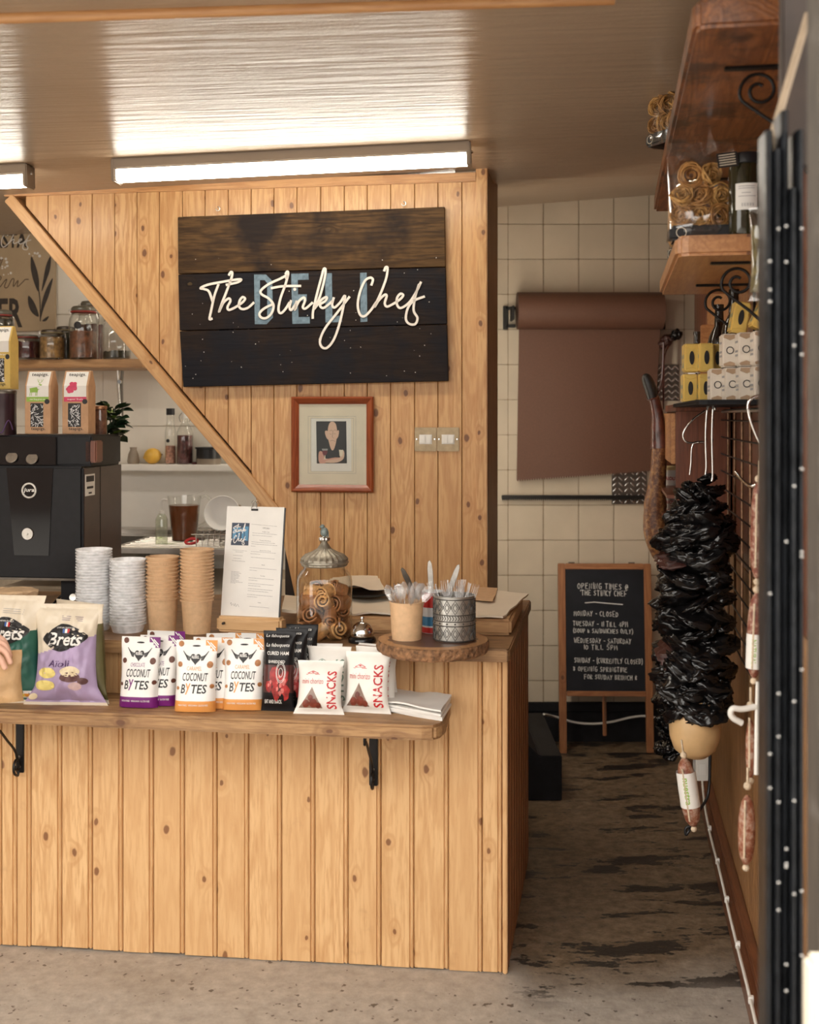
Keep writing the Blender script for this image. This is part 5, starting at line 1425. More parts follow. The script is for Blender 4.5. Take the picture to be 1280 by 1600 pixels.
mb = MB(); mb.tube(smooth_path([P(75, 955, 4.25), P(88, 938, 4.2), P(103, 925, 4.2), P(115, 915, 4.25)], 5), .004, 6); o = mb.build('black_hose', M['black_gloss'], None, smooth=60); tag(o, 'black hose curling down behind the crisps below the coffee machine', 'hose')

# ------------------------------------------------------------------ tea boxes and tins on the machine
M['tea_kraft'] = mat('tea_box_kraft', (.50,.29,.155), .6, 0, .1, 40); M['tea_green'] = mat('tea_green', (.28,.47,.07), .5); M['tea_pink'] = mat('tea_pink', (.62,.05,.13), .5, 0, .2, 40); M['tea_yellow'] = mat('tea_yellow', (.66,.46,.12), .5)
M['foil'] = mat('foil_leaf', (.62,.62,.62), .3, .4, .4, 60)
def tea_box(px0, px1, ptop, pbot, Y, lab, col, art, kraft='tea_kraft', word='super fruit', group='tea boxes on the coffee machine'):
    k = Y/FPX; w, h, d = (px1-px0)*k, (pbot-ptop)*k, .062
    c = P((px0+px1)/2, pbot, Y)
    t = thing('tea_box', lab, 'tea box', c, -RAD(9), group)
    mb = MB(); zs = h*.76
    pr = [(0,0), (d,0), (d,zs), (d*.62,h), (d*.38,h), (0,zs)]
    n = 6; mb.add([(-w/2, y, z) for y, z in pr] + [(w/2, y, z) for y, z in pr], [tuple(range(n)), tuple(range(2*n-1,n-1,-1))] + [(i, i+n, (i+1) % n+n, (i+1) % n) for i in range(n)])
    mb.build('carton', M[kraft], t, bevel=.0012, bseg=1)
    def mp(off): return lambda x, z: (x, (0 if z < zs else (z-zs)/(h-zs)*d*.38) - off, z)
    def fr(geo, a0, a1, s0, s1): return fit(geo, a0*w/2, a1*w/2, s0*h, s1*h)
    mb = MB(); decal(mb, fr(rect2d(0,1,0,1), -.86, .86, .76, .985), mp(.0006)); decal(mb, fr(rect2d(0,1,0,1), -.86, .86, .57, .76), mp(.0006)); mb.build('label_panel', M['white'], t)
    mb = MB(); decal(mb, fr(rect2d(0,1,0,1), -.86, .86, .51, .585), mp(.0007)); mb.build('label_band', M[col], t)
    mb = MB(); decal(mb, fr(text2d('teapigs.', 1, bold=.01), -.62, .70, .90, .965), mp(.001)); decal(mb, fr(text2d('teapigs.', 1, bold=.01), -.5, .62, .045, .105), mp(.0008))
    decal(mb, fr(disc2d(0,0,1), .55, .95, .47, .55), mp(.0012)); mb.build('black_print', M['ink'], t)
    mb = MB(); decal(mb, fr(text2d(word, 1, bold=.01), -.6, .6, .53, .562), mp(.001)); mb.build('white_print', M['white'], t)
    mb = MB(); decal(mb, fr(rect2d(0,1,0,1), -.55, .45, .11, .485), mp(.0006)); mb.build('window', M['ink'], t)
    rg = random.Random(int(px0)+3)
    mb = MB()
    for _ in range(46):
        x, z = rg.uniform(-.50,.40)*w/2, rg.uniform(.13,.465)*h; a = rg.uniform(0,6); L = rg.uniform(.003,.007)
        decal(mb, ribbon([(x-L*math.cos(a), z-L*math.sin(a)), (x+.001, z), (x+L*math.cos(a), z+L*math.sin(a))], .0017), mp(.0009))
    mb.build('tea_leaves', M['foil'], t)['kind'] = 'stuff'
    if art == 'deer':
        mb = MB()
        for g in ([(-.62,.72),(-.05,.74),(.05,.70),(-.0,.655),(-.58,.655)], [(-.02,.70),(.14,.70),(.2,.80),(.08,.80)], [(.06,.79),(.34,.78),(.32,.765),(.1,.75)]): decal(mb, poly2d([(a*w/2, s*h) for a, s in g]), mp(.0009))
        for x in (-.56,-.44,-.12,-.02): decal(mb, ribbon([(x*w/2, .67*h), ((x-.03)*w/2, .605*h)], .0022), mp(.0009))
        for s_ in (-1,1): decal(mb, ribbon([(.14*w/2, .80*h), ((.14+s_*.16)*w/2, .83*h), ((.14+s_*.22)*w/2, .865*h)], .0014), mp(.0009)); decal(mb, ribbon([((.14+s_*.12)*w/2, .82*h), ((.14+s_*.08)*w/2, .86*h)], .0012), mp(.0009))
        mb.build('printed_deer', M['tea_green'], t)
    elif art == 'berry':
        mb = MB()
        for _ in range(16):
            a, s = rg.uniform(-.6,.0), rg.uniform(.66,.80); decal(mb, fr(disc2d(0,0,1,n=12), a-.12, a+.22, s-.03, s+.03), mp(.0009+.0001*_/16))
        mb.build('printed_berry', M['tea_pink'], t)
    return t
HT = 1.584
def yat(py, Z): return FPX*(CAMH - Z)/(py - HORY)
tea_box(37.5, 80, 579, 678, 4.17, 'kraft tea box with green deer label, on the coffee machine', 'tea_green', 'deer', word='mao feng green tea')
tea_box(96, 139, 579, 678, 4.17, 'kraft tea box with pink fruit label, on the coffee machine', 'tea_pink', 'berry', word='super fruit')
M['canister'] = mat('dark_canister', (.035,.016,.022), .3, .2, .3, 20, coat=.3)
c = P(3, 680, 4.2); ca = thing('tea_canister', 'dark purple metal canister on the coffee machine at the left edge', 'canister', c)
r_ = 22*4.2/FPX; Hc = 70*4.2/FPX
MB().lathe([(.0001,0),(r_*.97,0),(r_,.004),(r_,Hc-.012),(.0001,Hc-.012)], 30).build('body', M['canister'], ca, smooth=40); MB().lathe([(r_*1.02,Hc-.012),(r_*1.03,Hc-.004),(r_*.98,Hc),(.0001,Hc)], 30).build('lid', M['steel_dark'], ca, smooth=40)
mb = MB(); mb.tube([(r_*1.003*math.cos(RAD(a)), r_*1.003*math.sin(RAD(a)), .03+.022*math.sin(RAD((a+60)*6))) for a in range(-90,-20,5)], .002, 6); mb.build('swirl', M['violet_ink'], ca)
tb_ = tea_box(-18, 17, 509, 608, 4.19, 'yellow tea box standing on the dark canister at the left edge', 'tea_yellow', None, 'tea_yellow', 'ruby')
# tall jar of tea, potted plant, on the machine's back
M['copper'] = mat('copper_lid', (.45,.24,.13), .35, .8, .1, 20); M['tealeaf'] = mat('loose_tea', (.16,.065,.035), .7, 0, .6, 60, .8, 60)
def simple_jar(nm, lab, px, pt, pb, wpx, Y, fillm, fill, lidm, lidh=.012, group=None, cat='jar'):
    k = Y/FPX; r = wpx*k/2; h = (pb-pt)*k; c = P(px, pb, Y)
    t = thing(nm, lab, cat, c, 0, group)
    MB().lathe([(.0001,.003),(r*.9,.003),(r*.96,0),(r,.006),(r,h-lidh-.01),(r*.93,h-lidh)], 28, cap1=False).build('glass_body', M['glass'], t, smooth=45)
    mb = MB(); n = 28; rg = random.Random(int(px)); rows_ = 8; vs = []
    for j in range(rows_+1):
        for i in range(n):
            q = r*.94*(1+rg.uniform(-.02,.0)); vs.append((q*math.cos(2*math.pi*i/n), q*math.sin(2*math.pi*i/n), .005 + (h*fill-.005)*j/rows_ + (rg.uniform(-.004,.004) if j == rows_ else 0)))
    mb.add(vs, [(j*n+i, j*n+(i+1) % n, (j+1)*n+(i+1) % n, (j+1)*n+i) for j in range(rows_) for i in range(n)] + [tuple(range(rows_*n, rows_*n+n)), tuple(range(n-1,-1,-1))])
    mb.build('contents', fillm, t, smooth=50)
    if lidm: MB().lathe([(r*.97,h-lidh),(r*.99,h-lidh+.002),(r*.99,h-.002),(r*.94,h),(.0001,h)], 28).build('lid', lidm, t, smooth=40)
    return t, r, h
simple_jar('tea_jar', 'tall glass jar of loose brown tea with copper lid beside the potted plant', 156, 634, 719, 23, 4.33, M['tealeaf'], .93, M['copper'])
k = 4.42/FPX; c = P(172, 722, 4.42); c.z = MT
pl_ = thing('potted_plant', 'small dark leafed plant in a cream pot behind the coffee machine', 'plant', c)
MB().lathe([(.0001,0),(10*k,0),(14*k,.03),(16*k,42*k),(15*k,44*k),(14*k,43*k),(13*k,.04),(.0001,.04)], 28).build('pot', M['cream'], pl_, smooth=45)
M['leaf'] = mat('dark_leaf', (.018,.045,.018), .4, 0, .4, 30); M['leaf2'] = mat('light_leaf', (.14,.24,.03), .4, 0, .4, 30)
def leaf_mesh(L, W, m):
    mb = MB(); n = 6; vs = []
    for i in range(n+1):
        t = i/n; w_ = W*math.sin(math.pi*(t**.8))*.5+.0003; b_ = .25*L*t*t
        vs += [(-w_, L*t, -b_+.1*w_), (0, L*t, -b_-.15*w_), (w_, L*t, -b_+.1*w_)]
    fs = []
    for i in range(n): fs += [(3*i,3*i+1,3*i+4,3*i+3), (3*i+1,3*i+2,3*i+5,3*i+4)]
    mb.add(vs, fs); return mb.mesh('leaf', m, smooth=60)
lf = [leaf_mesh(.052, .046, M['leaf']), leaf_mesh(.045, .040, M['leaf']), leaf_mesh(.04, .036, M['leaf2'])]
rg = random.Random(3)
for i in range(60):
    a = rg.uniform(0, 6.28); z = .09 + rg.uniform(0, .13); rr = rg.uniform(.0,.028)
    obj('leaf', lf[rg.choice([0,0,1,1,2])], pl_, (rr*math.cos(a)+.012, rr*math.sin(a), z), (RAD(rg.uniform(-10,50)), RAD(rg.uniform(-30,30)), a-1.57))
for i in range(5): MB().tube([(0,0,.04), (.01*math.cos(i*1.3)+.01, .01*math.sin(i*1.3), .20)], .002, 5).build('stem', M['leaf'], pl_)

# ------------------------------------------------------------------ shelf with preserving jars, kitchen wall
sz = P(0, 562, 5.36).z
ks = MB(); u0, u1 = KF.u(-160), KF.u(262)
ks.box(u0, u1, -.34, -.002, sz-.038, sz); kso = ks.build('jar_shelf', M['shelf_light'], bevel=.004); KF.place(kso); tag(kso, 'light oak wall shelf carrying preserving jars, behind the raking trim', 'shelf')
M['wire'] = M['steel']
def kilner(lab, px, pt, wpx, Y, fillm, fill, seal=True, lidm='glass', group='preserving jars on the kitchen shelf'):
    c = P(px, 562, Y); pb = HORY - (sz-CAMH)*FPX/Y
    k = Y/FPX; r = wpx*k/2; h = (pb-pt)*k
    t = thing('preserving_jar', lab, 'jar', (c.x, Y, sz), 0, group)
    MB().lathe([(.0001,.004),(r*.88,.004),(r*.95,0),(r,.008),(r,h*.66),(r*.95,h*.76),(r*.78,h*.84),(r*.76,h*.88)], 30, cap1=False).build('glass_body', M['glass'], t, smooth=50)
    n = 30; rg = random.Random(int(px)+5); mb = MB(); vs = []; R_ = 9
    for j in range(R_+1):
        for i in range(n):
            q = r*.94*(1+rg.uniform(-.03,0)); vs.append((q*math.cos(2*math.pi*i/n), q*math.sin(2*math.pi*i/n), .006+(h*fill-.006)*j/R_+(rg.uniform(-.004,.004) if j == R_ else 0)))
    mb.add(vs, [(j*n+i, j*n+(i+1) % n, (j+1)*n+(i+1) % n, (j+1)*n+i) for j in range(R_) for i in range(n)] + [tuple(range(R_*n, R_*n+n)), tuple(range(n-1,-1,-1))])
    mb.build('contents', fillm, t, smooth=50)
    l = MB(); l.lathe([(r*.80,h*.895),(r*.84,h*.91),(r*.84,h*.95),(r*.74,h*.985),(r*.4,h),(.0001,h)], 30); ld = l.build('lid', M['steel_dark'] if lidm == 'metal' else M['lidglass'], t, smooth=45)
    l = MB(); l.lathe([(r*.80,h*.865),(r*.88,h*.87),(r*.88,h*.895),(r*.80,h*.90)], 30); l.build('seal', M['seal_red'] if seal else M['seal_tan'], t, smooth=45)
    w_ = MB()
    w_.tube([(r*.82*math.cos(RAD(a)), r*.82*math.sin(RAD(a)), h*.845) for a in range(0,360,15)], .0018, 5, closed=True)
    w_.tube(smooth_path([(r*.82,0,h*.84),(r*1.02,-.004,h*.86),(r*1.06,0,h*.72),(r*1.0,.004,h*.62)],4), .0018, 5)
    w_.tube(smooth_path([(-r*.82,-.01,h*.84),(-r*.98,-.012,h*.9),(-r*.86,-.012,h*.94)],4), .0018, 5)
    w_.build('wire_clip', M['steel'], t, smooth=60)
    return t, r, h
M['lidglass'] = mat('greenish_lid_glass', (.14,.13,.10), .12, 0, .15, 15, coat=.5); M['seal_red'] = mat('rubber_seal', (.30,.03,.02), .5); M['seal_tan'] = mat('tan_seal', (.30,.24,.12), .5)
M['jamred'] = mat('dark_jam', (.05,.006,.008), .15, 0, .3, 20, coat=.3); M['nuts'] = mat('pickled_nuts', (.30,.17,.06), .35, 0, .7, 50, .8, 50, coat=.3); M['fruit'] = mat('dried_fruit', (.15,.055,.025), .35, 0, .7, 40, .9, 40, coat=.3); M['olives'] = mat('dark_olives', (.03,.025,.012), .3, 0, .5, 40, .6, 40)
M['amber'] = mat('amber_tea', (.17,.045,.012), .15, 0, .15, 8, coat=.3)
kilner('squat jar of dark red jam, left end of the kitchen jar shelf', 42.5, 523, 40, 5.33, M['jamred'], .7)
kilner('squat preserving jar of pale nuts, next to the red jam jar', 81.5, 515, 40, 5.33, M['nuts'], .72, False, 'metal')
kilner('dark preserving jar half hidden between nut jar and tall jar', 103, 510, 34, 5.46, M['olives'], .8, False, 'metal')
tj, r_, h_ = kilner('tall preserving jar of dried fruit with round black label, on kitchen shelf', 130.5, 478, 45, 5.33, M['fruit'], .52)
mb = MB(); decal(mb, disc2d(-r_*.15, h_*.62, r_*.26), lambda x, z: (x, -math.sqrt(max(0, (r_*1.01)**2-x*x)), z)); mb.build('round_label', M['ink'], tj)
kilner('tall preserving jar standing behind the dried fruit jar', 143, 470, 40, 5.48, M['jamred'], .6)
simple_jar('storage_jar', 'open topped clear jar with a little dark rice, beside the raking trim', 182, 508, 561, 44, 5.33, M['olives'], .22, None)
c = P(62, 520, 5.46)
mb = MB(); mb.lathe([(.0001,.004),(.03,0),(.06,.02),(.078,.055),(.075,.056),(.055,.024),(.0001,.012)], 26); bo = thing('white_bowl', 'white bowl behind the jam and nut jars on the kitchen shelf', 'bowl', (c.x, c.y, sz+.06)); mb.build('bowl', M['white'], bo, smooth=50)
MB().lathe([(.055,-.06),(.05,-.03),(.045,0)], 20).build('pedestal', M['white'], bo, smooth=40)
kilner('dark preserving jar on the kitchen shelf at the left edge', 4, 484, 34, 5.33, M['olives'], .8)

# poster on the kitchen tiles
po_ = thing('kitchen_poster', 'tan printed board with bold black lettering and dark plant on kitchen tiles', 'poster', KF.pt(0, 0, 0), -KF.th)
M['poster'] = mat('poster_tan', (.47,.355,.225), .28, 0, .1, 6, coat=.4); M['poster_dk'] = mat('poster_dark', (.035,.024,.018), .5, 0, .3, 30); M['poster_br'] = mat('poster_brown', (.13,.085,.05), .5)
def kz(zx, zy): return KF.uz(zx*.25, 320 + zy*.25)
x0, z1 = kz(-520, 122); x1, z0 = kz(355, 790)
MB().box(x0, x1, -.02, -.001, z0, z1).build('board', M['poster'], po_, bevel=.002)
fm_ = flatmap(-.0206); fm2 = flatmap(-.0210); fm3 = flatmap(-.0213)
def kfit(s, a, b2, **kw): p, q = kz(*a), kz(*b2); return fit(text2d(s, 1, **kw), p[0], q[0], q[1], p[1])
mb = MB(); decal(mb, kfit('PASTA', (-75,178), (182,272), bold=.03), fm_); decal(mb, kfit('BUTTER', (-330,592), (152,770), bold=.03), fm_)
mb.build('bold_lettering', M['poster_dk'], po_)
mb = MB()
for st in fitscript(script[9:], (794,298,1074,540), (20,160,205,285)): decal(mb, ribbon(smooth_path([(*kz(*p), 0) for p in st], 4), .0045), fm2)
mb.build('white_script', M['white'], po_); mb = MB()
rg = random.Random(9)
for _ in range(22): x, z = kz(rg.gauss(40,60), rg.gauss(400,60)) if _ < 14 else kz(rg.gauss(240,20), rg.gauss(310,15)); decal(mb, disc2d(x, z, rg.uniform(.002,.008), n=8), fm2)
mb.build('paint_splatter', M['white'], po_)['kind'] = 'stuff'
mb = MB()
for st in ([(-30,420),(0,390),(15,350),(30,335),(15,380),(-10,430)], [(-40,500),(0,450),(20,460),(-5,500),(10,518),(40,480),(55,470),(40,515),(60,518),(85,470),(100,470),(95,515),(125,475),(120,515),(150,490),(170,470),(190,470)]): decal(mb, ribbon(smooth_path([(*kz(*p), 0) for p in st], 4), .005), fm_)
mb.build('brown_script', M['poster_br'], po_)
for lf_ in ([(208,325),(240,400),(256,480),(250,545),(222,480),(204,400)], [(328,325),(326,400),(300,480),(272,545),(284,460),(300,380)], [(190,570),(230,620),(255,700),(215,680),(190,630)], [(342,460),(320,560),(285,650),(264,720),(272,620),(300,530)], [(318,700),(300,705),(275,728),(300,728)]):
    mb = MB(); q = smooth_path([(*kz(*p), 0) for p in lf_], 4, True); decal(mb, poly2d([(v.x, v.y) for v in q]), fm2); mb.build('printed_leaf', M['poster_dk'], po_)
mb = MB(); decal(mb, ribbon([kz(250,500), kz(262,600), kz(264,728)], .005), fm2); mb.build('printed_stem', M['poster_dk'], po_)

# tongs hanging under the shelf
c = P(184, 579, 5.36)
tg_ = thing('tongs', 'silver tongs hanging under the kitchen shelf above the plant', 'tongs', c)
MB().tube([(0,0,.0),(.004,0,-.07),(.012,0,-.2)], [.006,.007,.004], 8).build('arm', M['steel'], tg_, smooth=50); MB().tube([(.018,.01,.0),(.014,.01,-.07),(.02,.01,-.21)], [.006,.007,.004], 8).build('arm', M['steel_dark'], tg_, smooth=50)
MB().lathe([(.009,-.003),(.011,0),(.009,.003)], 16, 0, T(.009,-.006,-.05) @ RX(90)).build('pivot', M['chrome'], tg_, smooth=50)

# ledge things
LZ = zk(724)
def ly(n=.075): return KF.Y0 - .0
def ledge_pt(px, n=-.075):
    u = KF.u(px); p = KF.pt(u, n, LZ)
    Y = p.y; return Vector(((px-CENX)/FPX*Y, Y, LZ))
p = ledge_pt(208.5); k = p.y/FPX
M['stone'] = mat('stoneware', (.26,.21,.16), .5, 0, .1, 20)
mb = MB(); mb.lathe([(.0001,0),(8.5*k,0),(9.5*k,.015),(8*k,.045),(5*k,22*k),(5.6*k,26*k),(4.6*k,26*k),(4*k,22*k),(.0001,21*k)], 24); o = mb.build('bud_vase', M['stone'], None, p, smooth=50); tag(o, 'small grey stoneware bud vase beside the lemon', 'vase')
p = ledge_pt(238.5); k = p.y/FPX
M['lemon'] = mat('lemon_skin', (.72,.42,.06), .4, 0, .12, 12, .4, 120, bdist=.002)
lm = thing('lemon', 'single ripe lemon on the splashback ledge', 'lemon', p + Vector((0,0,12.5*k)))
mb = MB(); pr = [(math.sin(math.pi*i/12)*12.4*k+.0001, -math.cos(math.pi*i/12)*13.5*k*(1.0)) for i in range(13)]; pr[0] = (.0001, -15.5*k); pr[-1] = (.0001, 15*k); mb.lathe(pr, 24, 0, RY(80)); mb.build('fruit', M['lemon'], lm, smooth=60)
MB().lathe([(.0001,.003),(.004,.001),(.004,-.003)], 8, 0, T(15*k,0,2.5*k) @ RY(80)).build('stem_end', M['stone'], lm)
M['pinksalt'] = mat('pink_salt', (.50,.25,.18), .6, 0, .5, 80, .6, 80); M['herbs'] = mat('steeped_herbs', (.10,.03,.03), .4, 0, .8, 50, .6, 50)
def bottle(nm, lab, px, pt, wpx, fm_, fill, capm, neck=.5):
    p = ledge_pt(px); k = p.y/FPX; r = wpx*k/2; h = (724-pt)*k
    t = thing(nm, lab, 'bottle', p)
    MB().lathe([(.0001,.003),(r*.9,0),(r,.006),(r,h*.60),(r*.8,h*.68),(r*neck,h*.78),(r*neck,h*.9)], 26, cap1=False).build('glass_body', M['glass'], t, smooth=50)
    MB().lathe([(.0001,.004),(r*.92,.004),(r*.92,h*fill),(.0001,h*fill)], 26).build('contents', fm_, t, smooth=50)
    MB().lathe([(r*neck*1.08,h*.88),(r*neck*1.12,h*.9),(r*neck*1.12,h),(.0001,h)], 20).build('cap', capm, t, smooth=40)
    return t, r, h
bt, r_, h_ = bottle('salt_bottle', 'square shouldered glass bottle of pink salt with black cap on ledge', 266.5, 637, 17, M['pinksalt'], .33, M['black_plastic'], .7)
mb = MB(); decal(mb, disc2d(-r_*.3, h_*.42, r_*.34), lambda x, z: (x, -math.sqrt(max(0, (r_*1.02)**2-x*x)), z)); mb.build('round_label', M['ink'], bt)
bt, r_, h_ = bottle('oil_bottle', 'swing top glass bottle of steeped herbs beside the pink salt bottle', 289, 642, 26, M['herbs'], .55, M['white_plastic'], .38)
w_ = MB(); w_.tube(smooth_path([(-r_*.5,-.004,h_*.8),(-r_*.65,-.006,h_*.9),(-r_*.3,-.01,h_*.97),(r_*.3,-.01,h_*.97),(r_*.65,-.006,h_*.9),(r_*.5,-.004,h_*.8)],4), .0015, 5); w_.build('wire_bail', M['steel'], bt, smooth=60)
p = ledge_pt(326); k = p.y/FPX
bw = thing('lidded_tub', 'black lidded tub with beige base at the end of the ledge', 'tub', p)
MB().lathe([(.0001,0),(19*k,0),(19.5*k,9*k),(.0001,9*k)], 26).build('base', M['stone'], bw, smooth=40); MB().lathe([(19*k,9*k),(19*k,24*k),(21*k,24.5*k),(21*k,27*k),(.0001,27*k)], 26).build('lid', M['black_plastic'], bw, smooth=40)
p = ledge_pt(304, -.1); mb = MB(); mb.lathe([(.0001,0),(.014,0),(.015,.012),(.0001,.013)], 16); o = mb.build('small_cap', M['jamred'], None, p, smooth=40); tag(o, 'small dark red cap lying beside the herb bottle', 'cap')

# ------------------------------------------------------------------ sink, jug, soap
SKZ = 1.115
M['sink'] = mat('sink_steel', (.50,.47,.43), .28, 1, .12, 20, .05)
sk_ = thing('sink_unit', 'stainless steel sink and drainer behind the cups', 'sink', KF.pt(0, 0, 0), -KF.th)
u0, u1 = KF.u(110), KF.u(470); ub0, ub1 = KF.u(190), KF.u(262)
for a in ((u0, ub0, -.75, -.16), (ub1, u1, -.75, -.16), (ub0, ub1, -.75, -.62), (ub0, ub1, -.26, -.16)): MB().box(a[0], a[1], a[2], a[3], SKZ-.02, SKZ).build('rim', M['sink'], sk_)
MB().box(ub0, ub1, -.62, -.26, SKZ-.16, SKZ-.15).build('basin_floor', M['sink'], sk_)
for a in ((ub0-.004, ub0, -.62, -.26), (ub1, ub1+.004, -.62, -.26), (ub0, ub1, -.266, -.26), (ub0, ub1, -.62, -.616)): MB().box(*a, SKZ-.16, SKZ-.001).build('basin_side', M['sink'], sk_)
MB().box(u0, u1, -.16, -.021, SKZ, SKZ+.018).build('upstand', M['sink'], sk_, bevel=.005)
MB().box(u0, u1, -.74, -.02, 0, SKZ-.17).build('cabinet', M['plaster'], sk_)
for q in range(7): MB().tube([(ub1+.03, -.70+.06*q, SKZ+.001), (u1-.02, -.70+.06*q, SKZ+.001)], .004, 6).build('drainer_rib', M['sink'], sk_)
c = P(288, 848, 5.15); k = c.y/FPX; c.z = SKZ
jg = thing('measuring_jug', 'clear jug full of amber tea beside the soap bottle', 'jug', c)
r1, r2, hj = 19*k, 26*k, 70*k
MB().lathe([(.0001,.003),(r1*.95,0),(r1,.004),(r2,hj)], 32, cap1=False).build('glass_body', M['glass'], jg, smooth=50)
MB().lathe([(.0001,.005),(r1*.96,.006),(r2*.93,hj*.80),(.0001,hj*.80)], 32).build('tea', M['amber'], jg, smooth=50)
mb = MB(); mb.tube(smooth_path([(r2*.98,0,hj*.97),(r2*1.35,0,hj*1.0),(r2*1.7,0,hj*.82),(r2*1.55,0,hj*.5),(r1*1.12,0,hj*.30)],6), .007, 8); mb.build('handle', M['glass'], jg, smooth=60)
mb = MB(); mb.tube(smooth_path([(-r2*.6,-r2*.7,hj*.98),(0,-r2*1.0,hj*1.02),(r2*.6,-r2*.75,hj*1.04),(r2*1.2,0,hj*1.12)],5), .002, 6); mb.build('rim', M['glass'], jg, smooth=60)
c = P(252.5, 862, 4.98); k = c.y/FPX; c.z = SKZ
so = thing('soap_bottle', 'clear pump soap bottle with white pump beside the jug', 'bottle', c)
M['soap'] = clear('soap_plastic', (.80,.84,.72), .08, .08, .12)
MB().lathe([(.0001,0),(9*k,0),(9.5*k,.006),(9.5*k,40*k),(7*k,46*k),(3.5*k,50*k)], 24).build('body', M['soap'], so, smooth=50)
mb = MB(); mb.lathe([(4*k,48*k),(4*k,53*k),(1.6*k,54*k),(1.6*k,62*k)], 14); mb.tube(smooth_path([(0,0,60*k),(0,0,68*k),(3*k,0,71*k),(9*k,0,70*k)],4), 1.8*k, 8); mb.build('pump', M['white_plastic'], so, smooth=50)
mb = MB(); decal(mb, fit(text2d('sanitiser', 1, bold=.02), -.007, .007, .03, .036), lambda x, z: (z*0+x, -9.7*k, z)); mb.build('green_print', M['tea_green'], so)
c = P(299, 852, 4.95); c.z = SKZ
mb = MB(); mb.tube(smooth_path([(-.024,0,.012),(-.01,0,.022),(.01,0,.026),(.026,0,.016),(.01,0,.008),(-.012,0,.004)], 4, True), .006, 8, closed=True); o = mb.build('red_clip', M['red'], None, (c.x, c.y, SKZ+.004), smooth=60); tag(o, 'red plastic clip on the drainer in front of the jug', 'clip')
dr = thing('dish_rack', 'wire dish rack on the drainer beside the menu', 'rack', (P(342, 850, 5.0).x, 5.0, SKZ))
for q in range(8): MB().tube([(-.08+.024*q, -.08, .0),(-.08+.024*q, -.08, .05),(-.08+.024*q, .1, .05),(-.08+.024*q, .1, .0)], .0022, 5).build('wire', M['steel'], dr)
for y in (-.08, .1): MB().tube([(-.1, y, .05), (.11, y, .05)], .0025, 6).build('rail', M['steel'], dr)
mb = MB(); mb.lathe([(.0001,.0),(.05,.006),(.075,.03),(.072,.031),(.046,.01),(.0001,.005)], 28, 0, RX(70)); o = mb.build('white_bowl', M['white'], None, (dr.location.x+.02, 4.98, SKZ+.125), smooth=50); tag(o, 'white bowl tilted on the dish rack behind the menu', 'bowl')
mb = MB(); mb.lathe([(.0001,.0),(.04,.0),(.075,.05),(.085,.10),(.082,.10),(.07,.05),(.0001,.01)], 28, 0, RX(180)); o = mb.build('upturned_bowl', M['stone'], None, (dr.location.x+.03, 5.14, SKZ+.155), smooth=50); tag(o, 'upturned grey bowl draining behind the dish rack', 'bowl')
# ------------------------------------------------------------------ brown paper roll on the tiles
Yb = 6.0; k = Yb/FPX
def bx(px): return (px-CENX)/FPX*Yb
def bz(py): return CAMH+(HORY-py)/FPX*Yb
rl = thing('paper_roll', 'wide roll of brown wrapping paper on a black wall bracket, sheet hanging', 'paper roll', (bx(922), 6.099, 0))
ox = bx(922); rr = 29*k; zc = bz(486); yc = -.11
x0, x1 = bx(808)-ox, bx(1034)-ox
mb = MB(); mb.lathe([(.012,0),(rr,0),(rr,x1-x0),(.012,x1-x0)], 40, 0, T(x0, yc, zc) @ RY(90)); ro = mb.build('roll', M['kraft_dark'], rl, smooth=40)
mb = MB(); n = 16; m_ = 24; vs = []; fs = []
yt = yc + rr*.1
for j in range(m_+1):
    t = j/m_
    for i in range(n+1):
        a = i/n; xx = (bx(811)-ox)*(1-a) + (bx(1032)-ox)*a
        xl = (bx(808)-ox)*(1-a) + (bx(1022)-ox)*a
        x = xx*(1-t) + xl*t
        zb = bz(750)*(1-a) + bz(735)*a
        z = bz(508)*(1-t) + zb*t
        y = yt + .035*t**1.5 + .006*math.sin(a*7+1)*t + .03*t*t*(a-.5)
        vs.append((x, y, z))
for j in range(m_):
    for i in range(n): fs.append((j*(n+1)+i, j*(n+1)+i+1, (j+1)*(n+1)+i+1, (j+1)*(n+1)+i))
mb.add(vs, fs)
base = vs[m_*(n+1):]
N_ = 56
for q in range(N_):                    # saw-toothed torn edge
    def at(t):
        f = t*n; i = min(n-1, int(f)); g = f-i; return Vector(base[i])*(1-g) + Vector(base[i+1])*g
    a, b2 = at(q/N_), at((q+1)/N_); c = (a+b2)/2 + Vector((0,0,-.010)); mb.add([a, b2, c], [(0,1,2)])
mb.build('hanging_sheet', M['kraft_dark'], rl, smooth=60, fix=False)
br = MB()
for s, px in ((-1, 792), (1, 1041)):
    X = bx(px)-ox
    br = MB(); br.box(X-.012, X+.012, -.03, 0, bz(513), bz(476)); br.box(min(X, X-s*.05), max(X, X-s*.05), -.03, -.01, bz(482), bz(477)); br.box(min(X, X-s*.05), max(X, X-s*.05), -.03, -.01, bz(510), bz(505))
    br.box(X-.006-s*.03, X+.006-s*.03, yc-.02, 0, bz(500), bz(478)) ; br.build('wall_bracket', M['black_metal'], rl, bevel=.002)
cb = thing('cutter_bar', 'black toothed cutter bar fixed to the tiles below the brown paper', 'cutter bar', (bx(898), 6.099, bz(782)))
L = bx(1012)-bx(787)
MB().box(-L/2, L/2, -.045, -.02, .004, .022).build('bar', M['black_metal'], cb, bevel=.002)
for s in (-1, 1): MB().box(s*L*.47-.012, s*L*.47+.012, -.03, 0, .0, .018).build('mount', M['black_metal'], cb)
mb = MB()
for q in range(70):
    x = -L/2 + L*q/70; mb.prism([(x, .005), (x+L/140, -.006), (x+L/70, .005)], -.046, -.044)
mb.build('saw_edge', M['black_metal'], cb)['kind'] = 'stuff'

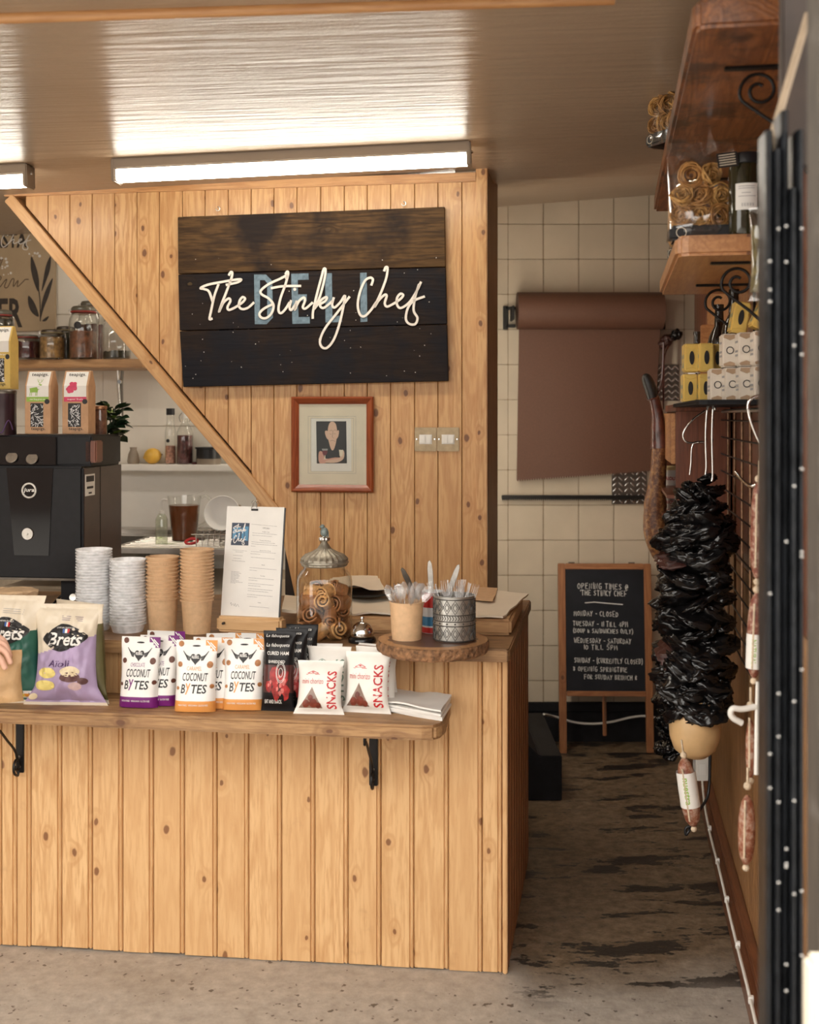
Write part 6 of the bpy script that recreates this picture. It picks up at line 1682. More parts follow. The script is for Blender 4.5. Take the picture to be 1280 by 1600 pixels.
# ------------------------------------------------------------------ chalkboard
Yc = 5.88; k = Yc/FPX
cbd = thing('chalkboard', 'wood framed chalkboard with handwritten opening times, leaning on the tiled wall', 'chalkboard', (bx(948)*Yc/Yb, Yc, 0), (RAD(-5.5), 0, RAD(-1.5)))
def ch(px, py): return ((px-948.5)*k, (1175-py)*k*1.004)
def cbox(name, a, b2, y0, y1, m, bevel=.003):
    p, q = ch(*a), ch(*b2); return MB().box(p[0], q[0], y0, y1, q[1], p[1]).build(name, m, cbd, bevel=bevel)
cbox('stile', (875,882), (886.5,1176), -.012, .012, M['board_frame']); cbox('stile', (1010.5,882), (1022,1174), -.012, .012, M['board_frame'])
M['frame_rail'] = wood('frame_rail', (.40,.17,.065), (.20,.07,.025), axis=0, knots=.05, rough=.45)
cbox('rail', (886.5,882), (1010.5,891), -.012, .012, M['frame_rail']); cbox('rail', (887,1080), (1011,1088), -.012, .012, M['frame_rail'])
cbox('writing_panel', (886,890), (1011,1081), -.003, .005, M['slate'], 0)
cbox('back_leg', (944,1085), (950,1150), .02, .03, M['board_frame']); 
for i in range(9):
    p = ch(947, 1088+i*5); mb = MB(); mb.tube([(p[0]+.004*math.cos(a)*(1 if i % 2 else .3), .004*math.sin(a)*0 - .006+.004*math.cos(a)*(.3 if i % 2 else 1), p[1]+.008*math.sin(a)) for a in [2*math.pi*q/10 for q in range(10)]], .0014, 5, closed=True); mb.build('chain_link', M['steel_dark'], cbd)
for px in (897, 992): p = ch(px, 881); MB().box(p[0]-.014, p[0]+.014, -.006, .016, p[1]-.004, p[1]+.003).build('hinge', M['steel_dark'], cbd)
def cz2(zx, zy): return ch(780+zx*.2375, 860+zy*.2375)
cmap = flatmap(-.0036)
LN = [("OPENING TIMES @", 530, 875, 258, 40), ("'THE STINKY CHEF", 548, 862, 302, 36), ("MONDAY - CLOSED", 505, 803, 436, 34), ("TUESDAY - 11 TILL 4PM", 498, 866, 502, 34), ("(SOUP & SANDWICHES ONLY)", 498, 896, 546, 30),
      ("WEDNESDAY - SATURDAY", 505, 886, 612, 34), ("10 TILL 5PM", 565, 796, 655, 32), ("SUNDAY - (CURRENTLY CLOSED)", 504, 957, 742, 34), ("* OPENING SPRINGTIME", 495, 857, 796, 32), ("FOR SUNDAY BRUNCH *", 568, 922, 848, 32)]
for s, a, b2, y, h in LN:
    p, q = cz2(a, y), cz2(b2, y); mb = MB()
    decal(mb, stroke_text(s, p[0], q[0], p[1], h*.2375*k, .0026, -.02), cmap); mb.build('chalk_line', M['chalk'], cbd)
mb = MB(); decal(mb, ribbon([cz2(580,352), cz2(640,347), cz2(720,354), cz2(828,362)], .004), cmap); mb.build('chalk_line', M['chalk'], cbd)

# low black plinth at the left of the passage, loose cable behind the board
mb = MB(); mb.prism([(bx(790)-.02, 0), (bx(868), 0), (bx(868), bz(1106)), (bx(838), bz(1106)), (bx(812), bz(1082)), (bx(790)-.02, bz(1082))], 0, .75)
o = mb.build('black_plinth', M['black_soft'], None, (0, 5.2, 0), bevel=.004); o.location = (-.075, 5.15, 0); tag(o, 'low black boxed step beside the counter, at the dark end of the passage', 'step')
mb = MB(); mb.tube(smooth_path([P(850,1116,5.9), P(868,1120,6.03), P(895,1128,6.03), P(925,1131,6.03), P(955,1128,6.03), P(985,1121,6.03), P(1010,1119,6.03), P(1040,1126,6.03), P(1075,1140,6.03)], 6), .006, 8)
o = mb.build('white_cable', M['white_plastic'], None, smooth=60); tag(o, 'white cable sagging along the dark skirting behind the chalkboard', 'cable')

# ------------------------------------------------------------------ shelves on the right-hand wall
def rpt(s, w, z): return Vector((RWX(s, w), s, z))
def wshelf(lab, s0, s1, w, z0, z1, m, mats_end=None, back=.0, round_near=True):
    t = thing('wall_shelf', lab, 'shelf', rpt(s0, 0, 0), -PSI, 'shelves on the right-hand wall')
    L = (s1-s0)/math.cos(PSI)
    pts = [(-.004, 0), (-w+.03, 0), (-w+.008, .01), (-w, .035), (-w, L), (-.004, L)]
    plan('board', pts[::-1], z0, z1, m, t, bevel=.008)
    return t
def scroll_bracket(t, y, z, w, drop=.2, r=.004, arm=.18):
    mb = MB(); mb.box(-w, -.0, y-.012, y+.012, z-.006, z); mb.box(-.006, 0, y-.012, y+.012, z-drop, z)
    b_ = mb.build('bracket', M['black_metal'], t, bevel=.002)
    pts = []
    for q in range(15):                 # scroll under the board's front
        a = RAD(-304 + q*36); R_ = .012 + .0028*q*.75
        pts.append((-w*.60 + R_*math.cos(a), y, z-.052 + R_*math.sin(a)))
    pts += [(-w*.60-.02, y, z-.085), (-w*.3, y, z-.145), (-.01, y, z-drop+.01)]
    MB().tube(smooth_path(pts, 3), r, 7).build('scroll', M['black_metal'], b_, smooth=60)
wA = wshelf('thick reddish wooden shelf highest on the right wall, scroll bracket beneath', 2.24, 4.3, .262, 2.388, 2.445, M['shelf_red'])
scroll_bracket(wA, .28, 2.388, .18, .24)
scroll_bracket(wA, 1.5, 2.388, .18, .24)
wB = wshelf('short thick wooden shelf below the highest one, carrying pasta and a jar', 2.86, 3.80, .262, 2.037, 2.087, M['shelf_orange'])
scroll_bracket(wB, .14, 2.037, .17, .22); scroll_bracket(wB, .66, 2.037, .17, .22)
wC = wshelf('narrow dark ledge on the right wall under the stacked butter', 3.02, 4.19, .206, 1.680, 1.692, M['black_soft'])
# dark shelving unit below
un = thing('wall_cupboard', 'dark red wooden shelf unit below the butter, tubs on its open side', 'shelf unit', rpt(4.2, 0, 0), -PSI)
MB().box(-.19, -.004, 0, .022, 1.18, 1.667).build('end_panel', M['redwood'], un, bevel=.002)
MB().box(-.19, -.004, .70, .722, 1.18, 1.667).build('end_panel', M['redwood'], un, bevel=.002)
MB().box(-.19, -.004, .0, .80, 1.668, 1.692).build('top', M['redwood'], un)
MB().box(-.205, -.19, .02, .70, 1.48, 1.66).build('fascia', M['shelf_orange'], un, bevel=.002)
MB().box(-.016, -.004, 0, .72, 1.18, 1.667).build('back', M['redwood'], un)
for z in (1.37, 1.275, 1.18): MB().box(-.22, -.004, .022, .70, z-.012, z).build('shelf_board', M['redwood'], un)
M['tub_lid'] = mat('cream_lid', (.74,.58,.30), .4, 0, .05, 10)
for z, lab in ((1.37, 'top white dip tub with yellow lid beside the ham'), (1.275, 'middle white dip tub with yellow lid beside the ham'), (1.18, 'lowest white dip tub with yellow lid beside the ham')):
    Y = 4.86; c = Vector(((1046-CENX)/FPX*Y, Y, z)); c.x = RWX(Y, .185)
    t = thing('dip_tub', lab, 'tub', c, -RAD(10), 'dip tubs on the dark shelf unit')
    h = .078
    MB().lathe([(.0001,0),(.028,0),(.035,h-.012),(.0001,h-.012)], 24).build('tub', M['white_plastic'], t, smooth=40)
    MB().lathe([(.035,h-.016),(.039,h-.015),(.039,h-.004),(.034,h),(.0001,h)], 24).build('lid', M['tub_lid'], t, smooth=40)
    mb = MB(); decal(mb, fit(text2d('AIOLI', 1, bold=.02), -.018, .022, .022, .036), lambda x, z: (x, -math.sqrt(.034**2-x*x)-.0006+.002*(.03-z)/.03, z)); mb.build('red_print', M['bag_red'], t)

# ------------------------------------------------------------------ butter
M['butter_y'] = mat('yellow_wrap', (.72,.50,.13), .35, 0, .1, 14, .25, 30, coat=.2); M['butter_w'] = mat('white_wrap', (.74,.66,.56), .35, 0, .08, 14, .25, 30, coat=.2); M['wrap_brown'] = mat('wrap_brown', (.40,.27,.17), .4)
def butter_proto(kind):
    w, d, h = (.045, .062, .088) if kind == 'y' else (.0405, .060, .092)
    t = thing('butter_pack', 'x', 'butter')
    m_ = M['butter_y'] if kind == 'y' else M['butter_w']
    MB().box(-w/2, w/2, -d/2, d/2, 0, h).build('pack', m_, t, bevel=.004)
    mb = MB()                            # folded end flap on the front
    mb.prism([(-w*.44, h*.88), (0, h*.80), (w*.44, h*.88), (w*.40, h*.97), (-w*.40, h*.97)], -d/2-.0018, -d/2+.002); m2_ = m_ if kind == 'y' else M['wrap_brown']; mb.build('end_fold', m2_, t, bevel=.0008, bseg=1); mb = MB(); mb.prism([(-w*.44, h*.10), (-w*.4, h*.03), (w*.4, h*.03), (w*.44, h*.10), (0, h*.17)], -d/2-.0018, -d/2+.002)
    mb.build('end_fold', m_ if kind == 'y' else M['wrap_brown'], t, bevel=.0008, bseg=1)
    mb = MB()
    if kind == 'y':
        decal(mb, disc2d(0, h*.5, w*.17, h*.24), flatmap(-d/2-.0022)); mb.build('oval_print', M['ink'], t)
        q = MB(); decal(q, fit(text2d('BEURRE', 1, bold=.02), -.04, .04, -.004, .004), lambda x, z: (-w/2-.0004, -x*.6, h*.55+z*1.4)); decal(q, poly2d([(-.015, -.035), (.015, -.035), (0, -.015)]), lambda x, z: (-w/2-.0004, -x, h*.55+z)); q.build('side_print', M['bag_green'], t)
    else:
        ring = [(w*.23*math.cos(2*math.pi*i/24), h*.5 + w*.23*math.sin(2*math.pi*i/24)) for i in range(25)]
        decal(mb, ribbon(ring, .0026), flatmap(-d/2-.0012)); mb.build('ring_print', M['ink'], t)
        q = MB()
        for z in (.3, .42, .7): decal(q, rect2d(-.02, .02, h*z, h*z+.006), lambda x, z_: (-w/2-.0004, -x, z_))
        q.build('side_print', M['ink_grey'], t)
    return t
by, bw_ = butter_proto('y'), butter_proto('w')
BZ = 1.692
first = {'y': True, 'w': True}
def butter(kind, px, Y, row, label, rz=-5, z=None, ry=0):
    root = by if kind == 'y' else bw_
    loc = Vector(((px-CENX)/FPX*Y, Y, BZ + row*.094 if z is None else z))
    o = root if first[kind] else dup(root, loc)
    first[kind] = False; o.location = loc; o.rotation_euler = (0, RAD(ry), RAD(rz)); o['label'] = label; o['group'] = 'butter packs stacked on the right-hand wall'
butter('y', 1077, 3.75, 0, 'yellow butter pack, bottom row, leftmost'); butter('y', 1101, 3.72, 0, 'yellow butter pack, bottom row, half hidden by white pack')
butter('y', 1079, 3.75, 1, 'yellow butter pack, upper row, leftmost'); butter('y', 1102, 3.72, 1, 'yellow butter pack, upper row, second from the left'); butter('y', 1119, 3.76, 1, 'yellow butter pack, upper row, mostly behind white pack')
for q, (px, Y) in enumerate(((1119, 3.42), (1142, 3.36), (1164, 3.30), (1187, 3.24))): butter('w', px, Y, 0, 'white butter pack with ring mark, bottom row, %s from the left' % ('first', 'second', 'third', 'fourth')[q])
for q, (px, Y) in enumerate(((1138, 3.36), (1163, 3.30), (1187, 3.24))): butter('w', px, Y, 1, 'white butter pack with ring mark, upper row, %s from the left' % ('first', 'second', 'third')[q])
butter('y', 1151, 3.36, 0, 'yellow butter pack on top of the white packs, left one', -6, BZ+.188, 10); butter('y', 1182, 3.28, 0, 'yellow butter pack on top of the white packs, tilted right', -6, BZ+.195, 24)

# bottles and boards behind the butter
M['bottle_dark'] = mat('dark_bottle', (.012,.008,.006), .08, 0, .2, 20, coat=.3)
def wine(px, Y, lab, w, tilt=0, label_=True, h=.30):
    c = Vector((RWX(Y, w), Y, 1.692)); t = thing('wine_bottle', lab, 'bottle', c, (RAD(tilt), 0, 0), 'bottles behind the butter')
    MB().lathe([(.0001,0),(.034,0),(.037,.004),(.037,h*.62),(.033,h*.68),(.016,h*.78),(.014,h*.95),(.016,h*.96),(.016,h),(.0001,h)], 24).build('glass_body', M['bottle_dark'], t, smooth=45)
    if label_:
        MB().lathe([(.0374,h*.30),(.0374,h*.58)], 24, cap0=False, cap1=False).build('paper_label', M['white'], t, smooth=45)
        mb = MB()
        for i in range(5):
            for j in range(3): mb.box(-.018+.013*j, -.009+.013*j, -.0384, -.0372, h*.33+i*.013, h*.33+i*.013+.006)
        mb.build('label_print', M['ink'], t)
wine(1090, RW(1090, .07), 'dark wine bottle with printed white label behind the yellow butter', .07)
wine(1122, RW(1124,.06), 'plain dark bottle behind the upper yellow butter packs', .06, 0, False, .33); wine(1146, RW(1147,.05), 'plain dark bottle standing behind the white butter packs', .05, 0, False, .34)
o = MB().box(-.03, .03, -.009, .009, 0, .30).build('serving_board', M['shelf_orange'], None, (RWX(4.5, .055), 4.5, 1.692), (0, 0, -PSI), bevel=.004); tag(o, 'upright pale wooden serving board between the dark bottles', 'board')

# ------------------------------------------------------------------ things on the upper shelves
M['pasta'] = mat('egg_pasta', (.56,.32,.105), .55, 0, .25, 60, .2); M['pasta_d'] = mat('wheat_pasta', (.46,.24,.08), .55, 0, .3, 60, .2)
def nest(seed, r=.033):
    rg = random.Random(seed); mb = MB()
    for q in range(18):
        R_ = r*rg.uniform(.2, 1); z = rg.uniform(-.010,.010); ph = rg.uniform(0, 6)
        mb.tube([(R_*math.cos(a+ph)*rg.uniform(.94,1.06), R_*math.sin(a+ph)*rg.uniform(.94,1.06), z + .007*math.sin(2*a+ph)) for a in [i*.42 for i in range(15)]], .0024, 4, closed=True)
    return mb.mesh('pasta_nest', M['pasta'] if seed % 2 else M['pasta_d'], smooth=60)
nm_ = [nest(i) for i in range(4)]
def pasta_bag(lab, c, w, h, d, rz, n, top, seed, nests=True, lean=0, labm='ink'):
    t = thing('pasta_bag', lab, 'pasta bag', c, (RAD(lean), 0, RAD(rz)), 'cellophane bags on the right-hand shelves')
    b = Bag(w, h, d, 'pouch', seed, .008)
    obj('film', b.mesh('film', [M['film']], lambda a, s: 0, 14, 18), t)
    mb = MB()                            # crumpled peaks at the mouth
    rg = random.Random(seed)
    for q in range(5):
        x = -w*.45 + w*.9*q/4; pk = h*rg.uniform(.12,.26)
        mb.add([(x-w*.16, rg.uniform(-.02,.02), h*.86), (x+w*.02, -.02, h*.90), (x+w*.15, rg.uniform(-.01,.02), h*.86), (x+rg.uniform(-.02,.02), .0, h+pk-h*.08)], [(0,1,3),(1,2,3)])
    mb.build('film_peak', M['film'], t, fix=False)
    MB().box(-w*.47, w*.47, -d*.42, d*.42, 0, .038).build('base_label', M[labm], t, bevel=.008)
    mb = MB(); ring = [(-w*.30+.012*math.cos(2*math.pi*i/16), .019+.012*math.sin(2*math.pi*i/16)) for i in range(17)]; decal(mb, ribbon(ring, .0018), flatmap(-d*.42-.0006)); mb.build('label_mark', M['cream'], t)
    R_ = Matrix.Rotation(RAD(rz), 4, 'Z')
    if nests:
        rg = random.Random(seed+1); q = 0
        for row in range(3):
            for i in range(3 if row < 2 else 2):
                x = (-.28 + .28*i + (.14 if row == 2 else 0))*w; p = R_ @ Vector((x, -d*.14, .062 + row*.052))
                o = obj('pasta_nest', nm_[q % 4], None, Vector(c)+p, (RAD(rg.uniform(40,110)), RAD(rg.uniform(-40,40)), RAD(rg.uniform(-40,40)))); q += 1
                o.scale = (.95,)*3
                tag(o, 'coiled pasta nest in ' + n, 'pasta', 'pasta nests in ' + n)
    return t
c = Vector(((1094-CENX)/FPX*3.02, 3.02, 2.087)); pasta_bag('clear bag of coiled pasta nests beside the dark jar on the middle shelf', c, .165, .25, .10, -8, 'the big clear bag beside the dark jar', 0, 3)
c = Vector((RWX(3.35, .20), 3.35, 2.087)); pasta_bag('clear pasta bag bulging over the far edge of the middle shelf', c, .14, .22, .09, -70, 'the clear bag at the far edge of the middle shelf', 0, 5)
c = Vector((RWX(3.52, .245), 3.52, 2.445)); pasta_bag('clear pasta bag bulging over the edge of the highest shelf', c, .15, .24, .10, -60, 'the clear bag on the highest shelf', 0, 8)
# dark jar with white label
Y = 2.93; k = Y/FPX; c = Vector(((1166-CENX)/FPX*Y, Y, 2.087))
dj = thing('olive_jar', 'dark glass jar with black lid and white label on the middle shelf', 'jar', c)
r_, h = 27*k, 128*k
M['green_glass'] = mat('dark_green_contents', (.022,.02,.008), .1, 0, .4, 30, .15, 30, coat=.5)
MB().lathe([(.0001,0),(r_*.95,0),(r_,.006),(r_,h*.82),(r_*.9,h*.88)], 30).build('glass_body', M['green_glass'], dj, smooth=45); MB().lathe([(r_*.97,h*.87),(r_*1.02,h*.88),(r_*1.02,h*.97),(r_*.96,h),(.0001,h)], 30).build('lid', M['black_plastic'], dj, smooth=45)
def cylm(R_, off): return lambda x, z: (R_*math.sin(x/R_) , -R_*math.cos(x/R_)-off, z)
mb = MB(); decal(mb, rect2d(-.038, .016, h*.30, h*.62, 10, 1), cylm(r_, .0006)); lb = mb.build('paper_label', M['white'], dj)
mb = MB()
for z, a, b2 in ((.58,-.03,.01), (.555,-.03,.01), (.50,-.022,.0), (.46,-.03,.012)): decal(mb, rect2d(a, b2, h*z, h*z+.0015, 5, 1), cylm(r_, .001))
for i in range(14): decal(mb, rect2d(-.022+.0022*i, -.022+.0022*i+(.0006 if i % 3 else .0014), h*.34, h*.38), cylm(r_, .001))
mb.build('label_print', M['ink_grey'], lb)
mb = MB(); mb.box(-.05, .0, -.001, .0, 0, .035); tgp = mb.build('hang_tag', M['ink'], dj, (-r_*.9+.01, -r_*.9, h*.83), (0, RAD(-8), 0))
mb = MB(); [mb.box(-.046, -.006, -.0016, -.001, .005+.006*i, .007+.006*i) for i in range(5)]; mb.build('tag_print', M['cream'], tgp)
# bag of dried herbs hanging at the near end
Y = 2.70; k = Y/FPX
c = Vector(((1192-CENX)/FPX*Y, Y, CAMH+(HORY-470)/FPX*Y)); M['dried_green'] = mat('dried_herbs', (.16,.13,.05), .7, 0, .7, 40, .8, 40)
hb = thing('herb_bag', 'clear bag of dried green herbs hung at the near end of the middle shelf', 'herb bag', c, -RAD(20))
b = Bag(.06, .21, .045, 'pillow', 14, .006); b2 = Bag(.054, .15, .038, 'pillow', 15, .006)
obj('film', b.mesh('film', [M['film']], lambda a, s: 0), hb); obj('herbs', b2.mesh('herbs', [M['dried_green']], lambda a, s: 0), hb, (0, 0, .02))
MB().tube([(0,0,.205),(.03,.0,.24),(.06,.01,.245)], .002, 6).build('hanger', M['steel_dark'], hb)

# ------------------------------------------------------------------ wire grid, hooks, hanging sausages
M['bronze'] = mat('rusty_wire', (.16,.085,.045), .45, .6, .4, 60, .3)
gr = thing('wire_grid', 'black wire grid with rounded corners fixed along the right wall', 'grid', rpt(2.95, .03, 0), -PSI)
Lg = 1.5; zt, zb_ = 1.665, .93
mb = MB(); fr_ = smooth_path([(0,0,zb_),(0,0,zt-.06),(0,.012,zt-.012),(0,.06,zt),(0,Lg-.06,zt),(0,Lg-.012,zt-.012),(0,Lg,zt-.06),(0,Lg,zb_)], 4); mb.tube(fr_, .006, 8); mb.build('outer_frame', M['steel_brushed'], gr, smooth=60)
for i in range(1, 7): MB().tube([(0, Lg*i/7, zb_), (0, Lg*i/7, zt)], .0045, 6).build('upright_wire', M['bronze'] if 'bronze' in M else M['steel_dark'], gr)
for j in range(13): MB().tube([(-.004, 0, zb_+(zt-zb_)*j/12.5), (-.004, Lg, zb_+(zt-zb_)*j/12.5)], .0028, 6).build('cross_wire', M['black_metal'], gr)

def hook(lab, pts, r=.004, m='chrome'):
    mb = MB(); mb.tube(smooth_path(pts, 5), r, 8); o = mb.build('meat_hook', M[m], None, smooth=60); tag(o, lab, 'hook'); return o
Yk = 3.70
hook('long chrome hook holding up the black string, left prong', [P(1118,640,Yk), P(1112,628,Yk), P(1106,636,Yk), P(1103,680,Yk), P(1104,730,Yk), P(1100,752,Yk), P(1095,756,Yk)])
hook('long chrome hook holding up the black string, right prong', [P(1126,632,Yk-.05), P(1120,622,Yk-.05), P(1115,632,Yk-.05), P(1113,680,Yk-.05), P(1114,740,Yk-.05), P(1112,752,Yk-.05)])
hook('triangular chrome hanger bent out to the left of the long hooks', [P(1102,642,Yk+.05), P(1085,654,Yk+.05), P(1070,672,Yk+.05), P(1068,684,Yk+.05), P(1076,692,Yk+.05), P(1100,691,Yk+.05), P(1083,694,Yk+.05), P(1080,725,Yk+.05), P(1078,742,Yk+.05)], .0032)
hook('chrome hook bar slanting at the right above the salami', [P(1196,616,3.0), P(1176,622,3.0), P(1169,634,3.0), P(1174,660,3.0), P(1186,690,3.0), P(1197,712,3.0)])
hook('short chrome prong pointing down beside the upper salami', [P(1149,737,3.1), P(1160,750,3.05), P(1172,760,3.0), P(1182,758,2.98)])

M['pepper'] = mat('black_dried_skin', (.007,.0065,.007), .17, 0, .3, 30); M['pepper_r'] = mat('dark_red_skin', (.05,.012,.008), .3, 0, .4, 40, .4, coat=.3)
def shrivel(seed, m):
    bm = bmesh.new(); bmesh.ops.create_icosphere(bm, subdivisions=4, radius=1)
    for v in bm.verts:
        p = v.co; n1 = noise.noise(p*1.3 + Vector((seed*5,0,0))); w_ = noise.noise_vector(p*1.1)*.5
        n2 = 1-abs(noise.noise((p+w_)*2.4 + Vector((0,seed*3,0))))*3; v.co = p*(1 + .34*n1 + .22*max(-.6, n2))
    me = bpy.data.meshes.new('dried_pepper'); bm.to_mesh(me); bm.free(); me.materials.append(m)
    me.polygons.foreach_set('use_smooth', [True]*len(me.polygons)); return me
pm_ = [shrivel(i, M['pepper']) for i in range(5)]; pr_ = shrivel(9, M['pepper_r'])
def pepper_string(lab, spine, rad, n, seed):
    rg = random.Random(seed); base = spine[-1]
    t = thing('pepper_string', lab, 'dried peppers', base)
    sp = smooth_path(spine, 8)
    MB().tube([p-Vector(base) for p in sp], .006, 6).build('cord', M['kraft_dark'], t)
    for i in range(n):
        f = (i+.5)/n*(len(sp)-1); j = min(len(sp)-2, int(f)); c = sp[j].lerp(sp[j+1], f-j)
        a = i*2.4 + rg.uniform(-.4,.4); R_ = rad(f/(len(sp)-1))
        c = c + Vector((math.cos(a)*R_*.68, math.sin(a)*R_*.68, rg.uniform(-.015,.015)))
        o = obj('dried_pepper', pr_ if rg.random() < .03 else pm_[rg.randrange(5)], t, c-Vector(base), (RAD(rg.uniform(-35,35)), RAD(rg.uniform(-35,35)), a))
        s_ = R_*rg.uniform(.50,.68); o.scale = (s_*1.15, s_*1.15, s_*rg.uniform(.35,.6))
Yp = 3.68
pepper_string('long thick string of glossy black dried peppers hanging on the right wall', [P(1094,752,Yp), P(1090,830,Yp), P(1084,920,Yp), P(1086,1010,Yp), P(1086,1070,Yp), P(1094,1112,Yp)], lambda t: .030 + .056*min(1, t*4.5)**.7 - .012*max(0, t-.8)*5, 130, 5)
pepper_string('thinner string of black dried peppers showing left of the pale cheese', [P(1056,1035,4.2), P(1046,1090,4.2), P(1050,1140,4.2), P(1046,1180,4.2)], lambda t: .040, 26, 8)

M['cheese'] = mat('cheese_rind', (.66,.43,.21), .42, 0, .18, 9, .25, 30, coat=.2); M['string'] = mat('butcher_string', (.62,.50,.36), .8, 0, .2, 100)
Yq = 3.66; k = Yq/FPX; c = P(1086, 1184, Yq)
cs_ = thing('hanging_cheese', 'pale gourd shaped cheese hanging below the string of black peppers', 'cheese', c)
MB().lathe([(.0001,0),(18*k,2*k),(32*k,14*k),(39*k,34*k),(40*k,54*k),(36*k,80*k),(28*k,108*k),(20*k,130*k),(15*k,150*k),(.0001,158*k)], 32).build('cheese', M['cheese'], cs_, smooth=60)
mb = MB(); mb.tube([(30*k*math.cos(a), 30*k*math.sin(a), 100*k) for a in [2*math.pi*i/24 for i in range(24)]], .003, 6, closed=True); mb.tube([(0,0,150*k),(0,.02,300*k)], .002, 5); mb.build('string', M['string'], cs_)
# salamis
def sal_mat(name, c1, c2, c3=(.44,.29,.22)):
    m, nt, b = _base(name); v, raw = coords(nt); n_ = noisen(nt, raw, 60, 3, .7)
    nt.links.new(ramp(nt, n_, [(.38, c1), (.5, c2), (.62, c3)]), b.inputs['Base Color']); b.inputs['Roughness'].default_value = .45
    bumpn(nt, b, n_, .5, .006); return m
M['salami'] = sal_mat('salami', (.17,.045,.03), (.26,.10,.065)); M['salami_b'] = sal_mat('chorizo_skin', (.22,.06,.03), (.33,.15,.09)); M['casing'] = mat('white_casing', (.70,.62,.52), .5, 0, .12, 60, .2)
def salami(lab, px, pt, pb, wpx, Y, m='salami', label_=None, tilt=0.0, rz=0, tag_txt=None, cord=True):
    k = Y/FPX; L = (pb-pt)*k; r = wpx*k/2; c = P(px, pb, Y)
    t = thing('salami', lab, 'salami', c, (0, RAD(tilt), RAD(rz)), 'sausages hanging on the right wall')
    rg = random.Random(int(px+pb)); prof = [(.0001, 0), (r*.35, .004), (r*.75, .02), (r*.96, .05)] + [(r*(1+rg.uniform(-.05,.03)), .05+(L-.1)*i/8) for i in range(1, 8)] + [(r*.93, L-.05), (r*.7, L-.02), (r*.3, L-.004), (.0001, L)]
    prof = [(a, min(L, z*min(1, L/.2))) if L < .2 else (a, z) for a, z in prof]; prof.sort(key=lambda q: q[1])
    MB().lathe(prof, 22).build('sausage', M[m], t, smooth=60)
    if cord:
        mb = MB(); mb.tube([(-r*.5, -r*.9, L*i/8) for i in range(1, 8)], .0025, 5); mb.tube([(0,0,L),(0,.0,L+.05)], .003, 6); mb.ball((0,0,-.006), .009, 8, 6); mb.ball((0,0,L+.006), .010, 8, 6)
        mb.build('string', M['string'], t, smooth=60)
    if label_:
        z0, z1 = label_[0]*L, label_[1]*L
        lw = MB().lathe([(r*1.05,z0),(r*1.06,(z0+z1)/2),(r*1.05,z1)], 24, cap0=False, cap1=False).build('paper_label', M['white'], t, smooth=60)
        mb = MB(); g = fit(rot90(text2d(tag_txt or 'NATURAL', 1, bold=.02)), -r*.25, r*.3, z0+.012, z1-.012)
        decal(mb, ([(x*-1, z0+z1-z) for x, z in g[0]], g[1]), lambda x, z: (r*1.08*math.sin(x/r-.35), -r*1.08*math.cos(x/r-.35), z)); mb.build('green_print', M['tea_green'], lw)
    return t
salami('upper reddish salami with pale string, hanging right of the wire grid', 1183, 752, 905, 22, 2.92, 'salami', None, 1)
salami('thick salami with a broad white paper label, right of the wire grid', 1178, 925, 1060, 25, 2.92, 'salami', (.12,.52), 2, 0, 'NATURAL')
salami('slim speckled salami hanging beside the white plastic tube', 1173, 1106, 1216, 15, 2.90, 'salami_b', None, 0)
salami('lowest thick speckled salami near the bottom of right wall', 1166, 1232, 1352, 26, 2.88, 'salami_b', None, 1)
salami('short salami with white label and green lettering under the pale cheese', 1084, 1182, 1292, 29, 3.45, 'salami_b', (.30,.80), -8, 0, 'nuestra')
Y = 2.88; mb = MB(); mb.tube([P(1185,1065,Y), P(1183,1140,Y), P(1182,1210,Y)], .006, 8); mb.tube(smooth_path([P(1182,1104,Y), P(1160,1108,Y), P(1146,1107,Y), P(1142,1114,Y), P(1146,1122,Y), P(1160,1130,Y)],4), .0075, 8)
o = mb.build('white_hook_rail', M['white_plastic'], None, smooth=60); tag(o, 'white plastic coated hook tube beside the slim salami', 'hook')
# ham
M['ham'] = sal_mat('cured_ham_skin', (.085,.026,.01), (.17,.065,.022), (.30,.145,.05)); M['ham_shank'] = mat('ham_shank', (.085,.022,.014), .35, 0, .5, 25, .4, 30, coat=.3); M['hoof'] = mat('hoof', (.02,.018,.017), .4)
Yh = 4.75; base = P(1046, 884, Yh)
hm = thing('cured_ham', 'whole cured ham leg with black hoof hanging by the brown paper', 'ham', base)
q = lambda px, py: P(px, py, Yh) - base
MB().tube(smooth_path([q(1046,886), q(1036,862), q(1027,835), q(1024,805), q(1025,775), q(1028,748), q(1030,720), q(1031,690)], 4), [0.003,0.023,0.035,0.043,0.047,0.048,0.050,0.051,0.051,0.051,0.050,0.048,0.047,0.044,0.046,0.043,0.040,0.037,0.036,0.034,0.033,0.032,0.031,0.031,0.031,0.030,0.030,0.029,0.028][:29], 20).build('meat', M['ham'], hm, smooth=60)
MB().tube(smooth_path([q(1031,700), q(1029,670), q(1028,650), q(1024,630), q(1021,618)], 4), [.036,.034,.032,.03,.029,.027,.026,.025,.024,.023,.022,.022,.022,.022,.022,.02,.018], 14).build('shank', M['ham_shank'], hm, smooth=60)
MB().tube(smooth_path([q(1021,624), q(1017,608), q(1011,592), q(1008,584)], 4), [.021,.022,.023,.024,.024,.024,.024,.022,.021,.019,.016,.012,.006], 12).build('hoof', M['hoof'], hm, smooth=60)
mb = MB(); mb.tube([q(1021,624)+Vector((.024*math.cos(a), .024*math.sin(a), .004*math.sin(3*a))) for a in [i*.45 for i in range(14)]], .003, 6, closed=True); mb.tube(smooth_path([q(1023,624), q(1033,600), q(1036,570), q(1037,535)],4), .004, 6); mb.build('rope', M['ham_shank'], hm)
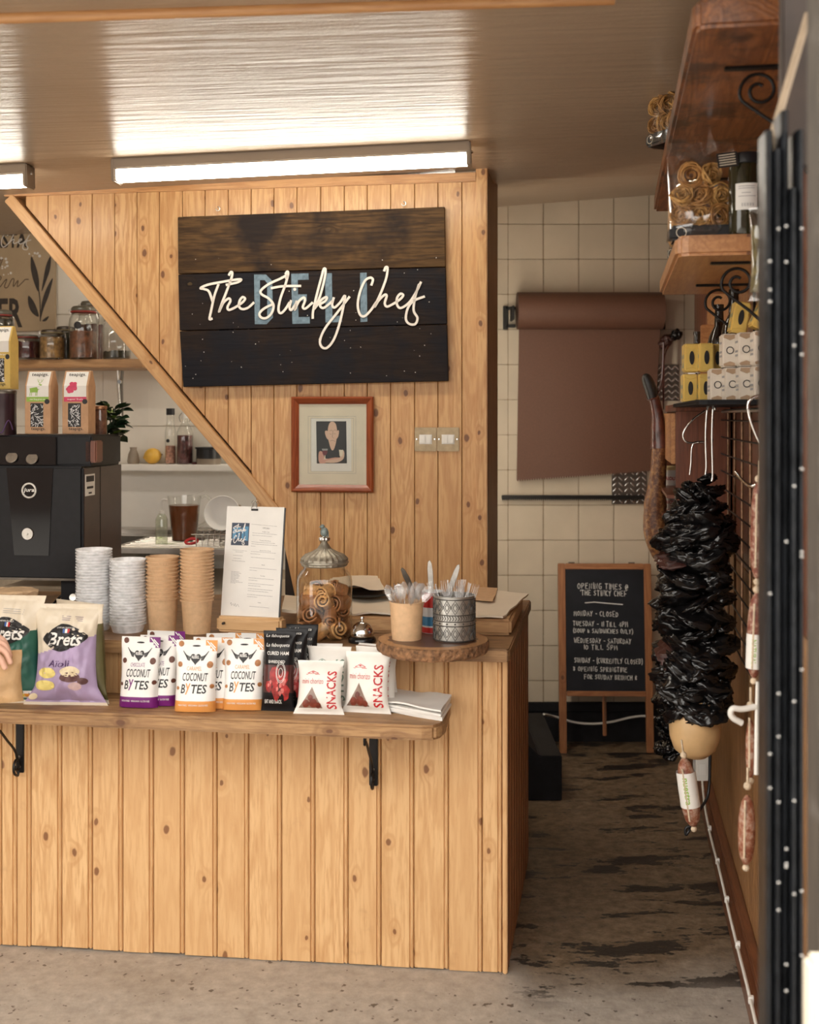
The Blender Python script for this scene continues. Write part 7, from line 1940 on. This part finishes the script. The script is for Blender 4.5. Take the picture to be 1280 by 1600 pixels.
# dried flowers on the tiles
c = P(1036, 560, 6.0); df = thing('dried_flowers', 'dark dried flower heads on stems hanging beside the paper roll', 'flowers', P(1037, 640, 6.0))
b0 = P(1037, 640, 6.0)
for i, (px, py, s_) in enumerate(((1043,531,.026), (1036,538,.02), (1058,522,.024), (1050,528,.018))):
    p = P(px, py, 6.0)-b0
    MB().tube(smooth_path([Vector((0,0,0)), P(1035+i, 590, 6.0)-b0, P(1036+i, 556, 6.0)-b0, p],4), .003, 5).build('stem', M['ham_shank'], df)
    o = obj('flower_head', pr_ if i < 2 else pm_[i], df, p); o.scale = (s_, s_, s_)

# ------------------------------------------------------------------ low right: cable, socket card, loop
cab = thing('clipped_cable', 'thin white cable clipped along the red skirting of the right wall', 'cable', rpt(4.6, .05, 0), -PSI)
zs = lambda y: .128 + .0*y
pts = [(-.010, -2.6+.0, .118)] + [(-.008, -2.4+.25*i, .125 + .004*math.sin(i*2)) for i in range(10)] + [(-.006, .15, .16), (-.004, .32, .30)]
MB().tube(smooth_path(pts, 4), .0045, 6).build('cable', M['white_plastic'], cab, smooth=60)
for i in range(7): MB().box(-.013, .0, -2.15+.33*i, -2.138+.33*i, .117, .135).build('cable_clip', M['white'], cab)
so_ = thing('white_socket', 'white socket box low on the right wall below the cheese', 'socket', P(1098, 1216, 4.12)); MB().box(-.022, .022, 0, .05, -.01, .085).build('box', M['white_plastic'], so_, bevel=.003)
MB().box(-.012, .012, -.003, 0, .012, .05).build('plate', M['white'], so_)
Y = 4.0; mb = MB(); mb.tube(smooth_path([P(1110,1180,Y), P(1107,1240,Y), P(1092,1268,Y-.05), P(1078,1296,Y-.1), P(1072,1304,Y-.1), P(1072,1294,Y-.1), P(1082,1290,Y-.1)], 5), .005, 7); o = mb.build('black_cable', M['black_plastic'], None, smooth=60); tag(o, 'black cable dangling from the white socket in a loop', 'cable')

# ------------------------------------------------------------------ folded black shutter and post at the street door
M['shutter'] = mat('black_shutter', (.009,.010,.012), .34, 0, .5, 25, .5, 60, spec=.3, bdist=.003); M['post'] = wood('weathered_post', (.085,.07,.055), (.03,.025,.022), axis=2, knots=.05, rough=.7, stain=((.15,.135,.12), 9, .55, .7, .5))
sh = thing('folded_shutter', 'folded black metal shutter with riveted ribs in the near right foreground', 'shutter', ((1196-CENX)/FPX*1.85, 1.85, 0), -RAD(6))
zt_ = CAMH + (HORY-205)/FPX*1.85
for i in range(5):
    w_ = .0115; x = i*w_
    mb = MB(); pts = [(x, 0), (x+.002, -.006-.004*(i % 2)), (x+w_*.5, -.010-.004*(i % 2)), (x+w_-.002, -.006-.004*(i % 2)), (x+w_, 0), (x+w_, .06), (x, .06)]
    n = len(pts); top = zt_ - .03*i*(i % 2) + .03*(i == 2); mb.add([(a, y, .02) for a, y in pts] + [(a, y, top) for a, y in pts], [tuple(range(n))[::-1], tuple(range(n, 2*n))] + [(q, (q+1) % n, (q+1) % n+n, q+n) for q in range(n)])
    mb.build('rib', M['shutter'], sh, smooth=40)
rv = MB().ball((0,0,0), .0026, 8, 5).mesh('rivet', M['steel'], smooth=60)
rg = random.Random(17)
for i in range(34): obj('rivet', rv, sh, (rg.choice([.4,1.5,2.5,3.5,4.5])*.0115, -.0125, rg.uniform(.75, zt_-.1)))
pg = thing('door_post', 'weathered grey timber door post cut off by the right edge', 'door post', ((1287-CENX)/FPX*1.6, 1.6, 0), -RAD(4))
MB().box(.0, .16, 0, .09, 0, 2.45).build('post', M['post'], pg, bevel=.006)
MB().box(-.006, .006, -.006, .05, 0, 2.45).build('bead', M['post'], pg, bevel=.003)
M['dkbrown'] = mat('dark_brown_paint', (.035,.02,.013), .5, 0, .3, 12)
a, b2 = P(1264, 20, 1.95), P(1207, 215, 1.9)
mb = MB(); mb.bar(a, b2, .012, .006); mb.bar(b2, P(1203, 300, 1.9), .014, .006)
o = mb.build('shutter_strap', M['greywood'], None); tag(o, 'grey strap slanting down to the folded black shutter', 'strap')
o = MB().box(0, .14, 0, .03, 0, .62).build('brown_panel', M['dkbrown'], None, P(1222, 262, 2.0), (0, 0, -.1), bevel=.004); tag(o, 'brown wooden panel above the folded black shutter', 'panel')
o = MB().box(0, .05, 0, .04, 0, .12).build('cream_box', M['cream'], None, P(1268, 1650, 1.555), bevel=.008); tag(o, 'cream plastic box low at the right edge by the door post', 'box')
